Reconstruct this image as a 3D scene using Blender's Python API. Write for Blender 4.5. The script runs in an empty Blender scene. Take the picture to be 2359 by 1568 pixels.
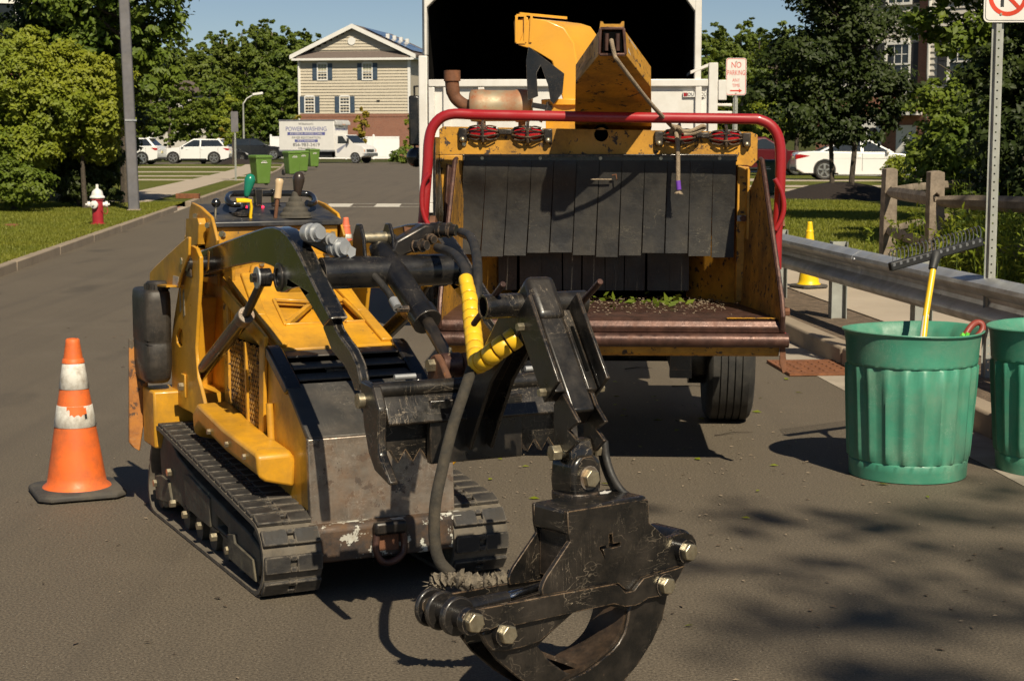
import bpy, bmesh, math, random
import numpy as np
from mathutils import Vector, Matrix
from mathutils.geometry import tessellate_polygon
random.seed(7); RNG = np.random.default_rng(7)
S = bpy.context.scene
COL = S.collection

# ------------------------------------------------------------------ camera
FPX = 3900.0; HCAM = 1.6; PITCH = math.atan(459 / FPX)      # focal length in photo pixels (photo seen 2359 wide)
cd = bpy.data.cameras.new('camera'); cam = bpy.data.objects.new('camera', cd); COL.objects.link(cam)
cd.sensor_width = 36; cd.lens = 36 * FPX / 2359; cd.clip_start = 0.1; cd.clip_end = 3000
cam.location = (0, 0, HCAM); cam.rotation_euler = (math.pi / 2 - PITCH, 0, 0)
cd.dof.use_dof = True; cd.dof.focus_distance = 6.6; cd.dof.aperture_fstop = 18
S.camera = cam
# ------------------------------------------------------------------ sky and sun (shadows fall to -x, +y)
SUNV = Vector((-0.34, 0.95, -1.0))
w = bpy.data.worlds.new('World'); S.world = w; w.use_nodes = True
wn = w.node_tree; sky = wn.nodes.new('ShaderNodeTexSky'); sky.sky_type = 'NISHITA'; sky.sun_disc = False
sky.sun_elevation = math.radians(44.7); sky.sun_rotation = math.radians(160.3)
sky.air_density = .7; sky.dust_density = .08; sky.ozone_density = .7; sky.altitude = 50
bg = wn.nodes['Background']; bg.inputs['Strength'].default_value = 0.052
wn.links.new(sky.outputs[0], bg.inputs[0])
sl = bpy.data.lights.new('sun', 'SUN'); sl.energy = 5.0; sl.angle = math.radians(0.53); sl.color = (1.0, 0.89, 0.69)
so = bpy.data.objects.new('sun', sl); COL.objects.link(so); so.rotation_euler = SUNV.to_track_quat('-Z', 'Y').to_euler(); so.location = (10, -28, 30)
S.view_settings.view_transform = 'Standard'; S.view_settings.look = 'None'
S.view_settings.exposure = 0.25; S.view_settings.gamma = 1.0

# ------------------------------------------------------------------ pixel -> place
CP = Vector((0, 0, HCAM)); _c, _s = math.cos(PITCH), math.sin(PITCH)
def ray(px, py):
    x = (px - 1179.5) / FPX; y = (784 - py) / FPX
    return Vector((x, _c + y * _s, -_s + y * _c))
def G(px, py, z=0.0):
    d = ray(px, py); return CP + d * ((z - HCAM) / d.z)
def PY(px, py, Y):
    d = ray(px, py); return CP + d * (Y / d.y)
class Fr:
    def __init__(s, ox, oy, deg):
        a = math.radians(deg); s.deg = deg; s.O = Vector((ox, oy, 0)); s.X = Vector((math.cos(a), math.sin(a), 0)); s.Y = Vector((-math.sin(a), math.cos(a), 0))
    def loc(s, p): q = p - s.O; return Vector((q.dot(s.X), q.dot(s.Y), q.z))
    def _h(s, px, py, n, k):
        d = ray(px, py); t = (k - (CP - s.O).dot(n)) / d.dot(n); return s.loc(CP + d * t)
    def x(s, px, py, k): q = s._h(px, py, s.X, k); return (q.y, q.z)
    def y(s, px, py, k): q = s._h(px, py, s.Y, k); return (q.x, q.z)
    def x3(s, px, py, k): return s._h(px, py, s.X, k)
    def y3(s, px, py, k): return s._h(px, py, s.Y, k)
    def w3(s, px, py, Y): return s.loc(PY(px, py, Y))

# ------------------------------------------------------------------ mesh builder
class MB:
    def __init__(s): s.v = []; s.f = []
    def add(s, v, f):
        o = len(s.v); s.v += [tuple(p) for p in v]; s.f += [tuple(i + o for i in q) for q in f]; return s
    def box(s, x0, x1, y0, y1, z0, z1):
        v = [(x0,y0,z0),(x1,y0,z0),(x1,y1,z0),(x0,y1,z0),(x0,y0,z1),(x1,y0,z1),(x1,y1,z1),(x0,y1,z1)]
        return s.add(v, [(0,3,2,1),(4,5,6,7),(0,1,5,4),(1,2,6,5),(2,3,7,6),(3,0,4,7)])
    def obb(s, c, ax, ay, az):
        c, ax, ay, az = map(Vector, (c, ax, ay, az))
        if ax.cross(ay).dot(az) < 0: ax = -ax
        v = [c + ax*i + ay*j + az*k for k in (-1,1) for i, j in ((-1,-1),(1,-1),(1,1),(-1,1))]
        return s.add(v, [(0,3,2,1),(4,5,6,7),(0,1,5,4),(1,2,6,5),(2,3,7,6),(3,0,4,7)])
    def bar(s, p0, p1, w, h, up=(0,0,1)):
        p0, p1 = Vector(p0), Vector(p1); d = p1 - p0; L = d.length; d.normalize(); up = Vector(up)
        sx = d.cross(up); sx = sx.normalized() if sx.length > 1e-6 else Vector((1,0,0)); u2 = sx.cross(d)
        return s.obb((p0+p1)/2, d*L/2, sx*w/2, u2*h/2)
    def prism(s, poly, axis, a, b, holes=()):
        def P(q, t): return (t,q[0],q[1]) if axis == 'x' else (q[0],t,q[1]) if axis == 'y' else (q[0],q[1],t)
        loops = [list(map(tuple, poly))] + [list(map(tuple, h)) for h in holes]
        n = sum(map(len, loops)); flat = [q for l in loops for q in l]
        v = [P(q, a) for q in flat] + [P(q, b) for q in flat]; f = []
        if holes or len(poly) > 4:
            for t in tessellate_polygon([[Vector((q[0], q[1], 0)) for q in l] for l in loops]):
                f.append(tuple(t)); f.append(tuple(i + n for i in reversed(t)))
        else:
            f += [tuple(range(n)), tuple(range(2*n-1, n-1, -1))]
        o = 0
        for l in loops:
            m = len(l)
            for i in range(m): j = (i+1) % m; f.append((o+i, o+j, o+j+n, o+i+n))
            o += m
        return s.add(v, f)
    def loft(s, rings, closed=True, caps=True):
        n = len(rings[0]); v = [p for r in rings for p in r]; f = []
        for i in range(len(rings)-1):
            for j in range(n if closed else n-1):
                k = (j+1) % n; f.append((i*n+j, i*n+k, (i+1)*n+k, (i+1)*n+j))
        if caps and closed: f += [tuple(range(n-1, -1, -1)), tuple(range((len(rings)-1)*n, len(rings)*n))]
        return s.add(v, f)
    def tube(s, pts, r, n=10, caps=True, flat=1.0):
        pts = [Vector(p) for p in pts]; m = len(pts); rr = r if isinstance(r, (list, tuple)) else [r]*m
        T = [(pts[min(i+1,m-1)] - pts[max(i-1,0)]).normalized() for i in range(m)]
        u = T[0].orthogonal().normalized(); rings = []
        for i in range(m):
            u = (u - T[i]*u.dot(T[i])); u = u.normalized() if u.length > 1e-6 else T[i].orthogonal().normalized()
            b = T[i].cross(u)
            rings.append([pts[i] + (u*math.cos(2*math.pi*k/n) + b*math.sin(2*math.pi*k/n)*flat)*rr[i] for k in range(n)])
        return s.loft(rings, True, caps)
    def cyl(s, p0, p1, r0, r1=None, n=18, caps=True):
        return s.tube([p0, p1], [r0, r0 if r1 is None else r1], n, caps)
    def pipe(s, p0, p1, ro, ri, n=20):
        p0, p1 = Vector(p0), Vector(p1); T = (p1-p0).normalized(); u = T.orthogonal().normalized(); b = T.cross(u)
        R = lambda p, r: [p + (u*math.cos(2*math.pi*k/n) + b*math.sin(2*math.pi*k/n))*r for k in range(n)]
        rs = [R(p0,ri),R(p0,ro),R(p1,ro),R(p1,ri)]; rs.append(rs[0]); return s.loft(rs, True, False)
    def lathe(s, prof, n=24, c=(0,0,0)):
        rings = [[(c[0]+r*math.cos(2*math.pi*k/n), c[1]+r*math.sin(2*math.pi*k/n), c[2]+z) for k in range(n)] for r, z in prof]
        return s.loft(rings, True, True)
    def sphere(s, c, r, n=12, sz=1.0):
        return s.lathe([(r*math.sin(max(.03,min(math.pi-.03,math.pi*i/n))), -r*sz*math.cos(math.pi*i/n)) for i in range(n+1)], n*2, c)
    def hexb(s, p, d, r, h):
        p, d = Vector(p), Vector(d).normalized(); return s.cyl(p, p + d*h, r, r*.97, 6)
    def xf(s, M):
        s.v = [tuple(M @ Vector(p)) for p in s.v]; return s

def catmull(pts, k=6):
    P = [Vector(p) for p in pts]; P = [P[0]*2-P[1]] + P + [P[-1]*2-P[-2]]; out = []
    for i in range(1, len(P)-2):
        a, b, c, d = P[i-1:i+3]
        for j in range(k):
            t = j/k; out.append(.5*((2*b)+(c-a)*t+(2*a-5*b+4*c-d)*t*t+(3*b-a-3*c+d)*t**3))
    return out + [P[-2]]
def circ(cx, cy, r, n=16, a0=0): return [(cx+r*math.cos(a0+2*math.pi*i/n), cy+r*math.sin(a0+2*math.pi*i/n)) for i in range(n)]
def arc(cx, cy, r, a0, a1, n=6): return [(cx+r*math.cos(math.radians(a0+(a1-a0)*i/n)), cy+r*math.sin(math.radians(a0+(a1-a0)*i/n))) for i in range(n+1)]

def mesh_of(mb, name, mats, angle=38, fix=True):
    me = bpy.data.meshes.new(name); me.from_pydata(mb.v, [], mb.f)
    if fix:
        b = bmesh.new(); b.from_mesh(me); bmesh.ops.recalc_face_normals(b, faces=b.faces); b.to_mesh(me); b.free()
    for m in (mats if isinstance(mats, (list, tuple)) else [mats]): me.materials.append(m)
    me.polygons.foreach_set('use_smooth', [True]*len(me.polygons)); me.set_sharp_from_angle(angle=math.radians(angle))
    return me
def obj(name, mb, mat, parent=None, bevel=0.0, angle=38, loc=None, rot=None, seg=2):
    me = mb if isinstance(mb, bpy.types.Mesh) else mesh_of(mb, name, mat, angle)
    o = bpy.data.objects.new(name, me); COL.objects.link(o)
    if parent: o.parent = parent
    if loc: o.location = loc
    if rot: o.rotation_euler = rot
    if bevel:
        m = o.modifiers.new('bevel', 'BEVEL'); m.width = bevel; m.segments = seg; m.limit_method = 'ANGLE'; m.angle_limit = math.radians(40)
    return o
def tag(o, label, cat, group=None):
    o['label'] = label; o['category'] = cat
    if group: o['group'] = group
    return o
def thing(name, label, cat, loc=(0,0,0), rotz=0.0, group=None):
    o = bpy.data.objects.new(name, None); COL.objects.link(o); o.location = loc; o.rotation_euler = (0,0,rotz); o.empty_display_size = .2
    return tag(o, label, cat, group)
def struct(name, mb, mat, parent=None, **k):
    o = obj(name, mb, mat, parent, **k)
    if not parent: o['kind'] = 'structure'
    return o
def copy_tree(o, parent=None):
    c = o.copy(); COL.objects.link(c); c.parent = parent
    for ch in o.children: copy_tree(ch, c)
    return c
def text(name, s, size, mat, parent, loc, rot, depth=.002, align='CENTER', sx=1.0):
    cu = bpy.data.curves.new(name, 'FONT'); cu.body = s; cu.size = size; cu.extrude = depth; cu.align_x = align; cu.align_y = 'CENTER'; cu.resolution_u = 3
    t = bpy.data.objects.new(name + '_tmp', cu); COL.objects.link(t)
    dg = bpy.context.evaluated_depsgraph_get(); dg.update()
    me = bpy.data.meshes.new_from_object(t.evaluated_get(dg)); me.materials.clear(); me.materials.append(mat); me.name = name
    bpy.data.objects.remove(t); bpy.data.curves.remove(cu)
    o = bpy.data.objects.new(name, me); COL.objects.link(o); o.parent = parent; o.location = loc; o.rotation_euler = rot; o.scale = (sx, 1, 1)
    return o

# ------------------------------------------------------------------ materials
class NT:
    def __init__(s, name):
        s.m = bpy.data.materials.new(name); s.m.use_nodes = True; s.t = s.m.node_tree
        s.b = s.t.nodes['Principled BSDF']; s.out = s.t.nodes['Material Output']; s.tc = None
    def n(s, typ, **k):
        nd = s.t.nodes.new('ShaderNode' + typ)
        for a, b in k.items():
            if a.startswith('_'): setattr(nd, a[1:], b)
            else:
                key = int(a[1:]) if a[0] == 'i' and a[1:].isdigit() else a.replace('__', ' ')
                s.set(nd.inputs[key], b)
        return nd
    def set(s, inp, v):
        if isinstance(v, bpy.types.NodeSocket): s.t.links.new(v, inp)
        elif isinstance(v, (tuple, list)) and len(v) == 3 and inp.type == 'RGBA': inp.default_value = (*v, 1)
        else: inp.default_value = v
    def co(s):
        if not s.tc: s.tc = s.t.nodes.new('ShaderNodeTexCoord')
        return s.tc.outputs['Object']
    def noise(s, scale, detail=4, rough=.6, vec=None, dist=0):
        return s.n('TexNoise', Vector=vec or s.co(), Scale=scale, Detail=detail, Roughness=rough, Distortion=dist).outputs[0]
    def rng(s, v, a, b, c=0., d=1.):
        return s.n('MapRange', Value=v, i1=a, i2=b, i3=c, i4=d).outputs[0]
    def math(s, op, a, b=0.): return s.n('Math', _operation=op, i0=a, i1=b).outputs[0]
    def mix(s, f, a, b, blend='MIX'):
        nd = s.t.nodes.new('ShaderNodeMix'); nd.data_type = 'RGBA'; nd.blend_type = blend
        s.set(nd.inputs[0], f); s.set(nd.inputs[6], a); s.set(nd.inputs[7], b); return nd.outputs[2]
    def stretch(s, sc, rot=(0,0,0)):
        return s.n('Mapping', Vector=s.co(), Scale=sc, Rotation=rot).outputs[0]
    def bump(s, h, strength, dist=.01):
        nd = s.n('Bump', Height=h, Strength=strength, Distance=dist); s.set(s.b.inputs['Normal'], nd.outputs[0])
def surf(name, col, rough=.5, metal=0., var=.2, vs=3., dirt=None, scratch=None, edge=None, bump=None, coat=0., spec=.5, rvar=.15, patch=None):
    t = NT(name); c = t.mix(t.rng(t.noise(vs, 5), .3, .7), tuple(x*(1-var) for x in col), tuple(min(1, x*(1+var)) for x in col)); r = t.rng(t.noise(vs*2.3, 5), .25, .75, max(.03, rough-rvar), min(1, rough+rvar)); met = metal
    if patch:   # (colour, amount 0..1, scale): flaked areas with sharp borders
        pc, pa, ps = patch; f = t.rng(t.noise(ps, 8, .68), .72-pa*.4, .735-pa*.4); c = t.mix(f, c, pc); r = t.math('ADD', r, t.math('MULTIPLY', f, .18)); met = t.math('MULTIPLY', t.math('SUBTRACT', 1., f), metal) if metal else metal
    if dirt:    # (colour, amount, scale): soft grime
        dc, da, ds = dirt; f = t.math('MULTIPLY', t.rng(t.noise(ds, 7, .7), .42, .72), da); c = t.mix(f, c, dc); r = t.math('ADD', r, t.math('MULTIPLY', f, .3))
    if scratch: # (colour, amount, scale)
        sc, sa, ss = scratch
        for rot, st in (((.5,.9,.3),(1,9,2)), ((.2,-.6,1.2),(8,1,1.5)), ((1.1,.2,-.5),(1.5,1,7))):
            n1 = t.math('ABSOLUTE', t.math('SUBTRACT', t.noise(ss, 3, .55, t.stretch(st, rot)), .5))
            f = t.math('MULTIPLY', t.rng(n1, .0, .007, 1., 0.), t.math('MULTIPLY', t.rng(t.noise(ss*.6+rot[0], 3), .52, .66), sa)); c = t.mix(f, c, sc)
    if edge:    # (colour, amount, radius)
        ec, ea, er = edge
        bv = t.n('Bevel', _samples=4, Radius=er); ge = t.n('NewGeometry')
        d = t.n('VectorMath', _operation='DOT_PRODUCT', i0=bv.outputs[0], i1=ge.outputs['Normal']).outputs['Value']
        f = t.math('MULTIPLY', t.rng(d, .985, .9), t.math('MULTIPLY', t.rng(t.noise(28, 5, .7), .42, .56), ea)); c = t.mix(f, c, ec)
    t.set(t.b.inputs['Base Color'], c); t.set(t.b.inputs['Roughness'], r); t.set(t.b.inputs['Metallic'], met)
    t.b.inputs['Specular IOR Level'].default_value = spec
    if coat: t.b.inputs['Coat Weight'].default_value = coat; t.b.inputs['Coat Roughness'].default_value = .12
    if bump: t.bump(t.noise(bump[1], 6, .65), bump[0], bump[2] if len(bump) > 2 else .01)
    return t.m
RUST = (.13, .05, .02); DUST = (.22, .17, .11)
M = {}
M['yellow'] = surf('yellow_paint', (.64,.31,.018), .38, var=.14, dirt=((.13,.08,.025),.72,3.6), patch=((.09,.06,.04),.11,17), scratch=((.22,.14,.07),.5,9), edge=((.12,.07,.04),.8,.006), coat=.15, bump=(.08,14))
M['yellow_worn'] = surf('worn_yellow_paint', (.6,.29,.025), .5, var=.14, dirt=((.07,.035,.015),.75,6), scratch=((.12,.07,.04),.7,8), patch=((.05,.035,.028),.34,21), edge=((.08,.045,.03),.9,.008), bump=(.2,18))
M['yellow_grimy'] = surf('grimy_scraped_yellow', (.5,.24,.02), .55, var=.25, vs=4, dirt=((.03,.018,.01),.95,3.2), scratch=((.09,.055,.03),.9,6), patch=((.04,.028,.022),.34,24), edge=((.08,.045,.03),.9,.008), bump=(.2,18))
M['yellow_clean'] = surf('chute_yellow_paint', (.74,.36,.03), .33, var=.06, dirt=((.3,.16,.05),.25,4), coat=.25)
M['black'] = surf('black_paint', (.007,.007,.008), .28, var=.3, dirt=((.05,.04,.028),.35,6), scratch=((.25,.2,.15),.4,9), edge=((.34,.27,.2),.6,.004), coat=.3, bump=(.1,20))
M['black_worn'] = surf('worn_black_steel', (.008,.0075,.007), .33, var=.3, dirt=((.07,.052,.035),.42,7), scratch=((.36,.29,.21),.75,7), edge=((.4,.26,.15),.7,.0045), patch=((.12,.065,.035),.08,14), coat=.2, bump=(.12,24))
M['black_arm'] = surf('chipped_black_arm_paint', (.006,.0065,.007), .2, var=.3, dirt=((.035,.03,.02),.3,6), scratch=((.25,.2,.15),.4,8), edge=((.5,.42,.33),.95,.011), coat=.5, bump=(.06,20))
M['steel'] = surf('worn_bare_steel', (.22,.185,.15), .36, .55, var=.45, vs=9, dirt=((.17,.095,.05),.75,10), scratch=((.5,.44,.38),.9,10), patch=((.06,.047,.038),.34,16), edge=((.6,.55,.5),.7,.006), bump=(.1,40))
M['burnt'] = surf('scuffed_dark_plate', (.018,.016,.015), .36, .2, var=.4, dirt=((.09,.065,.045),.6,7), scratch=((.28,.23,.18),.7,9), edge=((.3,.2,.13),.8,.006), bump=(.1,30))
M['slat'] = surf('dusty_black_slat', (.05,.047,.043), .4, .1, var=.3, dirt=((.11,.09,.07),.5,8), scratch=((.25,.22,.18),.6,9), edge=((.25,.2,.15),.7,.005))
M['rust'] = surf('rusty_steel', (.16,.065,.03), .75, var=.45, vs=10, dirt=((.05,.03,.02),.7,8), patch=((.32,.13,.04),.25,8), bump=(.3,30))
M['rust_edge'] = surf('rust_brown_bar', (.075,.04,.032), .36, .45, var=.45, vs=12, dirt=((.18,.08,.05),.5,14), scratch=((.4,.3,.25),.5,9), bump=(.12,40))
M['bumper'] = surf('flaked_white_bumper', (.05,.04,.035), .55, .2, var=.4, vs=10, dirt=((.16,.08,.03),.8,9), patch=((.5,.5,.44),.42,13), edge=((.3,.2,.13),.8,.006), bump=(.2,30))
M['belt'] = surf('dusty_belt_rubber', (.10,.085,.065), .85, var=.35, vs=12, dirt=((.2,.165,.12),.6,14), bump=(.3,50))
M['rubber'] = surf('track_rubber', (.022,.02,.019), .68, var=.3, vs=8, dirt=((.09,.075,.055),.5,9), edge=((.24,.2,.15),.75,.008), bump=(.25,50))
M['track_metal'] = surf('muddy_track_frame', (.05,.045,.035), .7, .2, var=.4, vs=7, dirt=((.2,.17,.11),.8,8), scratch=((.3,.26,.2),.5,9), patch=((.17,.16,.11),.25,9), bump=(.3,30))
M['bolt'] = surf('zinc_bolt', (.5,.44,.31), .35, .85, var=.25, vs=25, dirt=((.16,.09,.04),.5,40))
M['chrome'] = surf('chromed_rod', (.6,.6,.62), .1, 1, var=.08)
M['tank'] = surf('black_plastic_tank', (.016,.015,.014), .45, var=.3, dirt=((.1,.078,.058),.6,5), scratch=((.16,.13,.1),.5,7), bump=(.15,18))
M['hose'] = surf('dusty_hose_sleeve', (.03,.026,.02), .9, var=.3, vs=20, dirt=((.1,.08,.055),.6,14), bump=(.35,90))
M['hoseb'] = surf('black_rubber_hose', (.017,.016,.015), .55, var=.3, vs=10, dirt=((.08,.065,.05),.5,12), bump=(.15,60))
M['fray'] = surf('frayed_hose_sleeve', (.12,.1,.075), .95, var=.5, vs=40, dirt=((.32,.27,.2),.8,30), bump=(.6,80))
M['wrap'] = surf('yellow_plastic_wrap', (.85,.5,.02), .35, var=.08, dirt=((.4,.22,.04),.35,14))
M['rubmat'] = surf('grey_rubber_curtain', (.016,.015,.014), .5, var=.35, vs=4, dirt=((.05,.042,.03),.6,5), scratch=((.15,.13,.09),.7,8), bump=(.2,24))
M['red'] = surf('red_bar_paint', (.36,.016,.02), .33, var=.12, dirt=((.12,.02,.02),.35,6), scratch=((.45,.2,.18),.4,10), patch=((.1,.04,.04),.06,18), coat=.25)
M['red_lens'] = surf('red_lamp_lens', (.4,.006,.01), .15, var=.2, vs=20, coat=.5)
M['white_truck'] = surf('white_truck_paint', (.72,.7,.66), .38, var=.05, dirt=((.4,.33,.25),.35,4), patch=((.2,.08,.04),.02,14), edge=((.26,.12,.06),.75,.01), coat=.1)
M['box_in'] = surf('near_black_box_inside', (.008,.007,.006), .9, var=.4, dirt=((.016,.011,.008),.5,5), spec=.1)  # near-black base colour keeps the inside of the box dark
M['muffler'] = surf('heat_stained_muffler', (.36,.3,.2), .5, .35, var=.2, vs=4, dirt=((.4,.13,.05),1.0,7), patch=((.2,.07,.03),.22,8))
M['tyre'] = surf('tyre_rubber', (.024,.023,.022), .75, var=.25, vs=12, dirt=((.09,.08,.065),.5,8), bump=(.2,60))
M['rope'] = surf('beige_rope', (.36,.28,.19), .9, var=.3, vs=60, dirt=((.14,.1,.07),.6,30), bump=(.8,140))
M['purple'] = surf('purple_tape', (.16,.05,.38), .5)
M['green_plastic'] = surf('green_plastic_can', (.055,.245,.16), .42, var=.18, vs=4, dirt=((.16,.25,.17),.65,5), scratch=((.22,.36,.27),.9,9), patch=((.09,.075,.03),.03,12), bump=(.12,14))
M['orange'] = surf('orange_cone_plastic', (.8,.15,.025), .5, var=.12, vs=5, dirt=((.3,.09,.035),.8,7), patch=((.2,.07,.03),.06,22), scratch=((.22,.06,.025),.7,9), bump=(.08,20))
M['band'] = surf('dirty_white_band', (.7,.67,.6), .5, var=.08, dirt=((.25,.19,.13),.75,22), patch=((.16,.12,.08),.1,26))
M['conebase'] = surf('black_cone_base', (.05,.045,.04), .75, var=.3, dirt=((.13,.11,.08),.6,9), bump=(.2,30))
M['conebrown'] = surf('cone_hole', (.02,.02,.02), .8)
M['yellow_cone'] = surf('yellow_cone_plastic', (.85,.55,.01), .4, var=.08)
M['galv'] = surf('galvanised_steel', (.42,.43,.44), .38, .5, var=.18, vs=5, dirt=((.2,.18,.15),.5,6), scratch=((.5,.5,.5),.3,6))
M['galv_post'] = surf('dull_galvanised_post', (.36,.37,.34), .55, .35, var=.15, vs=6, dirt=((.22,.2,.16),.5,7))
M['pole'] = surf('weathered_grey_pole', (.13,.125,.135), .7, var=.2, vs=4, dirt=((.2,.18,.16),.5,5), bump=(.15,25))
M['wood'] = surf('weathered_fence_wood', (.25,.2,.15), .85, var=.3, vs=6, dirt=((.1,.075,.05),.7,9), scratch=((.1,.075,.05),.9,9), bump=(.5,40))
M['sign_white'] = surf('white_sign_sheet', (.72,.7,.66), .4, var=.04, dirt=((.5,.45,.38),.3,9))
M['sign_red'] = surf('red_sign_ink', (.6,.05,.03), .45, var=.1, patch=((.65,.6,.55),.12,40))
M['sign_red2'] = surf('bright_red_sign_ink', (.62,.05,.015), .4)
M['sign_black'] = surf('black_sign_ink', (.02,.02,.022), .45)
M['hyd_red'] = surf('hydrant_red', (.36,.02,.03), .42, var=.2, vs=9, dirt=((.2,.02,.02),.4,8))
M['white'] = surf('white_gloss_paint', (.75,.73,.69), .42, var=.05, dirt=((.5,.45,.38),.3,10))
M['white_car'] = surf('white_car_paint', (.78,.77,.75), .22, var=.02, coat=.6, rvar=.03)
M['black_car'] = surf('black_car_paint', (.012,.013,.016), .18, var=.05, coat=.8, rvar=.03)
M['red_car'] = surf('dark_red_car_paint', (.09,.008,.012), .2, var=.05, coat=.7, rvar=.03)
M['glass'] = surf('dark_window_glass', (.02,.025,.03), .06, var=.2, spec=.8, rvar=.02)
M['trim'] = surf('black_trim', (.018,.018,.018), .55)
M['rim'] = surf('alloy_rim', (.5,.5,.5), .28, .85)
M['lamp_red'] = surf('tail_lamp_lens', (.35,.01,.012), .15)
M['lamp_orange'] = surf('amber_lamp_lens', (.7,.2,.02), .2)
M['lamp_white'] = surf('head_lamp_lens', (.7,.7,.7), .1)
M['plate_y'] = surf('number_plate', (.7,.6,.3), .5)
M['bin_green'] = surf('green_bin_plastic', (.10,.19,.028), .5, var=.08, dirt=((.12,.18,.05),.3,6))
M['bin_dark'] = surf('dark_green_bin_plastic', (.02,.06,.035), .5, var=.08)
M['siding'] = None
M['trimw'] = surf('white_house_trim', (.72,.7,.66), .55, var=.04)
M['shutter'] = surf('blue_shutter', (.04,.065,.1), .6, var=.1)
M['shutter_dark'] = surf('black_shutter', (.025,.025,.03), .6, var=.1)
M['roof'] = surf('grey_brown_shingles', (.13,.1,.085), .9, var=.3, vs=12, bump=(.6,10,.02))
M['solar'] = surf('solar_panel', (.012,.018,.05), .15, var=.2, coat=.6)
M['blind'] = surf('window_blind', (.3,.3,.2), .6)
M['pvc'] = surf('white_vinyl_fence', (.82,.82,.8), .45, var=.03)
M['mulch'] = surf('dark_mulch', (.022,.014,.01), .95, var=.5, vs=30, bump=(1,40,.03))
M['dirt'] = surf('verge_dirt', (.17,.12,.08), .95, var=.4, vs=8, dirt=((.06,.045,.03),.8,14), patch=((.3,.24,.17),.15,45), bump=(1,60,.02))
M['concrete'] = surf('pavement_concrete', (.42,.35,.27), .85, var=.12, vs=1.5, dirt=((.25,.2,.15),.45,3), bump=(.2,60))
M['gutter'] = surf('gutter_concrete', (.35,.3,.24), .85, var=.15, vs=2, dirt=((.16,.13,.1),.6,3), bump=(.25,60))
M['kerb'] = surf('kerb_concrete', (.3,.24,.175), .85, var=.15, vs=2, dirt=((.13,.1,.075),.5,4), bump=(.25,60))
M['tactile'] = surf('pink_tactile_pad', (.42,.18,.14), .8, var=.15, vs=6)
M['road_paint'] = surf('white_road_paint', (.6,.56,.48), .7, var=.12, vs=3, dirt=((.2,.17,.14),.4,9))
M['drain'] = surf('rusty_drain_grate', (.2,.075,.03), .8, var=.3, vs=14, dirt=((.09,.04,.02),.6,12))
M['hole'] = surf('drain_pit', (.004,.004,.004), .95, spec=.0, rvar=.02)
M['bark'] = surf('tree_bark', (.07,.055,.04), .9, var=.4, vs=14, bump=(.8,30,.02))
M['bark_pale'] = surf('pale_tree_bark', (.2,.17,.13), .9, var=.3, vs=8)
M['rake_pole'] = surf('yellow_rake_pole', (.8,.5,.02), .35, var=.05)
M['rake_label'] = surf('white_pole_label', (.72,.7,.62), .4, var=.1, scratch=((.05,.05,.05),.8,60))
M['wire'] = surf('spring_wire', (.35,.35,.35), .3, .8)
M['tool_red'] = surf('brick_red_handle', (.25,.04,.025), .5, var=.15, dirt=((.1,.04,.03),.5,12))
M['tape'] = surf('lime_green_tape', (.15,.65,.06), .4, var=.15, vs=30)
M['knob_green'] = surf('green_knob', (.012,.19,.12), .25)
M['knob_tan'] = surf('tan_knob', (.6,.44,.26), .4)
M['knob_brown'] = surf('dark_brown_knob', (.035,.025,.02), .35)
M['knob_black'] = surf('black_knob', (.012,.012,.012), .15, coat=.5)
M['panel'] = surf('scuffed_blue_black_panel', (.018,.02,.026), .4, var=.3, dirt=((.15,.13,.1),.5,9), patch=((.42,.34,.2),.06,26))
M['bright_yellow'] = surf('bright_yellow_lever', (.85,.52,.01), .35, var=.05)
M['text_blue'] = surf('blue_lettering', (.1,.11,.32), .5)
M['text_grey'] = surf('dark_lettering', (.07,.07,.08), .5)
M['sticker'] = surf('faded_sticker', (.5,.45,.38), .5, var=.2, patch=((.3,.1,.05),.3,30))
M['petal'] = surf('purple_flowers', (.09,.015,.05), .8, var=.4, vs=20)
def led():
    t = NT('red_indicator_light'); t.b.inputs['Base Color'].default_value = (.5,.01,.02,1); t.b.inputs['Emission Color'].default_value = (1,.02,.06,1); t.b.inputs['Emission Strength'].default_value = 3; return t.m
M['led'] = led()
def asphalt():
    t = NT('asphalt'); big = t.noise(.35, 6, .6); mid = t.noise(4, 6, .65); fine = t.noise(105, 4, .8)
    c = t.mix(t.rng(big, .3, .7), (.101,.081,.058), (.134,.107,.076)); c = t.mix(t.math('MULTIPLY', t.rng(mid, .35, .75), .35), c, (.078,.064,.05))
    c = t.mix(t.rng(fine, .34, .66), t.mix(.72, c, (.012,.010,.009)), t.mix(.34, c, (.34,.28,.2)))
    vo = t.n('TexVoronoi', Vector=t.co(), Scale=95.); c = t.mix(t.math('MULTIPLY', t.rng(vo.outputs['Distance'], .16, .07), t.rng(t.noise(47, 2), .54, .6)), c, (.52,.47,.38))
    st = t.rng(t.noise(1.1, 4, .5, t.stretch((1, .45, 1), (0, 0, .9))), .62, .72); c = t.mix(t.math('MULTIPLY', st, .5), c, (.04,.034,.028)); tyre_ = t.rng(t.noise(1.6, 3, .5, t.stretch((2.2, .06, 1), (0, 0, .09))), .5, .68); c = t.mix(t.math('MULTIPLY', tyre_, .3), c, (.06,.05,.04)); pale = t.rng(t.noise(.9, 5, .6), .55, .75); c = t.mix(t.math('MULTIPLY', pale, .3), c, (.17,.14,.105))
    t.set(t.b.inputs['Base Color'], c); t.set(t.b.inputs['Roughness'], t.rng(fine, .3, .7, .62, .9)); t.b.inputs['Specular IOR Level'].default_value = .35
    t.bump(t.math('ADD', t.math('MULTIPLY', fine, .7), t.noise(60, 4)), .38, .005); return t.m
M['asphalt'] = asphalt()
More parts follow.
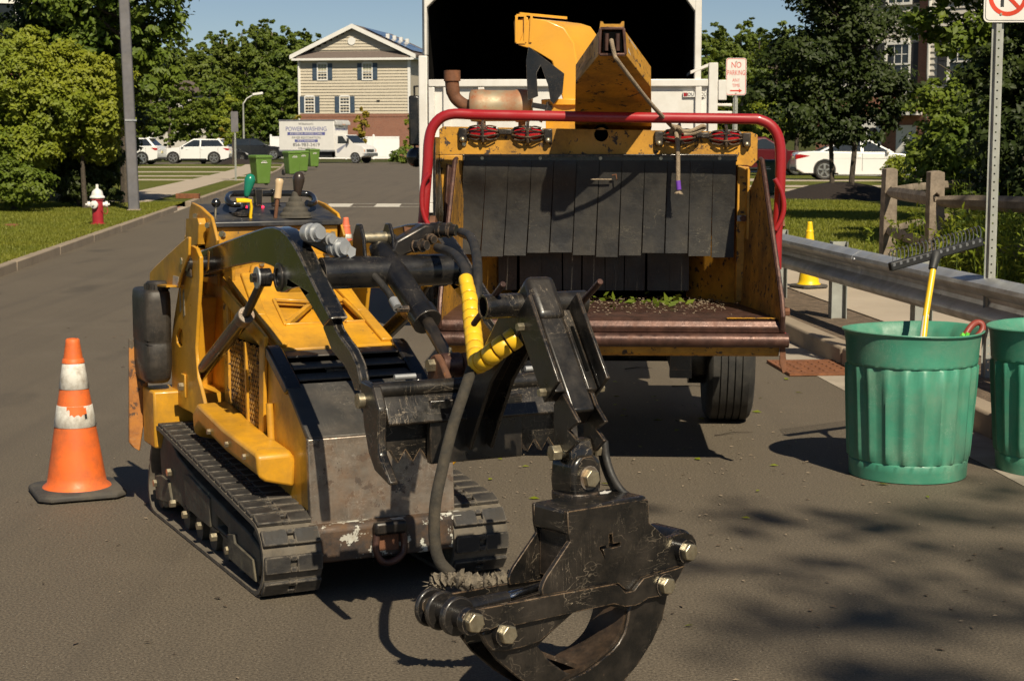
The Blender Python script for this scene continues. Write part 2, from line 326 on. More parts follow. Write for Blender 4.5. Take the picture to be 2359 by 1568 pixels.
def grassmat(name, a, b, dry):
    t = NT(name); c = t.mix(t.rng(t.noise(.6, 6), .35, .65), a, b); c = t.mix(t.math('MULTIPLY', t.rng(t.noise(2.5, 6, .7), .5, .7), .5), c, dry); c = t.mix(t.rng(t.noise(40, 4, .7), .35, .7), t.mix(.6, c, (.01,.015,.004)), c)
    t.set(t.b.inputs['Base Color'], c); t.b.inputs['Roughness'].default_value = .9; t.b.inputs['Specular IOR Level'].default_value = .2; t.bump(t.noise(60, 4), 1, .03); return t.m
M['lawn'] = grassmat('mown_lawn', (.12,.145,.018), (.18,.19,.024), (.25,.22,.06))
M['field'] = grassmat('rough_ground', (.06,.07,.015), (.09,.1,.02), (.14,.11,.04))
def leafmat(name, a, b, trans=.45, rough=.55):
    t = NT(name); oi = t.n('ObjectInfo').outputs['Random']; ge = t.n('NewGeometry').outputs['Random Per Island']
    c = t.mix(t.rng(t.noise(.8, 3), .35, .65), a, b); c = t.mix(t.math('MULTIPLY', ge, .45), c, tuple(x*.45 for x in a)); c = t.mix(t.math('MULTIPLY', oi, .35), c, (b[0]*1.1, b[1]*.95, b[2]))
    t.set(t.b.inputs['Base Color'], c); t.b.inputs['Roughness'].default_value = rough; t.b.inputs['Specular IOR Level'].default_value = .3
    tr = t.n('BsdfTranslucent', Color=t.mix(.5, c, (b[0]*1.6, b[1]*1.5, b[2]*.7))); mx = t.n('MixShader', i0=trans*.55, i1=t.b.outputs[0], i2=tr.outputs[0]); t.set(t.out.inputs['Surface'], mx.outputs[0]); return t.m
M['leaf'] = leafmat('mid_green_leaf', (.065,.12,.012), (.14,.185,.016))
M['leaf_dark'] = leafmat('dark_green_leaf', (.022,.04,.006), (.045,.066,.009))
M['leaf_bright'] = leafmat('yellow_green_leaf', (.14,.2,.015), (.26,.285,.02))
M['leaf_far'] = leafmat('woodland_leaf', (.075,.12,.016), (.145,.185,.022))
M['leaf_gold'] = leafmat('golden_leaf', (.2,.17,.012), (.28,.22,.02))
M['blade'] = leafmat('grass_blade', (.14,.175,.02), (.23,.24,.03))
def siding(name, a, axis='z', pitch=.11):
    return surf(name, a, .6, var=.05, dirt=(tuple(x*.75 for x in a), .3, 2))
M['siding'] = siding('beige_siding', (.5,.44,.34)); M['siding_grey'] = siding('pale_siding', (.5,.47,.42))
def brickmat():
    t = NT('red_brick'); mp = t.n('Mapping', Vector=t.co(), Rotation=(math.pi/2, 0, 0)); br = t.n('TexBrick', Vector=mp.outputs[0], Scale=4.2, Color1=(.26,.1,.06), Color2=(.2,.08,.05), Mortar=(.3,.25,.2)); br.inputs['Mortar Size'].default_value = .012
    t.set(t.b.inputs['Base Color'], t.mix(t.math('MULTIPLY', t.rng(t.noise(1.2, 5), .35, .7), .4), br.outputs['Color'], (.34,.16,.1))); t.b.inputs['Roughness'].default_value = .85; return t.m
M['brick'] = brickmat()
M['brick_single'] = surf('brick_face', (.24,.1,.06), .85, var=.3, vs=2.2)
# ================================================================== THE SETTING
def XL(Y): return -6.08 - .0855*(Y - 20.2) - (max(0, Y-70)**2)*.0006      # left kerb line
def XG(Y): return 2.05 - .08*(Y - 12.)                                     # right edge of the asphalt, gutter starts
KW = .15
def strip(fa, fb, z, y0, y1, step=4.0, th=None):
    n = max(1, int((y1-y0)/step)); mb = MB(); ys = [y0 + (y1-y0)*i/n for i in range(n+1)]
    if th is None:
        v = [p for y in ys for p in ((fa(y), y, z), (fb(y), y, z))]; mb.add(v, [(2*i, 2*i+1, 2*i+3, 2*i+2) for i in range(n)])
    else:
        rings = [[(fa(y), y, z-th), (fb(y), y, z-th), (fb(y), y, z), (fa(y), y, z)] for y in ys]; mb.loft(rings)
    return mb
gm = MB(); gm.add([(-1500,-300,-.06),(1500,-300,-.06),(1500,2500,-.06),(-1500,2500,-.06)], [(0,1,2,3)]); struct('ground', gm, M['field'])
rm = strip(lambda y: XL(y)+.0, XG, 0, -14, 112, 3); struct('road', rm, M['asphalt'])
jm = MB(); jm.add([(-120,112.01,-.004),(90,112.01,-.004),(90,129,-.004),(-120,129,-.004)], [(0,1,2,3)]); struct('side_road', jm, M['asphalt'])
# left kerb in stones, lawn, verge
kb = thing('kerb', '', ''); [kb.__delitem__(k) for k in ('label','category')]; kb.name = 'kerb_left'; kb['kind'] = 'structure'
def ring_block(fa, fb, y0, y1, z0, z1): return MB().loft([[(fa(y), y, z0), (fb(y), y, z0), (fb(y), y, z1), (fa(y), y, z1)] for y in (y0, y1)])
y = -6.0
while y < 110:
    L = 3.0
    if not (38.2 < y+1.5 < 41.2): obj('kerb_stone', ring_block(lambda q: XL(q)-KW, lambda q: XL(q), y+.012, y+L-.012, -.05, .12), M['kerb'], kb, bevel=.015)
    y += L
struct('lawn_left', strip(lambda y: -70, lambda y: XL(y)-KW, .115, -6, 110, 4), M['lawn'])
sw = thing('sidewalk_left', '', ''); [sw.__delitem__(k) for k in ('label','category')]; sw['kind'] = 'structure'
y = 37.6
while y < 108:
    obj('paving_slab', ring_block(lambda q: XL(q)-2.45, lambda q: XL(q)-1.0, y+.01, y+1.49, .05, .128), M['concrete'], sw); y += 1.5
# ramp and tactile pad down to the crossing
rp = MB(); rp.loft([[(XL(y)-1.0, y, .0), (XL(y)+.02, y, -.02), (XL(y)+.02, y, .012), (XL(y)-1.0, y, .126)] for y in (38.3, 41.1)]); struct('kerb_ramp', rp, M['concrete'])
tp = MB(); tp.loft([[(XL(y)-.75, y, .06), (XL(y)-.12, y, .0), (XL(y)-.12, y, .034), (XL(y)-.75, y, .104)] for y in (38.6, 40.8)]); struct('tactile_pad', tp, M['tactile'])
for yy, ww, x0 in ((64.5, 2.6, -46), (71.5, 2.6, -46), (81, 3.0, -50), (96, 4.0, -55)):
    d = MB(); d.box(x0, XL(yy)-2.46, yy, yy+ww*.75, .05, .126); struct('driveway', d, M['concrete'])
    d = MB(); d.loft([[(XL(y)-1.0, y, .03), (XL(y)-KW-.0, y, .03), (XL(y)-KW-.0, y, .124), (XL(y)-1.0, y, .124)] for y in (yy, yy+ww*.75)]); struct('driveway_apron', d, M['concrete'])
# crossing painted across the road
cw = thing('crosswalk', '', ''); [cw.__delitem__(k) for k in ('label','category')]; cw['kind'] = 'structure'
for y0 in (41.4, 43.5):
    obj('painted_line', MB().add([(XL(y0)+.4, y0, .004), (XG(y0)-.2, y0, .004), (XG(y0)-.2, y0+.14, .004), (XL(y0)+.4, y0+.14, .004)], [(0,1,2,3)]), M['road_paint'], cw)
x = XL(42)+.9
while x < XG(42)-.6:
    obj('painted_bar', MB().add([(x, 41.56, .0045), (x+.62, 41.56, .0045), (x+.55, 43.48, .0045), (x-.07, 43.48, .0045)], [(0,1,2,3)]), M['road_paint'], cw); x += 1.22
# right side: gutter, kerb, verge, sidewalk, lawn
struct('gutter_right', strip(XG, lambda y: XG(y)+.30, .003, -8, 60, 3), M['gutter'])
kr = thing('kerb_right', '', ''); [kr.__delitem__(k) for k in ('label','category')]; kr['kind'] = 'structure'
y = -6.0
while y < 60:
    obj('kerb_stone', ring_block(lambda q: XG(q)+.30, lambda q: XG(q)+.46, y+.012, y+3-.012, -.05, .14), M['kerb'], kr, bevel=.02); y += 3.0
struct('verge', strip(lambda y: XG(y)+.46, lambda y: XG(y)+1.12, .13, -6, 60, 1.5), M['dirt'])
sr = thing('sidewalk_right', '', ''); [sr.__delitem__(k) for k in ('label','category')]; sr['kind'] = 'structure'
y = -3.0
while y < 58:
    obj('paving_slab', ring_block(lambda q: XG(q)+1.12, lambda q: XG(q)+2.75, y+.008, y+1.49, .06, .142), M['concrete'], sr); y += 1.5
struct('lawn_right', strip(lambda y: XG(y)+2.75, lambda y: 70, .13, -6, 110, 4), M['lawn'])
for yy, ww, z in ((62.6, 3.4, .15), (54.5, 1.6, .15), (50.2, 2.0, .15), (80, 5, .15)):
    struct('driveway', MB().box(XG(yy)+2.8, 46, yy, yy+ww, .06, z), M['concrete'])
# drain grate in the right gutter
gc = G(1898, 850); dg = thing('drain_grate', 'rusty brown drain grate set in the gutter beside the green can', 'drain grate', (gc.x-.02, gc.y, 0), math.radians(4))
obj('grate_pit', MB().box(-.29,.27,-.33,.33,.0045,.006), M['hole'], dg)
fr = MB(); 
for a in ((-.31,.29,-.36,-.33),(-.31,.29,.33,.36),(-.31,-.28,-.33,.33),(.26,.29,-.33,.33)): fr.box(a[0],a[1],a[2],a[3],.005,.022)
obj('grate_frame', fr, M['drain'], dg)
for i in range(7): obj('grate_bar', MB().box(-.28+.078*i+.012,-.28+.078*i+.044,-.33,.33,.0055,.02), M['drain'], dg)
for i in range(6): obj('grate_bar', MB().box(-.28,.26,-.30+.11*i+.01,-.30+.11*i+.05,.006,.0215), M['drain'], dg)
# orange-brown drain inlet brick on the far left kerb and a small cover in the lawn
p = G(495, 457, .12); o = obj('inlet_marker', MB().box(-.5,.1,-.12,.12,0,.13), M['drain'], None, bevel=.01, loc=(p.x-.5, p.y, .115)); tag(o, 'orange brown inlet block on the kerb beyond the grey pole', 'inlet block')
p = G(26, 522, .115); o = obj('valve_cover', MB().lathe([(.13,0),(.13,.03),(.10,.045),(.0001,.05)], 18), M['drain'], None, loc=(p.x, p.y, .115)); tag(o, 'small rusty valve cover in the lawn at far left', 'valve cover')
# low hill far behind so that the ground meets the woods, not a bare horizon
hv = []; hf = []; nx, ny = 40, 6
for j in range(ny+1):
    for i in range(nx+1):
        X = -500 + 1000*i/nx; Y = 175 + 60*j; hv.append((X, Y, -.3 + 2.2*j + (1.5*math.sin(X*.013+1) + 1.2*math.sin(X*.031))*min(1, j*.5)))
hm = MB().add(hv, [(j*(nx+1)+i, j*(nx+1)+i+1, (j+1)*(nx+1)+i+1, (j+1)*(nx+1)+i) for j in range(ny) for i in range(nx)]); struct('hillside', hm, M['field'])
# ================================================================== TRACKED MINI LOADER
LF = Fr(-.484, 6.045, 25.6)
LR = thing('mini_loader', 'yellow and black tracked mini loader with control levers, facing right', 'loader', LF.O, math.radians(25.6))
zA = lambda x, y: (283.1 + .3008*x, 377.4 + .3008*y)
zC = lambda x, y: (283.1 + .3791*x, 802 + .3791*y)
zB = lambda x, y: (660.5 + .3008*x, 471.8 + .3008*y)
X_ = lambda k, pts: [LF.x(*p, k) for p in pts]
Y_ = lambda k, pts: [LF.y(*p, k) for p in pts]
def hull(P):
    P = sorted(set(P)); lo = []; up = []
    cr = lambda o, a, b: (a[0]-o[0])*(b[1]-o[1]) - (a[1]-o[1])*(b[0]-o[0])
    for p in P:
        while len(lo) > 1 and cr(lo[-2], lo[-1], p) <= 0: lo.pop()
        lo.append(p)
    for p in reversed(P):
        while len(up) > 1 and cr(up[-2], up[-1], p) <= 0: up.pop()
        up.append(p)
    return lo[:-1] + up[:-1]
def resample(loop, n):
    pts = [Vector(p) for p in loop]; pts.append(pts[0]); d = [0]
    for a, b in zip(pts, pts[1:]): d.append(d[-1] + (b-a).length)
    out = []; k = 0
    for i in range(n):
        t = d[-1]*i/n
        while d[k+1] < t: k += 1
        out.append(pts[k].lerp(pts[k+1], (t-d[k])/max(1e-9, d[k+1]-d[k])))
    return out, d[-1]
# wheels of the track: front idler, rear idler, raised drive sprocket
WHEELS = ((.03,.135,.118), (1.47,.105,.088), (1.375,.285,.10))
def track(sx):
    xo, xi = sx*.47, sx*.255; xc = (xo+xi)/2; hw = .1075
    T = obj('track_belt', MB(), M['belt'], LR)
    h = hull([q for y, z, r in WHEELS for q in circ(y, z, r, 40)]); P, per = resample(h, 96)
    nrm = lambda i: Vector(((P[(i+1)%96]-P[i-1]).y, -(P[(i+1)%96]-P[i-1]).x)).normalized()
    mb = MB(); rings = []
    for i in list(range(96)):
        n = nrm(i); a = P[i]; b = P[i] + n*.017
        if b.y < .004: b.y = .004
        rings.append([(xc-hw, a.x, a.y), (xc+hw, a.x, a.y), (xc+hw, b.x, b.y), (xc-hw, b.x, b.y)])
    rings.append(rings[0]); mb.loft(rings, True, False); T.data = mesh_of(mb, 'track_belt', M['belt'])
    # one lug mesh, notched in the middle, shared round the belt
    N = 46; pitch = per/N; q = pitch*.385
    lm = MB()
    for a, b in ((-hw+.002, -.012), (.012, hw-.002)): lm.box(a, b, -q, q, 0, .016)
    lm.box(-.0125, .0125, -q, -q*.35, 0, .0155); lm.box(-.0125, .0125, q*.35, q, 0, .0155)
    me = mesh_of(lm, 'tread_lug', M['rubber'])
    Q, _ = resample(h, N)
    for i in range(N):
        d = (Q[(i+1)%N] - Q[i-1]).normalized(); n = Vector((d.y, -d.x)); c = Q[i] + n*.016
        o = obj('tread_lug', me, None, T, bevel=.003, seg=1); o.location = (xc, c.x, max(c.y, .0135) if n.y < -.8 else c.y)
        o.rotation_euler = (math.atan2(d.y, d.x) + math.pi, 0, 0)
        if n.y < 0: pass
    # inner drive cogs seen along the lower run
    # frame
    xs = sx*.452; xe = sx*.30
    side = [(0.16,.045),(.02,.065),(-.02,.12),(.0,.17),(.12,.20),(.5,.235),(.85,.27),(1.12,.315),(1.25,.37),(1.36,.355),(1.42,.28),(1.40,.18),(1.46,.15),(1.47,.075),(1.36,.05),(1.2,.095),(1.15,.12),(1.0,.105),(.92,.125),(.8,.105),(.72,.125),(.6,.105),(.52,.12),(.42,.095),(.3,.075)]
    fw = obj('track_frame', MB().prism(side, 'x', xs, xe, holes=[[(.40,.165),(.55,.18),(.55,.14),(.40,.128)]]), M['track_metal'], LR, bevel=.006)
    obj('cover_plate', MB().prism([(.62,.12),(.97,.13),(1.0,.26),(.92,.27),(.62,.235)], 'x', xs+sx*.008, xs-sx*.004), M['track_metal'], fw, bevel=.004)
    obj('tensioner_plate', MB().prism([(.01,.05),(.35,.06),(.36,.15),(.28,.165),(.27,.135),(.04,.125)], 'x', xs+sx*.014, xs-sx*.004), M['track_metal'], fw, bevel=.004)
    obj('rear_plate', MB().prism([(1.2,.10),(1.47,.07),(1.48,.17),(1.38,.19),(1.25,.185)], 'x', xs+sx*.010, xs-sx*.004), M['track_metal'], fw, bevel=.004)
    for y, z in ((.36,.088),(.56,.095),(.76,.098),(.98,.098),(1.18,.105),(1.46,.14),(1.22,.23)):
        obj('bolt', MB().hexb((xs, y, z), (sx,0,0), .017, .022), M['bolt'], fw)
    for y in (.30,.50,.68,.88,1.08): obj('track_roller', MB().cyl((sx*.43, y, .062), (sx*.28, y, .062), .052, None, 20), M['track_metal'], fw)
    for y, z, r in WHEELS: obj('track_wheel', MB().cyl((sx*.44, y, z), (sx*.28, y, z), r-.012, None, 28), M['track_metal'], fw)
track(-1); track(1)
# chassis: side plates and lower body; the nose slopes back in three steps
prof = [(-.005,.255),(.02,.53),(.24,.675),(.46,.785),(.74,.875),(1.08,1.02),(1.20,1.06),(1.42,1.0),(1.5,.6),(1.5,.22),(.3,.16)]
BODY = obj('body', MB().prism(prof, 'x', -.235, .25), M['yellow'], LR, bevel=.01)
spl = [(.0,.255),(.025,.545),(.245,.69),(.43,.79),(.52,.80),(.55,.56),(.42,.42),(.62,.30),(.62,.17),(.3,.16)]
for a_, b_ in ((-.262,-.236), (.251,.277)): obj('side_plate', MB().prism(spl, 'x', a_, b_), M['yellow'], LR, bevel=.004)
obj('lower_steel_plate', MB().prism([(-.036,.245),(-.012,.55),(.014,.552),(-.006,.245)], 'x', -.272, .286), M['steel'], LR, bevel=.004)
obj('upper_guard_plate', MB().prism([(-.010,.552),(.215,.706),(.235,.716),(.245,.70),(.03,.545)], 'x', -.268, .282), M['slat'], LR, bevel=.006)
bp = obj('front_bumper', MB().prism([(-.085,.115),(-.085,.232),(-.07,.248),(.06,.248),(.06,.115)], 'x', -.285, .30), M['bumper'], LR, bevel=.008)
tow = MB(); tow.tube(catmull([(-.045,-.098,.215),(-.052,-.102,.15),(-.03,-.104,.105),(.01,-.105,.10),(.05,-.104,.125),(.058,-.10,.17),(.05,-.098,.215)], 5), .013, 10); obj('tow_ring', tow, M['rust_edge'], bp)
obj('tow_bracket', MB().box(-.06,.065,-.12,-.085,.20,.25), M['burnt'], bp, bevel=.012)
obj('tow_plate', MB().box(-.035,.04,-.0905,-.084,.14,.20), M['rust'], bp)
# slatted black section on the slope
chk = [(.205,.700),(.235,.725),(.43,.825),(.475,.835),(.49,.80),(.46,.785),(.24,.675)]
for a_, b_ in ((-.275,-.215), (.235,.292)): obj('grille_frame', MB().prism(chk, 'x', a_, b_), M['black'], LR, bevel=.008)
obj('grille_recess', MB().prism([(.235,.682),(.455,.793),(.46,.787),(.24,.676)], 'x', -.214, .234), M['hole'], LR)
dn = Vector((0,.893,.45)); nn_ = Vector((0,-.45,.893))
for f in (.06, .38, .72):
    c_ = Vector((.01,.245,.70)) + dn*(.235*f+.03); obj('grille_slat', MB().obb(c_+nn_*.012, (.224,0,0), (dn*.9+nn_*-.25).normalized()*.034, (nn_*.9+dn*.25).normalized()*.004), M['slat'], LR, bevel=.003)
obj('grille_lamp', MB().obb(Vector((-.03,.245,.70))+dn*.10+nn_*.004, (.05,0,0), dn*.014, nn_*.005), M['steel'], LR)
# hood with two openings, stepping up the slope
def hz(y): return .800 + (y-.46)*.32 if y < .74 else .8896 + (y-.74)*.42
hole1 = [(-.13,.66),(.05,.66),(.055,.84),(-.11,.87)]; hole2 = [(.12,.66),(.205,.66),(.18,.85),(.12,.84)]
hp = MB().prism([(-.235,.455),(.25,.455),(.25,.739),(.25,1.08),(-.235,1.08),(-.235,.739)], 'z', 0, .02, holes=[hole1, hole2]); hp.v = [(x, y, z + hz(y)) for x, y, z in hp.v]
obj('hood', hp, M['yellow'], LR, bevel=.005)
for hh in (hole1, hole2): obj('hood_opening', MB().prism([((x-.02)*.99+.02, y) for x, y in hh], 'z', hz(.72)-.012, hz(.72)-.004), M['hole'], LR)
rb0 = MB().bar((-.125,.67,hz(.67)+.014), (.03,.84,hz(.84)+.008), .022, .016); obj('hood_rib', rb0, M['yellow'], LR)
for hh in (hole1, hole2):
    m = MB()
    for a_, b_ in zip(hh, hh[1:]+hh[:1]): m.bar((*a_, hz(a_[1])+.022), (*b_, hz(b_[1])+.022), .014, .014)
    obj('opening_rim', m, M['yellow'], LR, bevel=.003)
for x in (-.205, .222): obj('hood_strap', MB().bar((x,.47,hz(.47)+.026),(x,.74,hz(.74)+.028), .045, .016), M['yellow'], LR, bevel=.005); obj('hood_strap', MB().bar((x,.741,hz(.741)+.028),(x*.8,1.07,hz(1.07)+.03), .045, .016), M['yellow'], LR, bevel=.005)
obj('hood_panel', MB().prism([(-.15,hz(1.08)+.02),(.19,hz(1.08)+.02),(.17,1.13),(-.13,1.13)], 'y', 1.06, 1.085), M['yellow'], LR, bevel=.006)
for x in (-.10,.13): obj('bolt', MB().hexb((x,1.06,1.10), (0,-1,0), .012, .01), M['bolt'], LR)
# side mesh screen (left), built of crossing wires
ms = MB(); y0, y1, z0, z1 = .55, .98, .44, .82; s = .02
for k in range(-30, 60):
    for sg in (1, -1):
        c = k*s*2; seg = []
        for i in range(0, 41):
            yy = y0 + (y1-y0)*i/40; zz = z0 + (c + (yy-y0)*1.6 if sg > 0 else c - (yy-y0)*1.6)
            if z0 <= zz <= z1: seg.append((yy, zz))
        if len(seg) > 1: ms.bar((-.268, *seg[0]), (-.268, *seg[-1]), .0045, .0045, (1,0,0))
mo = obj('side_screen', ms, M['yellow_worn'], LR); mo['kind'] = 'stuff'
obj('screen_backing', MB().box(-.2655,-.2625,y0,y1,z0,z1), M['hole'], LR)
obj('screen_frame', MB().bar((-.274,.70,.44),(-.274,.72,.82), .018, .012, (1,0,0)), M['yellow'], LR)
obj('screen_frame', MB().bar((-.272,.53,.40),(-.272,.49,.86), .06, .016, (1,0,0)), M['yellow'], LR, bevel=.004)
obj('screen_frame', MB().bar((-.272,.98,.39),(-.272,.98,.95), .06, .016, (1,0,0)), M['yellow_worn'], LR, bevel=.004)
obj('screen_frame', MB().bar((-.272,.46,.84),(-.272,1.02,.99), .06, .016, (1,0,0)), M['yellow'], LR, bevel=.004)
obj('screen_hinge', MB().cyl((-.275,.40,.44), (-.275,.42,.62), .014, None, 10), M['yellow'], LR)
# fender boxes over the tracks
for sx in (-1, 1):
    f = [(sx*.405,.475),(sx*.40,.395),(sx*.375,.375),(sx*.262,.345),(sx*.256,.45),(sx*.275,.478)]
    rg = [[(x, .17, z*.985+.0) for x, z in f], [(x, .20, z+.005) for x, z in f], [(x, .62, z+.03) for x, z in f], [(x, .98, z+.075) for x, z in f], [(x, 1.06, z+.02) for x, z in f]]
    obj('fender_guard', MB().loft(rg), M['yellow'], LR, bevel=.014, seg=3)
    for y in (.32,.55,.80): obj('bolt', MB().hexb((sx*.402,y,.43+y*.04), (sx,0,0), .012, .012), M['bolt'], LR)
# loader towers: outer and inner plates
TP = [(428,575),(440,565),(452,572),(460,592),(460,640),(456,700),(452,770),(450,800),(455,870),(463,900),(470,930),(470,975),(440,950),(410,935),(396,900),(393,800),(400,735),(412,660),(424,600)]
tp = X_(-.372, TP); th = [X_(-.372, [zA(*q) for q in ((432,1260),(452,1270),(460,1330),(452,1390),(432,1400),(412,1370),(408,1310))])]
for sx in (-1, 1):
    obj('tower_plate', MB().prism(tp, 'x', sx*.372, sx*.356, holes=th), M['yellow'], LR, bevel=.004)
    ip = [(y+.02, z-.01) for y, z in tp]; obj('tower_plate', MB().prism(ip, 'x', sx*.232, sx*.218), M['yellow'], LR, bevel=.004)
    obj('tower_web', MB().prism([(1.36,.55),(1.50,.55),(1.40,.95),(1.26,.95)], 'x', sx*.355, sx*.233), M['yellow'], LR, bevel=.004)
    obj('tower_brace', MB().box(min(sx*.355,sx*.233),max(sx*.355,sx*.233),1.10,1.46,.53,.57), M['yellow'], LR)
    pv = LF.x(*zA(512,765), -.372); obj('pivot_pin', MB().cyl((sx*.20, pv[0]-.02, pv[1]), (sx*.392, pv[0]-.02, pv[1]), .028, None, 20), M['black'], LR)
    obj('pivot_keeper', MB().prism([(pv[0]-.05,pv[1]-.055),(pv[0]+.03,pv[1]-.055),(pv[0]+.04,pv[1]+.05),(pv[0]-.02,pv[1]+.06)], 'x', sx*.373, sx*.384), M['burnt'], LR, bevel=.01)
    obj('bolt', MB().hexb((sx*.384, pv[0]+.02, pv[1]+.01), (sx,0,0), .016, .02), M['bolt'], LR)
    b2 = LF.x(*zC(378,225), -.372); obj('cylinder_pin', MB().box(min(sx*.373,sx*.382),max(sx*.373,sx*.382),b2[0]-.03,b2[0]+.03,b2[1]-.05,b2[1]+.05), M['yellow'], LR, bevel=.006)
    obj('bolt', MB().hexb((sx*.381, b2[0], b2[1]-.005), (sx,0,0), .018, .02), M['bolt'], LR)
wl = X_(-.373, [zA(440,980), zA(495,985), zA(490,1110), zA(470,1150), zA(440,1080)])
for q in ((440,1030),(468,1065)):
    y, z = LF.x(*zA(*q), -.3725)
    obj('worn_lettering', MB().prism([(y-.012,z-.05),(y+.010,z-.06),(y+.016,z+.05),(y-.006,z+.06)], 'x', -.3735, -.371), surf('scraped_lettering', (.3,.25,.16), .6, patch=((.08,.05,.02),.5,55)), LR)
# rear side shield, tank, rusty rear plate
sh = X_(-.40, [zA(*q) for q in ((203,900),(205,830),(240,790),(400,640),(490,560),(505,560),(500,700),(440,860),(420,950),(300,940),(215,960))])
obj('rear_shield', MB().prism(sh, 'x', -.40, -.388), M['yellow'], LR, bevel=.004)
obj('shield_tab', MB().bar(LF.x3(*zA(305,925), -.40), LF.x3(*zA(415,935), -.40), .09, .008), M['yellow'], LR)
obj('sticker', MB().prism(X_(-.402, [zA(385,855),zA(425,865),zA(418,935),zA(380,925)]), 'x', -.4025, -.4005), M['sticker'], LR)
tb_ = MB(); tw_ = [(-.505,1.44),(-.495,1.41),(-.47,1.395),(-.41,1.395),(-.388,1.42),(-.388,1.64),(-.41,1.66),(-.48,1.66),(-.505,1.63)]
tcx, tcy = -.447, 1.53
tb_.loft([[(tcx+(x-tcx)*k, tcy+(y-tcy)*k, z) for x, y in tw_] for z, k in ((.575,.75),(.60,.92),(.66,1.0),(.74,1.0),(.745,.985),(.755,.985),(.76,1.0),(.93,1.0),(.96,.97),(.975,.88))]); TK = obj('fuel_tank', tb_, M['tank'], LR, bevel=.008, seg=2)
c = Vector((-.435,1.47,.975)); obj('tank_cap', MB().lathe([(.046,-.02),(.048,0),(.048,.026),(.04,.034),(.0001,.034)], 24, (c.x, c.y, c.z)), M['tank'], TK)
for a in range(12): 
    q = 2*math.pi*a/12; obj('cap_grip', MB().box(-.007,.007,-.006,.006,0,.022), M['tank'], TK, loc=(c.x+.048*math.cos(q), c.y+.048*math.sin(q), c.z), rot=(0,0,q))
rp_ = Y_(1.62, [zC(*q) for q in ((38,-60),(60,-50),(100,10),(140,90),(158,250),(182,370),(172,415),(125,480),(105,625),(60,600),(38,570))])
obj('rear_plate', MB().prism(rp_, 'y', 1.62, 1.635), surf('rust_stained_yellow_plate', (.5,.2,.04), .6, var=.3, vs=7, dirt=((.14,.05,.02),.9,7), patch=((.09,.07,.05),.35,9), scratch=((.35,.3,.22),.7,8), bump=(.2,25)), LR, bevel=.004)
bx = LF.y3(*zC(170,350), 1.45); obj('rear_body', MB().box(bx.x, -.236, 1.40, 1.60, .30, .545), M['yellow'], LR, bevel=.01)
obj('rear_body', MB().box(.25, .44, 1.40, 1.60, .30, .545), M['yellow'], LR, bevel=.01)
obj('rear_wall', MB().box(-.30, .33, 1.47, 1.52, .25, 1.2), M['yellow'], LR, bevel=.008)
# console
CON = obj('console', MB().prism([(1.20,1.0),(1.20,1.245),(1.50,1.30),(1.50,1.0)], 'x', -.245, .285), M['yellow'], LR, bevel=.006)
PN = obj('control_panel', MB().prism([(1.18,1.243),(1.18,1.268),(1.52,1.332),(1.52,1.307)], 'x', -.26, .30), M['panel'], LR, bevel=.006)
pz = lambda y: 1.268 + (y-1.18)*.188
ck = X_(-.275, [zA(*q) for q in ((550,295),(620,330),(700,405),(720,480),(745,585),(735,640),(600,655),(600,460),(530,420),(535,350))])
slots = []
for q in ((480,535),(545,600),(610,660)):
    slots.append(X_(-.275, [zA(606,q[0]-45+40), zA(658,q[0]-10+30), zA(658,q[0]+40), zA(606,q[0]+25)]))
obj('console_cheek', MB().prism(ck, 'x', -.29, -.276), M['yellow'], LR, bevel=.004)
for sl_ in slots: obj('vent_slot', MB().prism(sl_, 'x', -.2925, -.2905), M['hole'], LR)
obj('console_cheek', MB().prism([(y+.13, z) for y, z in ck], 'x', .302, .314), M['yellow'], LR, bevel=.004)
pb = X_(-.315, [zA(*q) for q in ((500,420),(590,415),(600,460),(590,620),(545,632),(495,632))])
obj('console_post', MB().prism(pb, 'x', -.325, -.292), M['yellow'], LR, bevel=.008)
for q in ((565,400),(658,470),(765,538)):
    p = LF.x3(*zA(*q), -.292); obj('bolt', MB().hexb(p, (-1,-.6,0), .013, .012), M['bolt'], LR)
for q in ((1605,535),(765,540)):
    p = LF.y3(*zA(*q), 1.198); obj('bolt', MB().hexb(p, (0,-1,0), .012, .01), M['bolt'], LR)
def onpanel(px, py):   # point on the panel's top surface
    q = None
    for i in range(60):
        y = 1.18 + .34*i/59; p = LF.y3(px, py, y)
        if q is None or abs(p.z - pz(y)) < abs(q.z - pz(q.y)): q = p
    return q
def lever(name, base, top, r, knob, mat, stem):
    b = onpanel(*base); t = LF.y3(*top, b.y); o = obj(name, MB().cyl(b, t, r, r, 12), stem, LR)
    k = MB().lathe(knob, 20, (0,0,0)); d = (t-b).normalized(); k.xf(Matrix.Translation(t) @ d.to_track_quat('Z', 'Y').to_matrix().to_4x4()); obj('knob', k, mat, o); return b, t
KN = lambda s: [(.009*s,-.042*s),(.013*s,-.035*s),(.017*s,-.01*s),(.0225*s,.02*s),(.023*s,.032*s),(.017*s,.048*s),(.008*s,.054*s),(.0001,.055*s)]
b, t = lever('control_lever', zA(915,395), zA(962,175), .007, KN(1.0), M['knob_green'], M['black'])
obj('lever_socket', MB().lathe([(.045,.0),(.045,.012),(.03,.018),(.02,.03),(.0001,.03)], 18, b), M['black'], LR)
lever('control_lever', zA(1168,415), zA(1192,190), .008, [(.010,-.045),(.0155,-.04),(.0145,-.01),(.0165,.02),(.018,.034),(.013,.042),(.0001,.043)], M['knob_tan'], M['rust'])
b, t = lever('joystick', zA(1322,400), zA(1342,170), .011, KN(1.12), M['knob_brown'], M['knob_brown'])
bt = []; 
for i in range(5): z = .022*i; r = .066 - .0125*i; bt += [(r, z), (r, z+.008), (r-.004, z+.014), (r-.011, z+.018)]
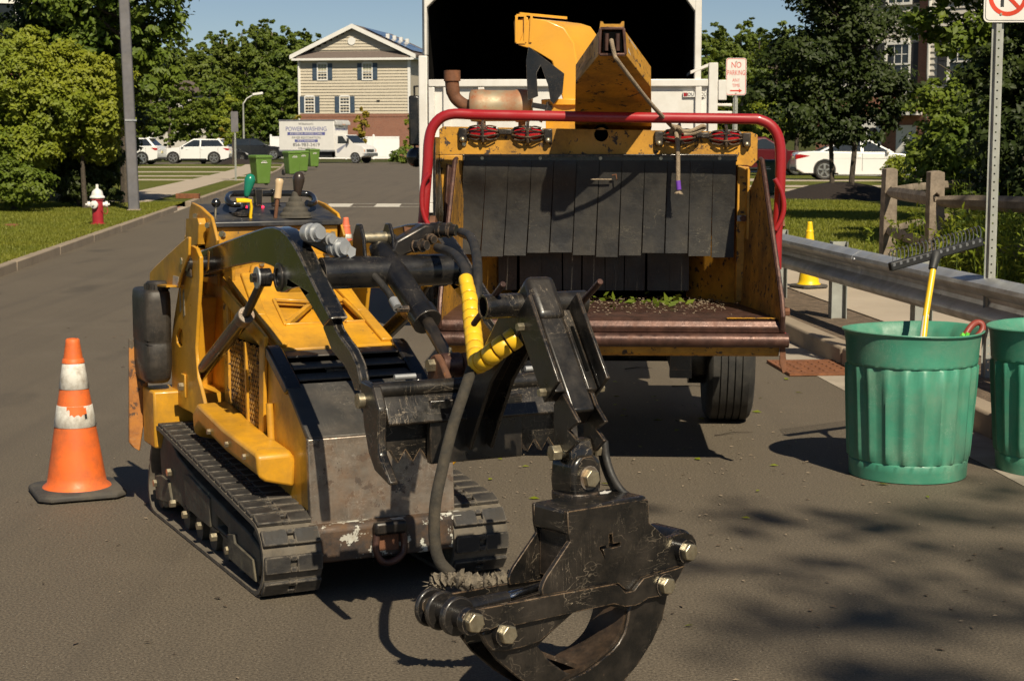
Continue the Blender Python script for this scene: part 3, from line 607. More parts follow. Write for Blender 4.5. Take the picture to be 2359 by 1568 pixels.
bt.append((.006, .115)); obj('rubber_boot', MB().lathe([(.072,-.006)] + bt, 28, b), surf('dusty_rubber_boot', (.05,.045,.036), .85, dirt=((.14,.12,.09),.6,14)), LR)
b, t = lever('throttle_lever', zA(708,400), zA(713,300), .005, [(.0001,-.02),(.012,-.016),(.0185,-.006),(.02,.0),(.0185,.007),(.012,.017),(.0001,.02)], M['knob_black'], M['bolt'])
yl = [LF.y3(*zA(*q), 1.24) for q in ((868,280),(935,280),(978,285),(985,330),(978,400),(990,500),(992,560))]
obj('yellow_lever', MB().tube(catmull(yl[:2],1)+yl[2:], .0115, 8, True, .6), M['bright_yellow'], LR)
hb = [LF.y3(*zA(900,310), 1.30), LF.y3(*zA(830,308), 1.31), LF.y3(*zA(800,275), 1.36), LF.y3(*zA(815,240), 1.44), LF.y3(*zA(870,228), 1.47), LF.y3(*zA(1100,228), 1.47), LF.y3(*zA(1380,228), 1.47), LF.y3(*zA(1450,250), 1.44), LF.y3(*zA(1468,290), 1.36), LF.y3(*zA(1440,308), 1.31), LF.y3(*zA(1405,298), 1.30)]
obj('hand_bar', MB().tube(catmull(hb, 6), .0135, 12), M['knob_black'], LR)
for q in (1030, 1165):
    p = LF.y3(*zA(q,230), 1.47); obj('bar_post', MB().prism([(p.x-.018,p.z+.02),(p.x+.014,p.z+.02),(p.x+.012,p.z-.05),(p.x+.022,pz(1.47)-.0),(p.x-.02,pz(1.47)-.0),(p.x-.014,p.z-.05)], 'y', 1.44, 1.48), M['black'], LR, bevel=.005)
for q in ((945,337),(1072,337)):
    p = onpanel(*zA(*q)); obj('indicator', MB().sphere(p+Vector((0,0,.004)), .006, 6), M['led'], LR)
obj('panel_hole', MB().lathe([(.05,0),(.05,.002),(.0001,.002)], 20, onpanel(*zA(900,375))), M['hole'], LR)
# lift arms
AO, AI = .312, .248
top = [zA(*q) for q in ((590,665),(800,585),(1000,512),(1090,484),(1150,480),(1205,500),(1255,545),(1300,610),(1345,690),(1420,850),(1510,1030),(1590,1185))]
bot = [zA(*q) for q in ((1570,1200),(1530,1245),(1440,1090),(1345,945),(1280,960),(1250,985),(1200,985),(1160,940),(1170,830),(1150,790),(1080,762),(1000,757),(830,790),(590,860))]
ar = X_(-AO, top + bot)
pvL = LF.x(*zA(512,765), -.372)
ar = [(pvL[0]+.03, pvL[1]+.055)] + ar + [(pvL[0]+.03, pvL[1]-.06), (pvL[0]+.06, pvL[1])]
tipp = X_(-.29, [zA(*q) for q in ((1530,1170),(1605,1190),(1625,1260),(1680,1345),(1745,1430),(1790,1530),(1812,1640),(1815,1730),(1770,1735),(1745,1650),(1690,1545),(1600,1440),(1530,1260))])
BS = LF.x(*zA(1195,870), -AO)
for sx in (-1, 1):
    A_ = obj('lift_arm', MB().prism(ar, 'x', sx*AO, sx*AI), M['black_arm'], LR, bevel=.012, seg=3)
    obj('arm_tip', MB().prism(tipp, 'x', sx*.29, sx*.255), M['black_arm'], LR, bevel=.006)
    obj('arm_boss', MB().pipe((sx*(AO+.006), BS[0], BS[1]), (sx*(AI-.006), BS[0], BS[1]), .052, .034, 24), M['black'], LR, bevel=.003)
    sm = X_(-AO-.001, [zA(648,665), zA(662,672), zA(655,810), zA(640,830), zA(648,740)]); obj('scuff_mark', MB().prism(sm, 'x', sx*(AO+.0012), sx*(AO-.002)), M['yellow_worn'], LR)
    # lift cylinder
    e = LF.x(*zA(1075,870), -.34); s1 = LF.x(*zA(935,1165), -.34); s2 = LF.x(*zA(560,1640), -.34); xx = sx*.338
    o = obj('lift_cylinder', MB().cyl((xx,*s2), (xx,*s1), .030, None, 24), M['black'], LR, bevel=.003)
    obj('cylinder_collar', MB().cyl((xx, s1[0]+(s2[0]-s1[0])*.06, s1[1]+(s2[1]-s1[1])*.06), (xx, s1[0]-(s2[0]-s1[0])*.02, s1[1]-(s2[1]-s1[1])*.02), .033, None, 24), M['steel'], o, bevel=.003)
    obj('cylinder_rod', MB().cyl((xx,*s1), (xx,*e), .0165, None, 16), M['burnt'], o)
    obj('rod_eye', MB().pipe((xx-.022,*e), (xx+.022,*e), .034, .016, 22), M['black'], o)
    obj('eye_washer', MB().cyl((xx+sx*.023,*e), (xx+sx*.029,*e), .04, None, 22), M['galv'], o)
    obj('eye_pin', MB().hexb((xx+sx*.029,*e), (sx,0,0), .018, .02), M['black'], o)
    obj('pin_shaft', MB().cyl((xx,*e), (sx*.26,*BS), .015, None, 12), M['black'], o)
# cross tube and hydraulic bits on it
yc = -.11; zc = LF.y3(890, 625, yc).z
obj('cross_tube', MB().cyl((-AI,yc,zc), (AI,yc,zc), .056, None, 32), M['black'], LR)
cpl = lambda p0, p1, r: MB().tube([Vector(p0).lerp(Vector(p1), t) for t in (0,.06,.061,.3,.301,.45,.451,.7,.701,.78,.781,1)], [r*.8,r*.8,r,r,r*1.12,r*1.12,r*.95,r*.95,r*1.1,r*1.1,r*.8,r*.8], 16)
p0 = LF.y3(*zA(1395,530), -.02); p1 = LF.y3(*zA(1515,525), -.10); obj('hydraulic_coupler', cpl(p0, p1, .030), M['galv'], LR)
p0 = LF.y3(*zA(1540,575), -.03); p1 = LF.y3(*zA(1612,580), -.10); obj('hydraulic_coupler', cpl(p0, p1, .020), M['galv'], LR)
p0 = LF.y3(*zA(1600,640), -.05); p1 = LF.y3(*zA(1705,640), -.12); obj('hydraulic_coupler', cpl(p0, p1, .032), M['galv'], LR)
obj('coupler_bracket', MB().bar(LF.y3(*zA(1400,545), 0.0), LF.y3(*zA(1680,690), -.04), .04, .05), M['black_worn'], LR, bevel=.006)
obj('slotted_plate', MB().prism(Y_(-.13, [zA(1720,690),zA(1745,625),zA(1785,650),zA(1780,700),zA(1740,722)]), 'y', -.13, -.124), M['galv'], LR)
# tilt cylinder
tcT = Vector((-.02, .02, LF.y3(855,548,.02).z)); c0 = LF.y3(885,590,-.06); c1 = LF.y3(985,742,-.36); cE = LF.y3(1037,832,-.70)
ct = obj('tilt_cylinder', MB().tube([c0 + (c0-c1)*.15, c0, c0.lerp(c1,.02), c0.lerp(c1,.85), c0.lerp(c1,.851), c1], [.036,.047,.045,.045,.052,.052], 26), M['black'], LR, bevel=.002)
obj('cylinder_rod', MB().cyl(c1, cE, .022, None, 18), M['burnt'], ct)
for sx in (-1, 1):
    pp = [(.07,zc+.02),(.05,zc+.125),(.02,zc+.165),(-.02,zc+.165),(-.05,zc+.12),(-.07,zc+.0),(-.13,zc-.02),(-.05,zc-.03)]
    xx = c0.x - .03 + sx*.055; obj('clevis_plate', MB().prism([(y-.04, z) for y, z in pp], 'x', xx-.007, xx+.007), M['black'], LR, bevel=.006)
obj('clevis_pin', MB().cyl((c0.x-.09, -.03, zc+.115), (c0.x+.03, -.03, zc+.115), .02, None, 16), M['bolt'], LR)
hp_ = [LF.y3(*zB(*q), k) for q, k in (((640,470),-.12),((660,530),-.15),((720,600),-.2),((780,670),-.26),((815,730),-.3),((850,790),-.34))]
obj('cylinder_hose', MB().tube(catmull(hp_, 5), .013, 10), M['hoseb'], LR)
obj('hose_fitting', MB().tube([hp_[-2], hp_[-1]], .017, 10), M['galv'], LR)
obj('hose_fitting', MB().cyl(LF.y3(*zB(840,795),-.33), LF.y3(*zB(930,795),-.33), .012, None, 8), M['burnt'], LR)
# right hand manifold with couplers
mf = LF.y3(*zB(900,290), -.08); obj('hose_manifold', MB().prism([(mf.x-.07,mf.z-.07),(mf.x+.06,mf.z-.02),(mf.x+.13,mf.z+.06),(mf.x+.07,mf.z+.065),(mf.x-.04,mf.z+.01)], 'y', -.10, -.04), M['burnt'], LR, bevel=.01)
obj('manifold_tab', MB().prism(Y_(-.04, [zB(890,165),zB(980,180),zB(970,235),zB(900,230)]), 'y', -.05, -.035), M['rust'], LR)
for (a, b_, r) in (((1095,190),(1300,195),.026),((925,315),(1075,310),.022),((1035,250),(1130,265),.018)):
    obj('hydraulic_coupler', cpl(LF.y3(*zB(*a), -.06), LF.y3(*zB(*b_), -.14), r), M['burnt'], LR)
hk = MB(); hk.tube(catmull([LF.y3(*zB(*q), -.02) for q in ((770,235),(830,260),(850,320),(890,350))], 5), .014, 10); obj('loop_hose', hk, M['hoseb'], LR)
# quick-attach plate carried by the arm tips
qy = -.80
q = obj('attach_plate', MB().prism([(qy-.03,.825),(qy-.045,.81),(qy-.085,.738),(qy-.075,.73),(qy-.0,.80)], 'x', -.305, .305), M['black_worn'], LR, bevel=.004)
obj('attach_bar', MB().cyl((-.335,qy-.02,.835), (.335,qy-.02,.835), .026, None, 20), M['black_worn'], LR, bevel=.002)
tz = [(-.31,.80),(.31,.80),(.31,.64)] + [q for i in range(12) for q in ((.30-.05*i,.605),(.275-.05*i,.645))] + [(-.31,.645)]
obj('toothed_plate', MB().prism(tz, 'y', qy-.02, qy+.01), M['black_worn'], LR)
for sx in (-1, 1):
    e = [(qy+.06,.86),(qy-.05,.855),(qy-.10,.79),(qy-.09,.70),(qy-.10,.65),(qy-.19,.578),(qy-.18,.57),(qy-.06,.595),(qy-.01,.64),(qy+.03,.72)]
    obj('attach_ear', MB().prism(e, 'x', sx*.345, sx*.315), M['black_worn'], LR, bevel=.006)
    obj('tip_pin', MB().cyl((sx*.30,qy+.03,.80), (sx*.365,qy+.03,.80), .024, None, 16), M['bolt'], LR)
    obj('lock_pin', MB().cyl((sx*.19,qy-.02,.874), (sx*.26,qy-.02,.874), .009, None, 10), M['galv'], LR)
for sx in (-1, 1):
    o = obj('tilt_lug', MB().prism([(-.64,.78),(-.80,.78),(-.80,.86),(-.75,.905),(-.71,.925),(-.67,.91),(-.645,.87)], 'x', cE.x+sx*.035, cE.x+sx*.058), M['rust'], LR, bevel=.008)
obj('rod_eye', MB().cyl((cE.x-.033, cE.y, cE.z-.01), (cE.x+.033, cE.y, cE.z-.01), .038, None, 22), M['rust_edge'], LR, bevel=.004)
obj('tilt_pin', MB().hexb((cE.x-.05,cE.y,cE.z-.01), (-1,0,0), .022, .03), M['bolt'], LR)
obj('grease_fitting', MB().cyl((cE.x,cE.y,cE.z+.025), (cE.x,cE.y,cE.z+.045), .005, None, 8), M['bolt'], LR)
# ================================================================== LOG GRAPPLE hanging from the loader
GF = Fr(.207, 4.602, 40)
GRr = thing('log_grapple', 'scuffed black hydraulic log grapple on a mast in the foreground', 'grapple', GF.O, math.radians(40))
mat4 = lambda F: Matrix.Translation(F.O) @ Matrix.Rotation(math.radians(F.deg), 4, 'Z')
LG = mat4(GF).inverted() @ mat4(LF)                     # loader frame -> grapple frame
def gl(name, mb, mat, parent=GRr, **k): mb.xf(LG); return obj(name, mb, mat, parent, **k)
zE = lambda x, y: (943.6 + .3611*x, 603.9 + .3611*y)
zF = lambda x, y: (943.6 + .3141*x, 1075.7 + .3141*y)
GX = lambda k, pts: [GF.y(*zF(*p), k) for p in pts]
BW = M['black_worn']
M['jaw_in'] = surf('scraped_jaw_steel', (.03,.022,.016), .45, .3, var=.4, vs=12, dirt=((.14,.085,.05),.7,9), scratch=((.4,.32,.24),.8,9))
# mast (loader frame)
a = LF.x3(*zE(838,150), 0); b = LF.x3(*zE(1113,945), 0); ax = (b-a).normalized(); nb = Vector((0, ax.z, -ax.y)); nb = nb if nb.y > 0 else -nb
mid = lambda t: a.lerp(b, t)
MST = gl('mast', MB().obb(mid(.5)+nb*.04, (.0375,0,0), ax*((b-a).length/2), nb*.04), BW, bevel=.008)
gl('mast_cap', MB().obb(mid(.10)+nb*.035, (.047,0,0), ax*.075, nb*.048), BW, bevel=.022, seg=3)
for sx in (-1, 1):
    gl('mast_flange', MB().obb(mid(.52)+nb*.03+Vector((sx*.052,0,0)), (.016,0,0), ax*.135, nb*.028), BW, bevel=.004)
    gl('flange_rib', MB().obb(mid(.50)+nb*.0+Vector((sx*.076,0,0)), (.006,0,0), ax*.145, nb*.055), BW, bevel=.003)
    gl('flange_slot', MB().obb(mid(.52)+nb*.001+Vector((sx*.053,0,0)), (.005,0,0), ax*.075, nb*.002), M['hole'])
    for t in (.28,.80): gl('bolt', MB().hexb(mid(t)+nb*.03+Vector((sx*.082,0,0)), (sx,0,0), .012, .02), M['bolt'])
# crossing tube with pegs
tcn = LF.x3(*zE(818,232), 0) + nb*.03
gl('cross_tube', MB().pipe((-.165,tcn.y,tcn.z), (.165,tcn.y,tcn.z), .0355, .029, 28), BW)
gl('tube_core', MB().cyl((-.10,tcn.y,tcn.z), (.10,tcn.y,tcn.z), .0292, None, 20), M['hole'])
for sx, q0, q1 in ((-1,(408,395),(598,138)), (1,(1015,352),(1218,122))):
    p0 = LF.x3(*zE(*q0), sx*.13); p1 = LF.x3(*zE(*q1), sx*.13)
    gl('peg', MB().cyl(p0, p1, .0095, None, 14), M['rust_edge'], bevel=.002)
# boom gusset back to the attach plate
for sx in (-1, 1):
    gl('boom_plate', MB().prism([(-.84,.66),(-.84,.82),(-1.15,tcn.z-.01),(tcn.y-.01,tcn.z+.0),(tcn.y+.015,tcn.z-.075),(-1.06,.88),(-.95,.72),(-.90,.64)], 'x', sx*.042, sx*.030), BW, bevel=.005)
gl('boom_web', MB().prism([(-.84,.80),(-1.14,tcn.z-.03),(-1.17,tcn.z-.07),(-.86,.74)], 'x', -.030, .030), BW)
gl('boom_foot', MB().box(-.16,.16,-.865,-.835,.60,.80), BW, bevel=.004)
# toothed fork plates
for sx, pts in ((-1, ((930,905),(985,838),(1012,880),(1086,1018),(1020,1070),(1084,1142),(1010,1215),(930,1165))), (1, ((1120,800),(1168,832),(1190,900),(1256,1016),(1196,1062),(1250,1136),(1190,1205),(1120,1160)))):
    k = sx*.046; pl = [LF.x(*zE(*p), k) for p in pts]; gl('fork_plate', MB().prism(pl, 'x', k-.006, k+.006), BW, bevel=.002)
pin = LF.x3(*zE(960,1212), -.05); py_, pz_ = pin.y, pin.z
gl('knuckle_pin', MB().cyl((-.06,py_,pz_), (.066,py_,pz_), .016, None, 16), M['bolt'])
gl('nut', MB().hexb((-.052,py_,pz_), (-1,0,0), .024, .028), M['bolt'], bevel=.002)
gl('nut', MB().hexb((.052,py_,pz_), (1,0,0), .022, .02), M['bolt'])
gl('knuckle_block', MB().prism([(py_-.034,pz_-.05),(py_-.036,pz_+.005),(py_-.02,pz_+.036),(py_+.02,pz_+.036),(py_+.036,pz_),(py_+.034,pz_-.05)], 'x', -.038, .038), BW, bevel=.006)
kw = LG @ Vector((0, py_, pz_)); kx, ky = kw.x, kw.y
# swivel head (grapple frame)
sw_ = obj('swivel_head', MB().prism([(kx-.05,.62),(kx-.055,.66),(kx-.05,pz_-.025),(kx-.03,pz_-.006),(kx+.03,pz_-.006),(kx+.05,pz_-.025),(kx+.055,.66),(kx+.05,.62)], 'y', ky-.05, ky+.05), BW, GRr, bevel=.012, seg=3)
hp2 = GF.y3(*zE(1148,1375), ky-.053); obj('bolt', MB().hexb((hp2.x, ky-.05, hp2.z), (0,-1,0), .027, .02), M['bolt'], sw_, bevel=.002)
obj('washer', MB().cyl((hp2.x, ky-.05, hp2.z), (hp2.x, ky-.054, hp2.z), .034, None, 20), M['steel'], sw_)
obj('swivel_base', MB().cyl((kx,ky,.606), (kx,ky,.63), .068, None, 24), M['burnt'], GRr, bevel=.003)
# bell shaped body
body = GX(-.09, [(1158,330),(1175,322),(1740,232),(1752,245),(1757,405),(1890,520),(1985,485),(2035,480),(2075,495),(2100,540),(2107,590),(2095,640),(2060,690),(1990,720),(1735,795),(1712,840),(1690,880),(1640,902),(1590,900),(1560,880),(1530,852),(980,938),(972,895),(985,850),(1010,800),(1180,545),(1165,470)])
cross = GX(-.09, [(1465,490),(1487,488),(1492,560),(1548,550),(1548,578),(1490,590),(1420,602),(1432,668),(1405,610),(1396,608),(1396,582),(1465,568)])
BD = obj('body_plate', MB().prism(body, 'y', -.09, -.074, holes=[cross]), BW, GRr, bevel=.003)
obj('body_plate', MB().prism(body, 'y', .074, .09), BW, GRr, bevel=.003)
zt = max(q[1] for q in body); xl = min(q[0] for q in body if q[1] > .56); xr = max(q[0] for q in body if q[1] > .58)
obj('top_channel', MB().box(xl+.002, xr-.002, -.0895, .0895, zt-.068, zt+.003), BW, GRr, bevel=.012, seg=3)
obj('paint_chip', MB().prism([(.062,.012),(.085,.005),(.11,.018),(.095,.022),(.10,.034),(.08,.024),(.068,.032)], 'z', zt+.003, zt+.0042), M['sign_white'], GRr)
obj('inner_block', MB().box(xl+.02, xr-.02, -.07, .07, .42, zt-.07), M['burnt'], GRr)
# timing links front and back
link = GX(-.107, [(385,1140),(388,1095),(405,1068),(440,1052),(980,950),(1500,855),(1540,868),(1560,890),(1585,918),(1650,905),(1690,850),(1720,812),(1960,742),(2022,720),(1905,932),(1750,960),(1700,995),(1650,1015),(1580,1022),(1500,1002),(1180,1070),(770,1160),(740,1142),(690,1145),(600,1190),(470,1216),(415,1195)])
for y0, y1 in ((-.107,-.093), (.093,.107)):
    obj('link_plate', MB().prism(link, 'y', y0, y1), BW, GRr, bevel=.003)
lp = GF.y3(*zF(468,1130), -.107)
for y0 in (-.05, .03, .10): obj('pivot_boss', MB().pipe((lp.x,y0,lp.z), (lp.x,y0+.022,lp.z), .052, .022, 26), M['black'], GRr, bevel=.004)
obj('pivot_tube', MB().cyl((lp.x,-.09,lp.z), (lp.x,.12,lp.z), .028, None, 18), M['black'], GRr)
for q, r in (((468,1135),.028), ((712,1222),.027), ((1880,865),.026), ((2042,618),.027)):
    p = GF.y3(*zF(*q), -.112); b_ = obj('bolt', MB().hexb((p.x,-.100,p.z), (0,-1,0), r, .028), M['bolt'], GRr, bevel=.003)
    obj('washer', MB().cyl((p.x,-.088,p.z), (p.x,-.1105,p.z), r*1.25, None, 22), M['black'], b_)
rb = GF.y3(*zF(2040,600), -.09); obj('cylinder_end', MB().cyl((rb.x-.01,-.07,rb.z), (rb.x-.01,.07,rb.z), .055, None, 24), M['black'], GRr, bevel=.005)
obj('grapple_cylinder', MB().cyl((-.10,0,.425), (rb.x,0,rb.z), .042, None, 24), M['black'], GRr)
r0 = GF.y3(*zF(715,955), -.01); r1 = GF.y3(*zF(965,880), -.01)
obj('cylinder_rod', MB().cyl(r0, Vector((-.1,-.01,r1.z+.004)), .0165, None, 18), M['chrome'], GRr)
obj('rod_clevis', MB().tube([Vector((lp.x,0,lp.z)), r0.lerp(Vector((lp.x,0,lp.z)),.5), r0], [.024,.024,.019], 16), M['black'], GRr, bevel=.003)
# jaws: side plates with a curved floor between them
jr = [(.195,.372),(.25,.385),(.232,.322),(.213,.254),(.171,.195),(.12,.145),(.055,.098),(-.02,.06),(-.10,.034),(-.19,.022),(-.27,.03),(-.34,.055),(-.30,.09),(-.23,.122),(-.154,.150),(-.085,.162),(-.028,.182),(.015,.20),(.043,.218),(.066,.245),(.076,.275),(.084,.313),(.10,.35)]
for y0, y1 in ((-.088,-.074), (.074,.088)): obj('jaw_plate', MB().prism(jr, 'y', y0, y1), BW, GRr, bevel=.003)
def floor_strip(pts, th, y0, y1):
    n = len(pts); up = [Vector((p[0], 0, p[1])) for p in pts]; mb = MB(); rings = []
    for i in range(n):
        t = (up[min(i+1,n-1)] - up[max(i-1,0)]).normalized(); nn = Vector((-t.z, 0, t.x)); p = up[i]; q = p + nn*th
        rings.append([(p.x,y0,p.z),(p.x,y1,p.z),(q.x,y1,q.z),(q.x,y0,q.z)])
    return mb.loft(rings)
obj('jaw_floor', floor_strip(catmull([(x, z, 0) for x, z in ((.088,.30),(.070,.25),(.035,.208),(-.03,.176),(-.12,.15),(-.22,.118),(-.32,.06))], 4) and [(p.x, p.y) for p in catmull([(x, z, 0) for x, z in ((.088,.30),(.070,.25),(.035,.208),(-.03,.176),(-.12,.15),(-.22,.118),(-.32,.06))], 4)], -.012, -.075, .075), M['jaw_in'], GRr)
jl = [(-.436,.335),(-.415,.295),(-.379,.25),(-.304,.185),(-.22,.125),(-.12,.075),(-.02,.05),(.07,.045),(.10,.06),(.04,.10),(-.05,.13),(-.14,.17),(-.20,.215),(-.24,.262),(-.115,.335),(-.25,.35),(-.38,.356)]
for y0, y1 in ((-.071,-.06), (.06,.071)): obj('jaw_plate', MB().prism(jl, 'y', y0, y1), BW, GRr, bevel=.003)
jf = [(-.25,.258),(-.19,.228),(-.13,.20),(-.05,.16),(.04,.11),(.09,.065)]
obj('jaw_floor', floor_strip(jf, -.012, -.061, .061), M['jaw_in'], GRr)
lob = GX(-.104, [(560,1240),(565,1212),(600,1198),(660,1165),(1238,1066),(1100,1190),(985,1288),(850,1335),(720,1360),(640,1358),(590,1310)])
obj('jaw_lug', MB().prism(lob, 'y', -.090, -.0725), BW, GRr, bevel=.004)
# the grapple is shallower behind its swivel than in front of it
for o in GRr.children:
    if o.name.split('.')[0] in ('body_plate','link_plate','pivot_boss','pivot_tube','jaw_plate','jaw_floor','top_channel','inner_block','cylinder_end'):
        for v in o.data.vertices:
            if v.co.y > 0: v.co.y *= .64
# hoses on the grapple
w = GF.w3
sl_pts = [w(1088,846,5.02), w(1068,905,4.96), w(1042,985,4.90), w(1020,1075,4.84), w(1003,1160,4.80), w(1001,1240,4.78), w(1012,1290,4.77), w(1040,1322,4.76)]
obj('hose_sleeve', MB().tube(catmull(sl_pts, 8), .0172, 14), M['hose'], GRr)
fr_pts = catmull([w(1000,1345,4.77), w(1030,1330,4.76), w(1080,1338,4.75), w(1130,1340,4.75), w(1170,1332,4.75), w(1205,1322,4.76)], 8)
fm = MB().tube(fr_pts, [.021 + .007*math.sin(i*2.1) + random.uniform(-.003,.006) for i in range(len(fr_pts))], 12)
fm.v = [tuple(Vector(p) + Vector((random.uniform(-1,1), random.uniform(-1,1), random.uniform(-1,1)))*.0045) for p in fm.v]
for p in fr_pts[:-8]:
    for k in range(16):
        d = Vector((random.uniform(-1,1), random.uniform(-1,1), random.uniform(-1,1))).normalized(); q = Vector(p) + d*.018; e = q + d*random.uniform(.008,.022); s_ = d.orthogonal()*.0016
        fm.add([q-s_, q+s_, e], [(0,1,2)])
obj('frayed_sleeve', fm, M['fray'], GRr)
obj('grapple_hose', MB().tube(catmull([w(1200,1324,4.76), w(1240,1312,4.74), w(1285,1296,4.74), w(1340,1280,4.74)], 6), .0195, 12), M['hose'], GRr)
obj('swivel_hose', MB().tube(catmull([w(1385,1010,4.75), w(1388,1050,4.74), w(1400,1090,4.72), w(1420,1128,4.70), w(1450,1150,4.70)], 6), .0125, 10), M['hose'], GRr)
obj('swivel_hose', MB().tube(catmull([w(1392,1015,4.72), w(1397,1055,4.71), w(1410,1095,4.69), w(1432,1130,4.68), w(1460,1150,4.68)], 6), .0115, 10), M['hoseb'], GRr)
# twin supply hoses from the loader couplers down to the wrap
h1 = catmull([w(1040,572,5.98), w(1008,570,5.96), w(1045,585,5.8), w(1070,615,5.55), w(1078,650,5.42), w(1084,700,5.33)][1:], 6)
obj('supply_hose', MB().tube(h1, .0165, 12), M['hoseb'], GRr)
h2 = catmull([w(1062,535,6.0), w(1085,548,5.85), w(1097,585,5.65), w(1100,640,5.45), w(1098,700,5.35)], 6)
obj('supply_hose', MB().tube(h2, .0165, 12), M['hoseb'], GRr)
# yellow spiral wrap: bands
def bands(path, r, n, gap, name='wrap_band'):
    P = catmull(path, 30); d = [0]
    for i, j in zip(P, P[1:]): d.append(d[-1] + (j-i).length)
    at = lambda t: P[min(range(len(P)), key=lambda i: abs(d[i]-t*d[-1]))]
    for i in range(n):
        ts = [(i + (1-gap)*k/4)/n for k in range(5)]; pp = [at(t) for t in ts]
        rr = r(i/n) if callable(r) else r
        obj(name, MB().tube([pp[0], pp[0].lerp(pp[1],.4), pp[2], pp[3].lerp(pp[4],.6), pp[4]], [rr*.93, rr, rr*1.02, rr, rr*.93], 18), M['wrap'], GRr)
bands([w(1072,640,5.40), w(1082,690,5.33), w(1087,740,5.26), w(1092,785,5.18), w(1097,826,5.10), w(1104,842,5.05)], lambda t: .023 + .005*min(1, t*3), 11, .06)
bands([w(1098,838,5.03), w(1120,826,4.98), w(1150,803,4.95), w(1196,772,4.95)], .032, 5, .12)
obj('wrapped_hose', MB().tube(catmull([w(1098,838,5.03), w(1120,826,4.98), w(1150,803,4.95), w(1196,772,4.95), w(1215,764,4.97)], 5), .02, 12), M['hoseb'], GRr)
obj('hose_fitting', MB().cyl(w(1207,766,4.95), w(1238,768,4.95), .011, None, 10), M['bolt'], GRr)
# ================================================================== WOOD CHIPPER
CF = Fr(.465, 7.99, -3)
CR = thing('wood_chipper', 'yellow towed wood chipper with red safety bar and grey rubber curtain', 'chipper', CF.O, math.radians(-3))
cy = lambda k, pts: [CF.y(*p, k) for p in pts]
YW = M['yellow_worn']
obj('infeed_table', MB().prism([(.02,.745),(.03,.70),(.9,.70),(.95,.755),(.5,.765),(.06,.765)], 'x', -.80, .80), M['rust_edge'], CR, bevel=.006)
lip = obj('table_lip', MB().prism([(-.025,.70),(-.035,.73),(-.02,.755),(.015,.768),(.07,.768),(.07,.69)], 'x', -.825, .825), M['rust_edge'], CR, bevel=.008, seg=3)
obj('lip_paint', MB().box(.55,.80,-.012,.02,.7685,.7705), YW, lip)
obj('feed_bar', MB().cyl((-.84,-.035,.668), (.84,-.035,.668), .034, None, 24), M['rust_edge'], CR, bevel=.003)
obj('feed_bar_stripe', MB().box(-.83,.83,-.012,.012,.694,.702), M['red'], CR)
obj('table_skirt', MB().prism([(-.01,.655),(.0,.60),(.03,.585),(.05,.585),(.05,.69),(-.005,.69)], 'x', -.80, .80), YW, CR, bevel=.004)
obj('bar_stop', MB().prism([(.80,.64),(.825,.64),(.835,.52),(.815,.51),(.80,.56)], 'y', -.03, -.015), M['rust'], CR, bevel=.003)
for sx in (-1, 1):
    wp = [(-.02,.71),(-.06,.78),(-.035,.86),(.50,1.50),(.54,1.51),(.58,1.45),(.84,1.30),(.86,.72)]
    pl = MB().prism(wp, 'x', sx*.812, sx*.80); pl.v = [(x - sx*.03*(z-.7)/.8 - (.125 if sx > 0 else .03)*sx*max(0,y)/.85*(.35+.65*min(1,(1.5-z)/.5)), y, z) for x, y, z in pl.v]
    o = obj('side_wing', pl, M['yellow_grimy'], CR)
    obj('wing_edge', MB().tube([(sx*.808,-.03,.72),(sx*.808,-.062,.785),(sx*.804,-.038,.865),(sx*(.752 if sx > 0 else .778),.50,1.505),(sx*(.748 if sx > 0 else .775),.545,1.51)], .0125, 8), M['rust_edge'], CR)
obj('wing_bolt', MB().hexb((.815,.0,.80), (1,0,0), .02, .03), M['rust'], CR)
# hopper frame
XA, XB = -.885, .755
tb = cy(.80, [(1012,292),(1020,287),(1738,298),(1748,306),(1746,358),(1738,372),(1722,384),(1060,345),(1012,345)])
tb = [(XA,1.66),(XA+.02,1.675),(XB-.03,1.645),(XB,1.63),(XB,1.50),(XB-.03,1.47),(XB-.06,1.475),(-.77,1.53),(XA,1.53)]
hc = CF.y(1385, 310, .80)
TB = obj('hopper_beam', MB().prism(tb, 'y', .80, .86, holes=[circ(hc[0], hc[1], .036, 20)]), YW, CR, bevel=.006)
obj('beam_hole', MB().cyl((hc[0],.83,hc[1]), (hc[0],.90,hc[1]), .05, None, 20), M['hole'], CR)
obj('hopper_post', MB().prism([(XA,1.529),(-.765,1.529),(-.765,.77),(XA+.05,.77)], 'y', .80, .90), YW, CR, bevel=.006)
obj('post_bar', MB().bar((-.83,.77,1.48), (-.87,.74,.80), .02, .03), M['rust_edge'], CR, bevel=.004)
obj('post_bar', MB().bar((-.80,.775,1.46), (-.83,.75,.80), .03, .02), M['yellow'], CR, bevel=.004)
obj('hopper_post', MB().prism([(.655,1.475),(XB-.04,1.468),(.72,1.25),(.70,1.12),(.70,.77),(.655,.77)], 'y', .80, .90), YW, CR, bevel=.006)
obj('post_flange', MB().box(.70,.712,.72,.80,1.10,1.46), M['yellow'], CR)
obj('latch_bracket', MB().box(.655,.73,.775,.80,1.19,1.22), M['galv'], CR); obj('latch_bolt', MB().hexb((.685,.775,1.205), (0,-1,0), .018, .03), M['rust'], CR)
obj('latch_tab', MB().box(.72,.735,.74,.80,1.15,1.24), M['yellow'], CR)
obj('hopper_roof', MB().box(XA+.03,XB-.03,.86,1.75,1.60,1.63), YW, CR)
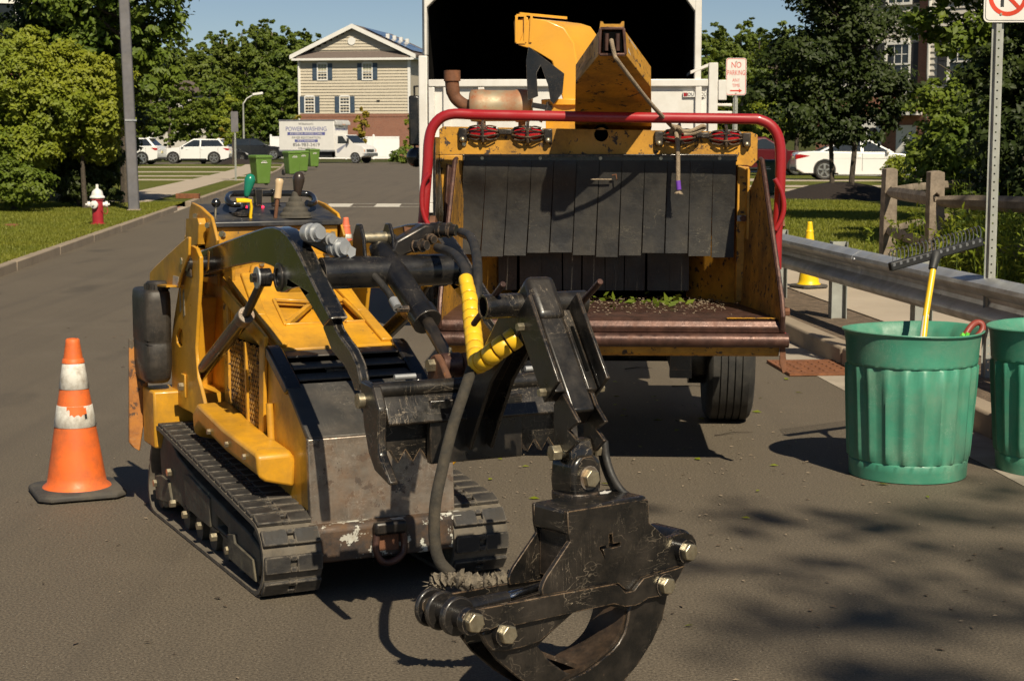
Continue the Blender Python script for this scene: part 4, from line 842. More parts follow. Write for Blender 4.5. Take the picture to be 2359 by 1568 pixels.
# tapering inner walls of the mouth
for sx in (-1, 1):
    a_ = .655 if sx > 0 else -.765; b_ = .42 if sx > 0 else -.53
    m = MB(); m.loft([[(a_,.90,.755),(a_,.90,1.5),(a_+sx*.012,.90,1.5),(a_+sx*.012,.90,.755)], [(b_,1.25,.755),(b_,1.25,1.5),(b_+sx*.012,1.26,1.5),(b_+sx*.012,1.26,.755)]]); obj('mouth_wall', m, M['yellow_grimy'], CR)
obj('mouth_floor', MB().box(-.78,.67,.95,1.7,.735,.752), M['rust_edge'], CR)
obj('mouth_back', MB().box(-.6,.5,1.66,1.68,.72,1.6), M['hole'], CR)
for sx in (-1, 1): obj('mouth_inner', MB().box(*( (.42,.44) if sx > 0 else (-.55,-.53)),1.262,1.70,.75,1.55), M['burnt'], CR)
obj('floor_tab', MB().prism(cy(.74, [(1716,690),(1724,690),(1726,706),(1733,714),(1733,722),(1716,722)]), 'y', .735, .745), M['yellow'], CR)
# rubber curtain: hanging flaps, each its own
obj('curtain_rail', MB().box(-.755,.65,.775,.80,1.495,1.533), M['black'], CR, bevel=.003)
obj('rail_lip', MB().box(-.755,.645,.757,.775,1.521,1.528), M['burnt'], CR)
for x in (-.66,-.36,-.05,.26,.56): obj('rail_bolt', MB().hexb((x,.775,1.512), (0,-1,0), .01, .01), M['bolt'], CR)
n = 12; wd = (.645+.755)/n
for i in range(n):
    x0 = -.755 + wd*i; x1 = x0 + wd; rnd = random.Random(i*3+1); tw = rnd.uniform(-.006,.006); sag = rnd.uniform(-.004,.005); mb = MB(); rings = []
    lean = -.035*(1 - i/n)
    for j in range(9):
        t = j/8; z = 1.50 - .485*t - (.012*math.sin(i*1.3) if j == 8 else 0); y = .775 + .016*math.sin(t*2.6)*(1 if i > 4 else 2.0) - .035*math.exp(-((t-.10)/.12)**2)*(1.0 if i < 5 else .25) + tw*t
        g = .0006 + .0012*t + (.0012 if i in (3,6,8) else 0); xs = lean*t
        rings.append([(x0+g+xs, y+sag*t, z), (x1-g+xs, y-sag*t*.5, z), (x1-g+xs, y-sag*t*.5+.010, z), (x0+g+xs, y+sag*t+.010, z)])
    obj('curtain_flap', MB().loft(rings), M['rubmat'], CR, angle=50)
fz = 1.475 - .05
obj('flap_stitch', MB().bar((-.10,.752,1.405), (.008,.754,1.405), .006, .006), M['rope'], CR)
obj('flap_hook', MB().tube([(.01,.75,1.425),(.03,.745,1.43),(.034,.745,1.40)], .004, 6), M['rust'], CR)
for i in range(9):
    x0 = -.60 + .115*i; obj('inner_flap', MB().prism([(x0,1.5),(x0+.108,1.5),(x0+.108+random.uniform(-.02,.02),.80),(x0+random.uniform(-.01,.01),.80)], 'y', 1.12, 1.13), M['tank'], CR)
# tail lamps in wire guards
def lamp(px, py, par):
    c = CF.y3(px, py, .795); L_ = obj('tail_lamp', MB().xf(Matrix()), M['red_lens'], CR)
    m = MB(); R_ = lambda sx, sz, yy: [(c.x + sx*math.copysign(abs(math.cos(q))**.7, math.cos(q)), yy, c.z + sz*math.copysign(abs(math.sin(q))**.7, math.sin(q))) for q in [2*math.pi*k/24 for k in range(24)]]
    m.loft([R_(.075,.031,.80), R_(.074,.030,.786), R_(.06,.022,.772), R_(.03,.011,.766)]); L_.data = mesh_of(m, 'tail_lamp', M['red_lens'])
    b = MB(); b.loft([R_(.088,.040,.80), R_(.088,.040,.788), R_(.078,.033,.784), R_(.078,.033,.80)], True, False); obj('lamp_bezel', b, M['black'], L_)
    g = MB()
    for s_ in (-1, 1):
        g.tube(catmull([(c.x-.095,.79,c.z+s_*.004), (c.x-.05,.765,c.z+s_*.012), (c.x,.752,c.z+s_*.018), (c.x+.05,.765,c.z+s_*.012), (c.x+.095,.79,c.z+s_*.004)], 5), .0042, 6)
        g.tube(catmull([(c.x-.07,.78,c.z+s_*.03), (c.x-.03,.766,c.z+s_*.036), (c.x,.76,c.z+s_*.02), (c.x+.03,.766,c.z+s_*.036), (c.x+.07,.78,c.z+s_*.03)], 5), .004, 6)
    g.tube([(c.x,.795,c.z+.06),(c.x,.765,c.z+.05),(c.x,.752,c.z),(c.x,.765,c.z-.042),(c.x,.795,c.z-.055)], .008, 8); obj('lamp_guard', g, M['burnt'], L_)
    return c
for pr_ in (((1113,306),(1216,308)), ((1565,314),(1672,317))):
    cs = [lamp(*q, None) for q in pr_]
    for x, z in ((cs[0].x-.105, cs[0].z-.005), (cs[1].x+.105, cs[1].z-.005)):
        obj('lamp_bracket', MB().box(x-.022,x+.022,.775,.80,z-.045,z+.03), M['burnt'], CR, bevel=.006); obj('bracket_bolt', MB().sphere((x,.768,z-.03), .015, 8), M['bolt'], CR)
    xm = (cs[0].x+cs[1].x)/2; obj('lamp_bracket', MB().box(xm-.035,xm+.035,.77,.80,cs[0].z-.01,cs[0].z+.02), M['burnt'], CR, bevel=.006)
obj('beam_bolt', MB().hexb((CF.y(1083,334,.8)[0]-.03,.80,1.585), (0,-1,0), .012, .01), M['bolt'], CR)
# red safety bar around the mouth
rb_ = [CF.y3(*p, .55) for p in ((968,640),(971,560),(978,470),(985,380),(988,325),(1000,288),(1035,264),(1120,265),(1400,270),(1700,274),(1752,277),(1783,297),(1797,335),(1798,400),(1795,470),(1790,540),(1788,620))]
obj('safety_bar', MB().tube(catmull(rb_, 4), .0265, 18), M['red'], CR)
for pts in (((1785,412),(1800,440),(1806,475),(1800,505),(1786,530)), ((990,400),(975,425),(972,470),(978,500),(988,520))):
    obj('bar_handle', MB().tube(catmull([CF.y3(*p, .50) for p in pts], 5), .013, 10), M['red'], CR)
obj('bar_arm', MB().bar((-.90,.56,1.20), (-.86,1.0,1.0), .03, .05), M['rust'], CR); obj('bar_arm', MB().bar((.86,.56,1.20), (.78,1.0,1.0), .03, .05), M['rust'], CR)
obj('post_shield', MB().box(-.90,-.885,.60,1.1,.80,1.62), M['black'], CR)
# winch boom rising towards the viewer
def ring4(y, pts): return [CF.y3(*p, y) for p in pts]
WY = .10
wtop = ring4(WY, [(1383,66),(1437,66),(1441,126),(1381,126)]); wm = MB(); A0, A1, A2, A3 = wtop
bl, br_ = Vector((-.185,.88,1.685)), Vector((.215,.88,1.675)); bl3, br3 = Vector((-.185,1.25,1.62)), Vector((.215,1.25,1.62))
def on_under(px, py):    # pixel -> point on the boom's sloping underside
    best = None
    for i in range(80):
        y = WY + (.88-WY)*i/79; p = CF.y3(px, py, y); z = A3.z + (bl.z-A3.z)*(y-WY)/(.88-WY)
        if best is None or abs(p.z-z) < best[0]: best = (abs(p.z-z), p)
    return best[1]
ml, mr = on_under(1326,192), on_under(1499,200); ml.x = min(ml.x, -.17); mr.x = max(mr.x, .19); tl, tr = Vector((-.18,.80,1.99)), Vector((.205,.80,1.98))
wm.loft([[A0, A1, A2, A3], [tl, tr, mr, ml]], True, False)
wm.loft([[tl, tr, mr, ml], [bl3, br3, br_, bl]], True, False)
WB = obj('winch_boom', wm, YW, CR, bevel=.004)
ti = ring4(WY+.004, [(1390,74),(1431,74),(1434,120),(1388,120)]); ti2 = [p + Vector((0,.12,-.02)) for p in ti]
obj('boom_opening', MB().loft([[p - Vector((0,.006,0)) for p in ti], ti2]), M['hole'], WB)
m = MB()
for i in range(4):
    p, q = wtop[i], wtop[(i+1)%4]; m.bar(p, q, .014, .014)
obj('boom_mouth_rim', m, M['rust_edge'], WB, bevel=.003)
obj('boom_crest', MB().prism(cy(WY+.01, [(1381,66),(1383,50),(1388,50),(1392,56),(1428,56),(1433,50),(1438,50),(1438,66)]), 'y', WY, WY+.08), YW, WB)
for x in (1398, 1423): p0 = CF.y3(x, 78, WY); obj('guide_roller', MB().cyl((p0.x,WY-.006,p0.z), (p0.x,WY-.006,p0.z-.08), .011, None, 12), M['rust_edge'], WB)
sa, sb = A1.lerp(tr,.10), A2.lerp(mr,.10); sc_, sd = A1.lerp(tr,.42), A2.lerp(mr,.42); o_ = Vector((.003,-.002,.002))
obj('boom_sticker', MB().add([sa.lerp(sb,.15)+o_, sa.lerp(sb,.8)+o_, sc_.lerp(sd,.8)+o_, sc_.lerp(sd,.15)+o_], [(0,1,2,3)]), M['sticker'], WB)
# discharge chute curving over towards the truck
xs0, xs1 = -.37, -.13
cpr = [(1.75,1.62,.0),(1.75,1.80,.0),(1.76,2.0,-.02),(1.80,2.15,-.06),(1.9,2.24,-.12),(2.05,2.27,-.2),(2.3,2.22,-.3)]
ch = MB(); rings = []
for y, z, dx in ((1.78,1.66,0),(1.78,1.86,0),(1.80,2.02,-.02),(1.85,2.14,-.07),(1.94,2.22,-.14),(2.06,2.25,-.22)):
    hw = .12; d = .16
    rings.append([(-.20+dx-hw, y-d*.5, z), (-.20+dx+hw, y-d*.5, z), (-.20+dx+hw, y+d*.5, z-.0), (-.20+dx-hw, y+d*.5, z)])
# outer shell in the photo: broad curved sheet from the base (right) up and over to the left
sheet = [(1318,250),(1330,215),(1330,150),(1322,100),(1300,65),(1262,48),(1218,42)]
inner = [(1300,246),(1288,200),(1270,140),(1245,125),(1222,112),(1205,108),(1192,104)]
edge2 = [(1372,256),(1376,180),(1380,110),(1375,80),(1362,62),(1340,55),(1300,50)]
R1 = [CF.y3(*p, 1.62) for p in inner]; R2 = [CF.y3(*p, 1.62) for p in sheet]; R3 = [CF.y3(*p, 1.86) for p in edge2]; R4 = [CF.y3(p[0]+40, p[1]+10, 1.86) for p in inner]
ch.loft([[R1[i], R2[i], R3[i], R4[i]] for i in range(7)], True, True)
CHU = obj('discharge_chute', ch, M['yellow_clean'], CR, bevel=.006)
m = MB()
fl = [CF.y3(*p, 1.62) for p in ((1190,36),(1210,36),(1210,98),(1190,98))]; fl2 = [p + Vector((.22,.25,-.02)) for p in fl]
for i in range(4): m.bar(fl[i], fl[(i+1)%4], .014, .014)
m.bar(CF.y3(1197,32,1.62), CF.y3(1305,42,1.80), .014, .014); m.bar(CF.y3(1225,32,1.62), CF.y3(1222,98,1.62), .02, .014)
obj('chute_frame', m, M['yellow_clean'], CHU)
obj('chute_deflector', MB().loft([[CF.y3(*p, 1.63) for p in ((1184,48),(1216,40),(1218,105),(1186,100))], [CF.y3(*p, 1.85) for p in ((1184,48),(1216,40),(1218,105),(1186,100))]]), M['yellow_clean'], CHU, bevel=.004)
obj('chute_crank', MB().prism(cy(1.60, [(1218,108),(1300,170),(1296,215),(1276,240),(1268,232),(1262,195),(1252,168),(1246,150),(1236,168),(1240,222),(1216,232),(1212,140)]), 'y', 1.585, 1.60), M['black'], CHU)
obj('chute_collar', MB().cyl((-.24,1.74,1.80), (-.24,1.74,1.835), .15, None, 28), M['yellow_clean'], CR, bevel=.004)
obj('chute_base', MB().box(-.36,-.12,1.62,1.86,1.55,1.80), M['yellow'], CR)
p0 = CF.y3(1225,242,1.62); obj('crank_arm', MB().bar(p0, CF.y3(1272,250,1.62), .02, .03), M['black'], CR); obj('crank_handle', MB().tube([CF.y3(1262,236,1.62), CF.y3(1258,256,1.6), CF.y3(1245,282,1.6)], .008, 8), M['black'], CR)
# muffler with elbow
mz = 1.80; my = 1.75
mp = [(-.80,.075),(-.79,.09),(-.72,.095),(-.71,.089),(-.54,.089),(-.53,.095),(-.46,.092),(-.44,.075)]
MU = obj('muffler', MB().tube([(x,my,mz) for x, r in mp], [r for x, r in mp], 28), M['muffler'], CR, angle=60)
obj('exhaust_elbow', MB().tube(catmull([(-.78,my,mz-.0), (-.83,my,mz+.005), (-.885,my,mz+.05), (-.90,my,mz+.12), (-.90,my,mz+.19)], 5), [.036]*12+[.04]*5+[.045]*4, 18), M['rust'], MU)
obj('exhaust_mouth', MB().pipe((-.90,my,mz+.14), (-.90,my,mz+.20), .048, .038, 20), M['rust'], MU)
for x in (-.73,-.5): obj('muffler_foot', MB().box(x-.02,x+.02,my-.03,my+.03,1.58,mz-.06), M['rust'], MU)
# machine body behind, chassis, axle and wheels
obj('feed_housing', MB().box(-.66,.56,1.70,2.1,.62,1.55), YW, CR, bevel=.02)
obj('drum_housing', MB().box(-.62,.52,2.1,2.7,.60,1.45), YW, CR, bevel=.03)
obj('engine_hood', MB().box(-.72,.60,2.7,3.9,.75,1.58), M['yellow'], CR, bevel=.03)
obj('chassis_rail', MB().box(-.52,-.42,.30,4.6,.48,.58), M['black_worn'], CR); obj('chassis_rail', MB().box(.30,.40,.30,4.6,.48,.58), M['black_worn'], CR)
obj('tow_bar', MB().bar((-.06,4.4,.5), (-.06,5.4,.5), .1, .1), M['black_worn'], CR)
obj('axle', MB().cyl((-.75,1.75,.38), (.65,1.75,.38), .045, None, 14), M['black_worn'], CR)
obj('spring_hanger', MB().box(.36,.44,1.5,2.0,.40,.56), M['black'], CR); obj('brake_drum', MB().cyl((.46,1.75,.38), (.56,1.75,.38), .17, None, 24), M['black'], CR); obj('marker_box', MB().box(.34,.46,1.30,1.38,.30,.50), M['black'], CR)
def tyre(x0, x1, y, R, par=CR):
    w_ = x1-x0; pr_ = [(R-.13,x0+.02),(R-.05,x0),(R-.02,x0+.012),(R,x0+.035)]
    k = 5
    for i in range(k):
        u0 = x0+.035 + (w_-.07)*(i/k); u1 = x0+.035+(w_-.07)*((i+1)/k); pr_ += [(R,u0+.004),(R,u1-.004)]
        if i < k-1: pr_ += [(R-.011,u1-.0035),(R-.011,u1+.0035)]
    pr_ += [(R,x1-.035),(R-.02,x1-.012),(R-.05,x1),(R-.13,x1-.02)]
    n_ = 56; rings = [[(u, y + r*math.cos(2*math.pi*j/n_), R + r*math.sin(2*math.pi*j/n_)) for j in range(n_)] for r, u in pr_]
    T = obj('tyre', MB().loft(rings, True, True), M['tyre'], par); obj('wheel_rim', MB().cyl((x0+.03,y,R),(x1-.03,y,R), R-.14, None, 28), M['white_truck'], T); return T
tyre(.55,.82,1.75,.39); tyre(-.94,-.67,1.75,.39)
obj('fender', MB().box(.52,.86,1.2,2.3,.83,.86), YW, CR); obj('fender', MB().box(-.98,-.62,1.2,2.3,.83,.86), YW, CR)
# rope: hangs out of the winch boom, tied to the lamp guard, whipped end
RP = thing('winch_rope', 'beige rope with purple taped end hanging over the rubber curtain', 'rope', CF.O + Vector((0,0,0)), math.radians(-3))
kn = CF.y3(1556,300,.70); st = CF.y3(1409,98,.10)
lipp = CF.y3(1416,128,.075); lipp2 = CF.y3(1423,140,.085)
obj('rope_line', MB().tube(catmull([st + Vector((0,.03,.01)), st + Vector((0,-.03,0)), lipp, lipp2, lipp2.lerp(kn,.25)+Vector((0,-.03,-.012)), lipp2.lerp(kn,.5)+Vector((0,-.04,-.018)), lipp2.lerp(kn,.75)+Vector((0,-.03,-.012)), kn], 4), .0105, 10), M['rope'], RP)
obj('rope_tail', MB().tube(catmull([kn, CF.y3(1561,330,.68), CF.y3(1562,380,.68), CF.y3(1562,418,.68)], 5), .0115, 10), M['rope'], RP)
obj('rope_knot', MB().tube(catmull([kn+Vector((-.02,-.01,.02)), kn+Vector((.02,-.02,.01)), kn+Vector((.025,.01,-.015)), kn+Vector((-.015,.012,-.02)), kn+Vector((-.02,-.015,.0)), kn+Vector((.015,-.02,.02))], 5), .011, 8), M['rope'], RP)
obj('rope_loop', MB().tube(catmull([kn, CF.y3(1590,302,.69), CF.y3(1618,290,.70), CF.y3(1622,296,.72), CF.y3(1600,306,.70), CF.y3(1575,310,.69)], 5), .0095, 8), M['rope'], RP)
obj('taped_end', MB().cyl(CF.y3(1562,416,.68), CF.y3(1564,437,.68), .013, None, 12), M['purple'], RP)
fm = MB(); fc = CF.y3(1564,438,.68)
for i in range(60):
    d = Vector((random.uniform(-1,1), random.uniform(-1,1), -.7)).normalized(); e = fc + Vector((d.x*.026, d.y*.02, -.016+random.uniform(-.006,.004))); s_ = Vector((.0018,0,0)); fm.add([fc-s_, fc+s_, e+s_, e-s_], [(0,1,2,3)])
obj('frayed_tip', fm, M['rope'], RP)
# leaf litter on the table
lm_ = MB()
for i in range(50):
    x = random.choice((.0,.12,.3,.33,.2))+random.gauss(0,.07); y = random.gauss(.8,.16)
    if abs(x) > .6: continue
    c = Vector((x, y, .77 + abs(random.gauss(0,.014)))); d = Vector((random.uniform(-1,1), random.uniform(-1,1), random.uniform(-.4,.6))).normalized(); e = d.orthogonal().normalized(); L_ = random.uniform(.01,.04); lm_.add([c-d*L_, c+e*L_*.45, c+d*L_, c-e*L_*.45], [(0,1,2,3)])
lo = obj('leaf_litter', lm_, M['leaf'], None, loc=CF.O, rot=(0,0,math.radians(-3))); tag(lo, 'green leaves and twigs scattered on the chipper table', 'leaf litter'); lo['kind'] = 'stuff'
ct_ = MB()
for i in range(1100):
    x = random.uniform(-.6,.6); y = random.triangular(.1,1.1,.95); c = Vector((x,y,.769)); s_ = random.uniform(.004,.012); a_ = random.uniform(0,6); ct_.add([c+Vector((math.cos(a_+k*1.57)*s_*(1 if k%2 else .4), math.sin(a_+k*1.57)*s_*(1 if k%2 else .4), .001*k)) for k in range(4)], [(0,1,2,3)])
lo = obj('wood_chips', ct_, M['rope'], None, loc=CF.O, rot=(0,0,math.radians(-3))); tag(lo, 'pale wood chips strewn over the chipper table', 'wood chips'); lo['kind'] = 'stuff'

# ================================================================== CHIP TRUCK
TF = Fr(.6, 13.7, -3)
TR = thing('chip_truck', 'white tipper truck with tall open chip box behind the chipper', 'truck', TF.O + Vector((-.15,0,0)), math.radians(-3))
dx = .15
tby = lambda *p: (TF.y(*p, 0)[0]+dx, TF.y(*p, 0)[1])
WT = M['white_truck']
l0, l1 = tby(965,300)[0], tby(985,300)[0]; r0_, r1_ = tby(1600,100)[0], tby(1616,100)[0]; q0, q1 = tby(1632,220)[0], tby(1653,220)[0]
tz = tby(1300,183)[1]
obj('corner_post', MB().box(l0,l1,0,.12,.85,2.28), WT, TR, bevel=.008); obj('corner_post', MB().box(l0+.045,l1,0.002,.12,2.281,3.2), WT, TR, bevel=.008)
obj('corner_post', MB().box(r0_,r1_,.002,.12,2.0,3.2), WT, TR, bevel=.008); obj('hinge_post', MB().box(q0,q1,-.02,.10,1.0,tby(1645,145)[1]), WT, TR, bevel=.006)
obj('post_brace', MB().prism([(r0_-.03,2.155),(q0,2.215),(q0,2.19),(r0_-.03,2.13)], 'y', .0, .6), WT, TR)
# arch at the top of the opening
arch = [(l1,2.66),(l1+.10,2.76),(l1+.5,2.80),(r0_-.5,2.80),(r0_-.1,2.76),(r0_,2.62),(r1_,2.62),(r1_,3.2),(l0+.05,3.2),(l0+.05,2.66)]
obj('box_arch', MB().prism(arch, 'y', .004, .10), WT, TR, bevel=.006)
obj('box_wall', MB().box(l0+.02,l0+.06,.12,4.0,1.0,3.2), WT, TR)
# right wall with three slotted vent panels
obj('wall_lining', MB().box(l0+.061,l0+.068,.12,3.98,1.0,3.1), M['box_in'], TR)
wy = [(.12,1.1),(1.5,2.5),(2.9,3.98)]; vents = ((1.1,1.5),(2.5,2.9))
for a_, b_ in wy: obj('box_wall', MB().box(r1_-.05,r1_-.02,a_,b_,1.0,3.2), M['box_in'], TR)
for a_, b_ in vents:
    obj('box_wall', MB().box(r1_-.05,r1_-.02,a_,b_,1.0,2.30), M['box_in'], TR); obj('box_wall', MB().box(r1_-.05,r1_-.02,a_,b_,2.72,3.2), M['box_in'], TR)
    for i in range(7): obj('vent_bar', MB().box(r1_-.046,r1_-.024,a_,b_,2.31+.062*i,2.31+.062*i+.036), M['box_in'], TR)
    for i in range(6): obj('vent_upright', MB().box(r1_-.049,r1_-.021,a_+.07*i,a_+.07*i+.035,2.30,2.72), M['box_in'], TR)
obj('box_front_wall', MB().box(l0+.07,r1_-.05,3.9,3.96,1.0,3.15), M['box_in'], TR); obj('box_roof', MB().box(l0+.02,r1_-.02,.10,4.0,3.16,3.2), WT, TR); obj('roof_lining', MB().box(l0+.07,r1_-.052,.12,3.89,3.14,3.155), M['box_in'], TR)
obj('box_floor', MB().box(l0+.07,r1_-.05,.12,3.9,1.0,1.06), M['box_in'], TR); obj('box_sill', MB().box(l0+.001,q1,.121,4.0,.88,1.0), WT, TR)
# tailgate with recessed panels
gx0, gx1 = l1+.01, q0-.005
TG = obj('tailgate', MB().box(gx0,gx1,.02,.05,1.02,tz-.05), WT, TR)
obj('gate_rail', MB().box(gx0,gx1,-.02,.018,tz-.06,tz), WT, TG, bevel=.008); obj('gate_rail', MB().box(gx0,gx1,-.02,.018,1.02,1.10), WT, TG, bevel=.008)
for x in (gx0, gx0+.12, gx0+.40, gx1-.10): obj('gate_upright', MB().box(x,x+.05,-.015,.019,1.101,tz-.061), WT, TG, bevel=.005)
sx_, sz_ = tby(1598,218)
obj('maker_plate', MB().box(sx_-.085,sx_+.085,-.001,.0195,sz_-.02,sz_+.02), M['sign_white'], TG); text('plate_lettering', 'SOUTHCO', .036, M['text_grey'], TG, (sx_+.02,-.003,sz_), (math.pi/2,0,0), .001)
obj('plate_flag', MB().box(sx_-.08,sx_-.05,-.0035,-.0012,sz_-.014,sz_+.014), M['lamp_red'], TG)
obj('gate_latch', MB().box(q1+.002,q1+.07,-.03,.01,tby(1660,205)[1]-.09,tby(1660,205)[1]+.07), WT, TR, bevel=.005)
for pz2 in (tby(1660,240)[1], tby(1660,258)[1]): obj('step_rung', MB().tube([(q1,.3,pz2),(q1+.13,.3,pz2),(q1+.13,.5,pz2)], .012, 8), WT, TR)
# chassis, rear wheels, cab, mirror
obj('truck_chassis', MB().box(-.55,.35,.3,7.4,.62,.86), M['black'], TR)
for x0 in (-1.30,-1.03,.48,.76): tyre(x0, x0+.25, 1.5, .48, TR)
for x0 in (-1.28,.72): tyre(x0, x0+.26, 5.9, .48, TR)
obj('cab', MB().prism([(4.2,.7),(4.2,2.35),(5.4,2.38),(5.9,1.6),(7.2,1.4),(7.3,.7)], 'x', -1.22, .98), WT, TR, bevel=.05, seg=3)
for s_ in (-1.225, .975): obj('cab_window', MB().prism([(4.5,1.6),(4.5,2.2),(5.3,2.22),(5.65,1.62)], 'x', s_, s_+.01), M['glass'], TR)
mp_ = TF.y3(955,270,5.2); mx = mp_.x + dx
obj('mirror_arm', MB().tube([(-1.2,5.3,2.25),(mx,5.2,2.2),(mx,5.2,1.5),(-1.2,5.3,1.45)], .015, 8), M['black'], TR); obj('mirror', MB().box(mx-.06,mx+.06,5.16,5.22,1.55,2.1), M['black'], TR, bevel=.02); obj('round_mirror', MB().sphere((mx+.02,5.15,1.42), .11, 10), M['black'], TR)
# ================================================================== STREET THINGS
def cone(name, label, loc, H, base, mats, bands, rot=0., group=None, scar=False):
    t = thing(name, label, 'traffic cone', loc, rot, group); k = H/.71
    b = MB(); R0 = .195*k
    sq = [(R0-.05*k, -R0), (R0, -R0+.05*k), (R0, R0-.05*k), (R0-.05*k, R0), (-R0+.05*k, R0), (-R0, R0-.05*k), (-R0, -R0+.05*k), (-R0+.05*k, -R0)]
    b.loft([[(x, y, .008) for x, y in sq], [(x, y, .028*k) for x, y in sq], [(x*.93, y*.93, .04*k) for x, y in sq]]); obj('base', b, mats[1], t, bevel=.006)
    for x, y in ((.7,.7),(-.7,.7),(.7,-.7),(-.7,-.7)): obj('foot', MB().cyl((x*R0,y*R0,0),(x*R0,y*R0,.01), .03*k), mats[1], t)
    rr = lambda z: (.135 - (.135-.029)*((z-.04)/(.67)))*k
    pf = [(.155*k,.036*k),(.150*k,.045*k),(rr(.06),.06*k),(rr(.09),.09*k)]
    for z in (.2,.35,.5,.6): pf.append((rr(z), z*k))
    pf += [(rr(.69),.69*k),(rr(.70),.705*k),(.026*k,.71*k),(.02*k,.71*k),(.02*k,.6*k)]
    C_ = obj('cone_body', MB().lathe(pf, 36), mats[0], t, angle=50)
    for z0, z1 in bands:
        obj('reflective_band', MB().lathe([(rr(z0)+.0005,z0*k),(rr(z0)+.0028,z0*k+.002),(rr(z1)+.0028,z1*k-.002),(rr(z1)+.0005,z1*k)], 36), M['band'], C_, angle=60)
    obj('collar', MB().lathe([(rr(.60)+.0,.598*k),(rr(.6)+.004,.602*k),(rr(.62)+.004,.618*k),(rr(.62),.622*k)], 36), mats[0], C_)
    if scar:
        for a0, a1, z0, z1 in ((-115,-62,.372,.405),(-125,-70,.395,.412)):
            v = []
            for i in range(9):
                a = math.radians(a0+(a1-a0)*i/8)
                for z in (z0 + (.006*math.sin(i*2.2)), z1): r = rr(z)+.0036; v.append((r*math.cos(a), r*math.sin(a), z*k))
            C2 = obj('torn_patch', MB().add(v, [(2*i,2*i+2,2*i+3,2*i+1) for i in range(8)]), mats[0], C_)
        v = [];
        for a in (-70,-62):
            for z in (.355,.378): r = rr(z)+.0040; v.append((r*math.cos(math.radians(a)), r*math.sin(math.radians(a)), z*k))
        obj('tear_hole', MB().add(v, [(0,2,3,1)]), M['conebrown'], C_)
    return t
g = G(178, 1138); cone('traffic_cone', 'worn orange traffic cone with torn white bands beside the loader track', (g.x, g.y, 0), .715, 0, (M['orange'], M['conebase']), ((.315,.412),(.485,.60)), math.radians(24), None, True)
cone('traffic_cone', 'faded orange cone standing on the road behind the loader', (-1.93, 19.7, 0), .72, 0, (surf('faded_orange', (.7,.16,.08), .6), M['orange']), ((.47,.52),), .3)
cone('traffic_cone', 'plain yellow cone on the pavement behind the guardrail post', (2.97, 16.9, .142), .66, 0, (M['yellow_cone'], M['conebase']), (), .5).scale = (.84, .84, 1.0)

# ribbed green refuse cans
def can(label, loc, rot, group, sx=1.0):
    t = thing('refuse_can', label, 'refuse can', loc, rot, group); n = 120; H = .70; rings = []
    rib = lambda a: 1 if (a*22/(2*math.pi)) % 1 < .42 else 0
    def rad(a, z):
        f = z/H; r = .277 + .040*f + .006*math.sin(2*a+.6) + .004*math.sin(3*a+z*4)
        if z > .65: r += (z-.65)*.14
        if .085 < z < .545:
            e = min(1, min(z-.085, .545-z)/.012); u = (a*22/(2*math.pi)) % 1; s_ = min(1, max(0, min(u/.05, (.42-u)/.05)))
            r += .016*s_*e - .003
        elif z <= .085: r += .004
        else: r += .005
        return r
    zs = [0.004,.012,.05,.082,.088,.096,.15,.25,.35,.45,.535,.543,.549,.56,.60,.64,.665,.685,.695]
    for z in zs: rings.append([(rad(2*math.pi*k/n, z)*math.cos(2*math.pi*k/n)*sx, rad(2*math.pi*k/n, z)*math.sin(2*math.pi*k/n), z) for k in range(n)])
    lip = [(.009,.698),(.012,.703),(.009,.708),(.002,.707),(-.004,.70)]
    for dr, z in lip: rings.append([((rad(2*math.pi*k/n, .695)+dr)*math.cos(2*math.pi*k/n)*sx, (rad(2*math.pi*k/n, .695)+dr)*math.sin(2*math.pi*k/n), z + .006*math.sin(2*math.pi*k/n*2+1)) for k in range(n)])
    for z in (.66,.5,.3,.1,.03): rings.append([((rad(2*math.pi*k/n, min(z,.6))-.02)*math.cos(2*math.pi*k/n)*sx, (rad(2*math.pi*k/n, min(z,.6))-.02)*math.sin(2*math.pi*k/n), z) for k in range(n)])
    obj('can_shell', MB().loft(rings, True, True), M['green_plastic'], t, angle=50)
    return t
gc1 = G(2092, 1090); C1 = can('ribbed green refuse can holding a rake and a red handled tool', (gc1.x, gc1.y, 0), .35, 'ribbed green refuse cans')
C2 = can('ribbed green refuse can cut off by the right edge of the picture', (gc1.x+.74, gc1.y+.12, 0), 1.2, 'ribbed green refuse cans')
lf = MB(); c = G(2155,1060); lf.add([(-.02,0,.0),(0,-.004,.010),(.02,0,.0),(0,-.002,-.010)], [(0,1,2,3)]); 
# rake standing head up in the can
RK = thing('rake', 'yellow handled rake with black spring tine head, upright in the green can', 'rake', (gc1.x, gc1.y, 0), 0.)
W_ = lambda p: tuple(Vector(p) - Vector((gc1.x, gc1.y, 0)))
p0 = PY(2112,900,7.98); p1 = PY(2133,725,8.15); p2 = PY(2151,612,8.27)
obj('rake_handle', MB().tube([W_(PY(2105,1000,7.9)), W_(p1), W_(p2)], .0155, 12), M['rake_pole'], RK)
obj('handle_label', MB().tube([W_(PY(2122,805,8.08)), W_(PY(2133,726,8.15))], .0162, 12), M['rake_label'], RK)
h0 = PY(2050,615,8.20); h1 = PY(2262,556,8.42); hv = (h1-h0); hu = Vector((0,0,1)); 
obj('rake_head', MB().bar(W_(h0), W_(h1), .03, .042), M['trim'], RK, bevel=.006)
obj('head_socket', MB().tube([W_(PY(2148,620,8.26)), W_(PY(2153,600,8.28)), W_(PY(2155,588,8.3))], [.02,.024,.034], 12), M['trim'], RK)
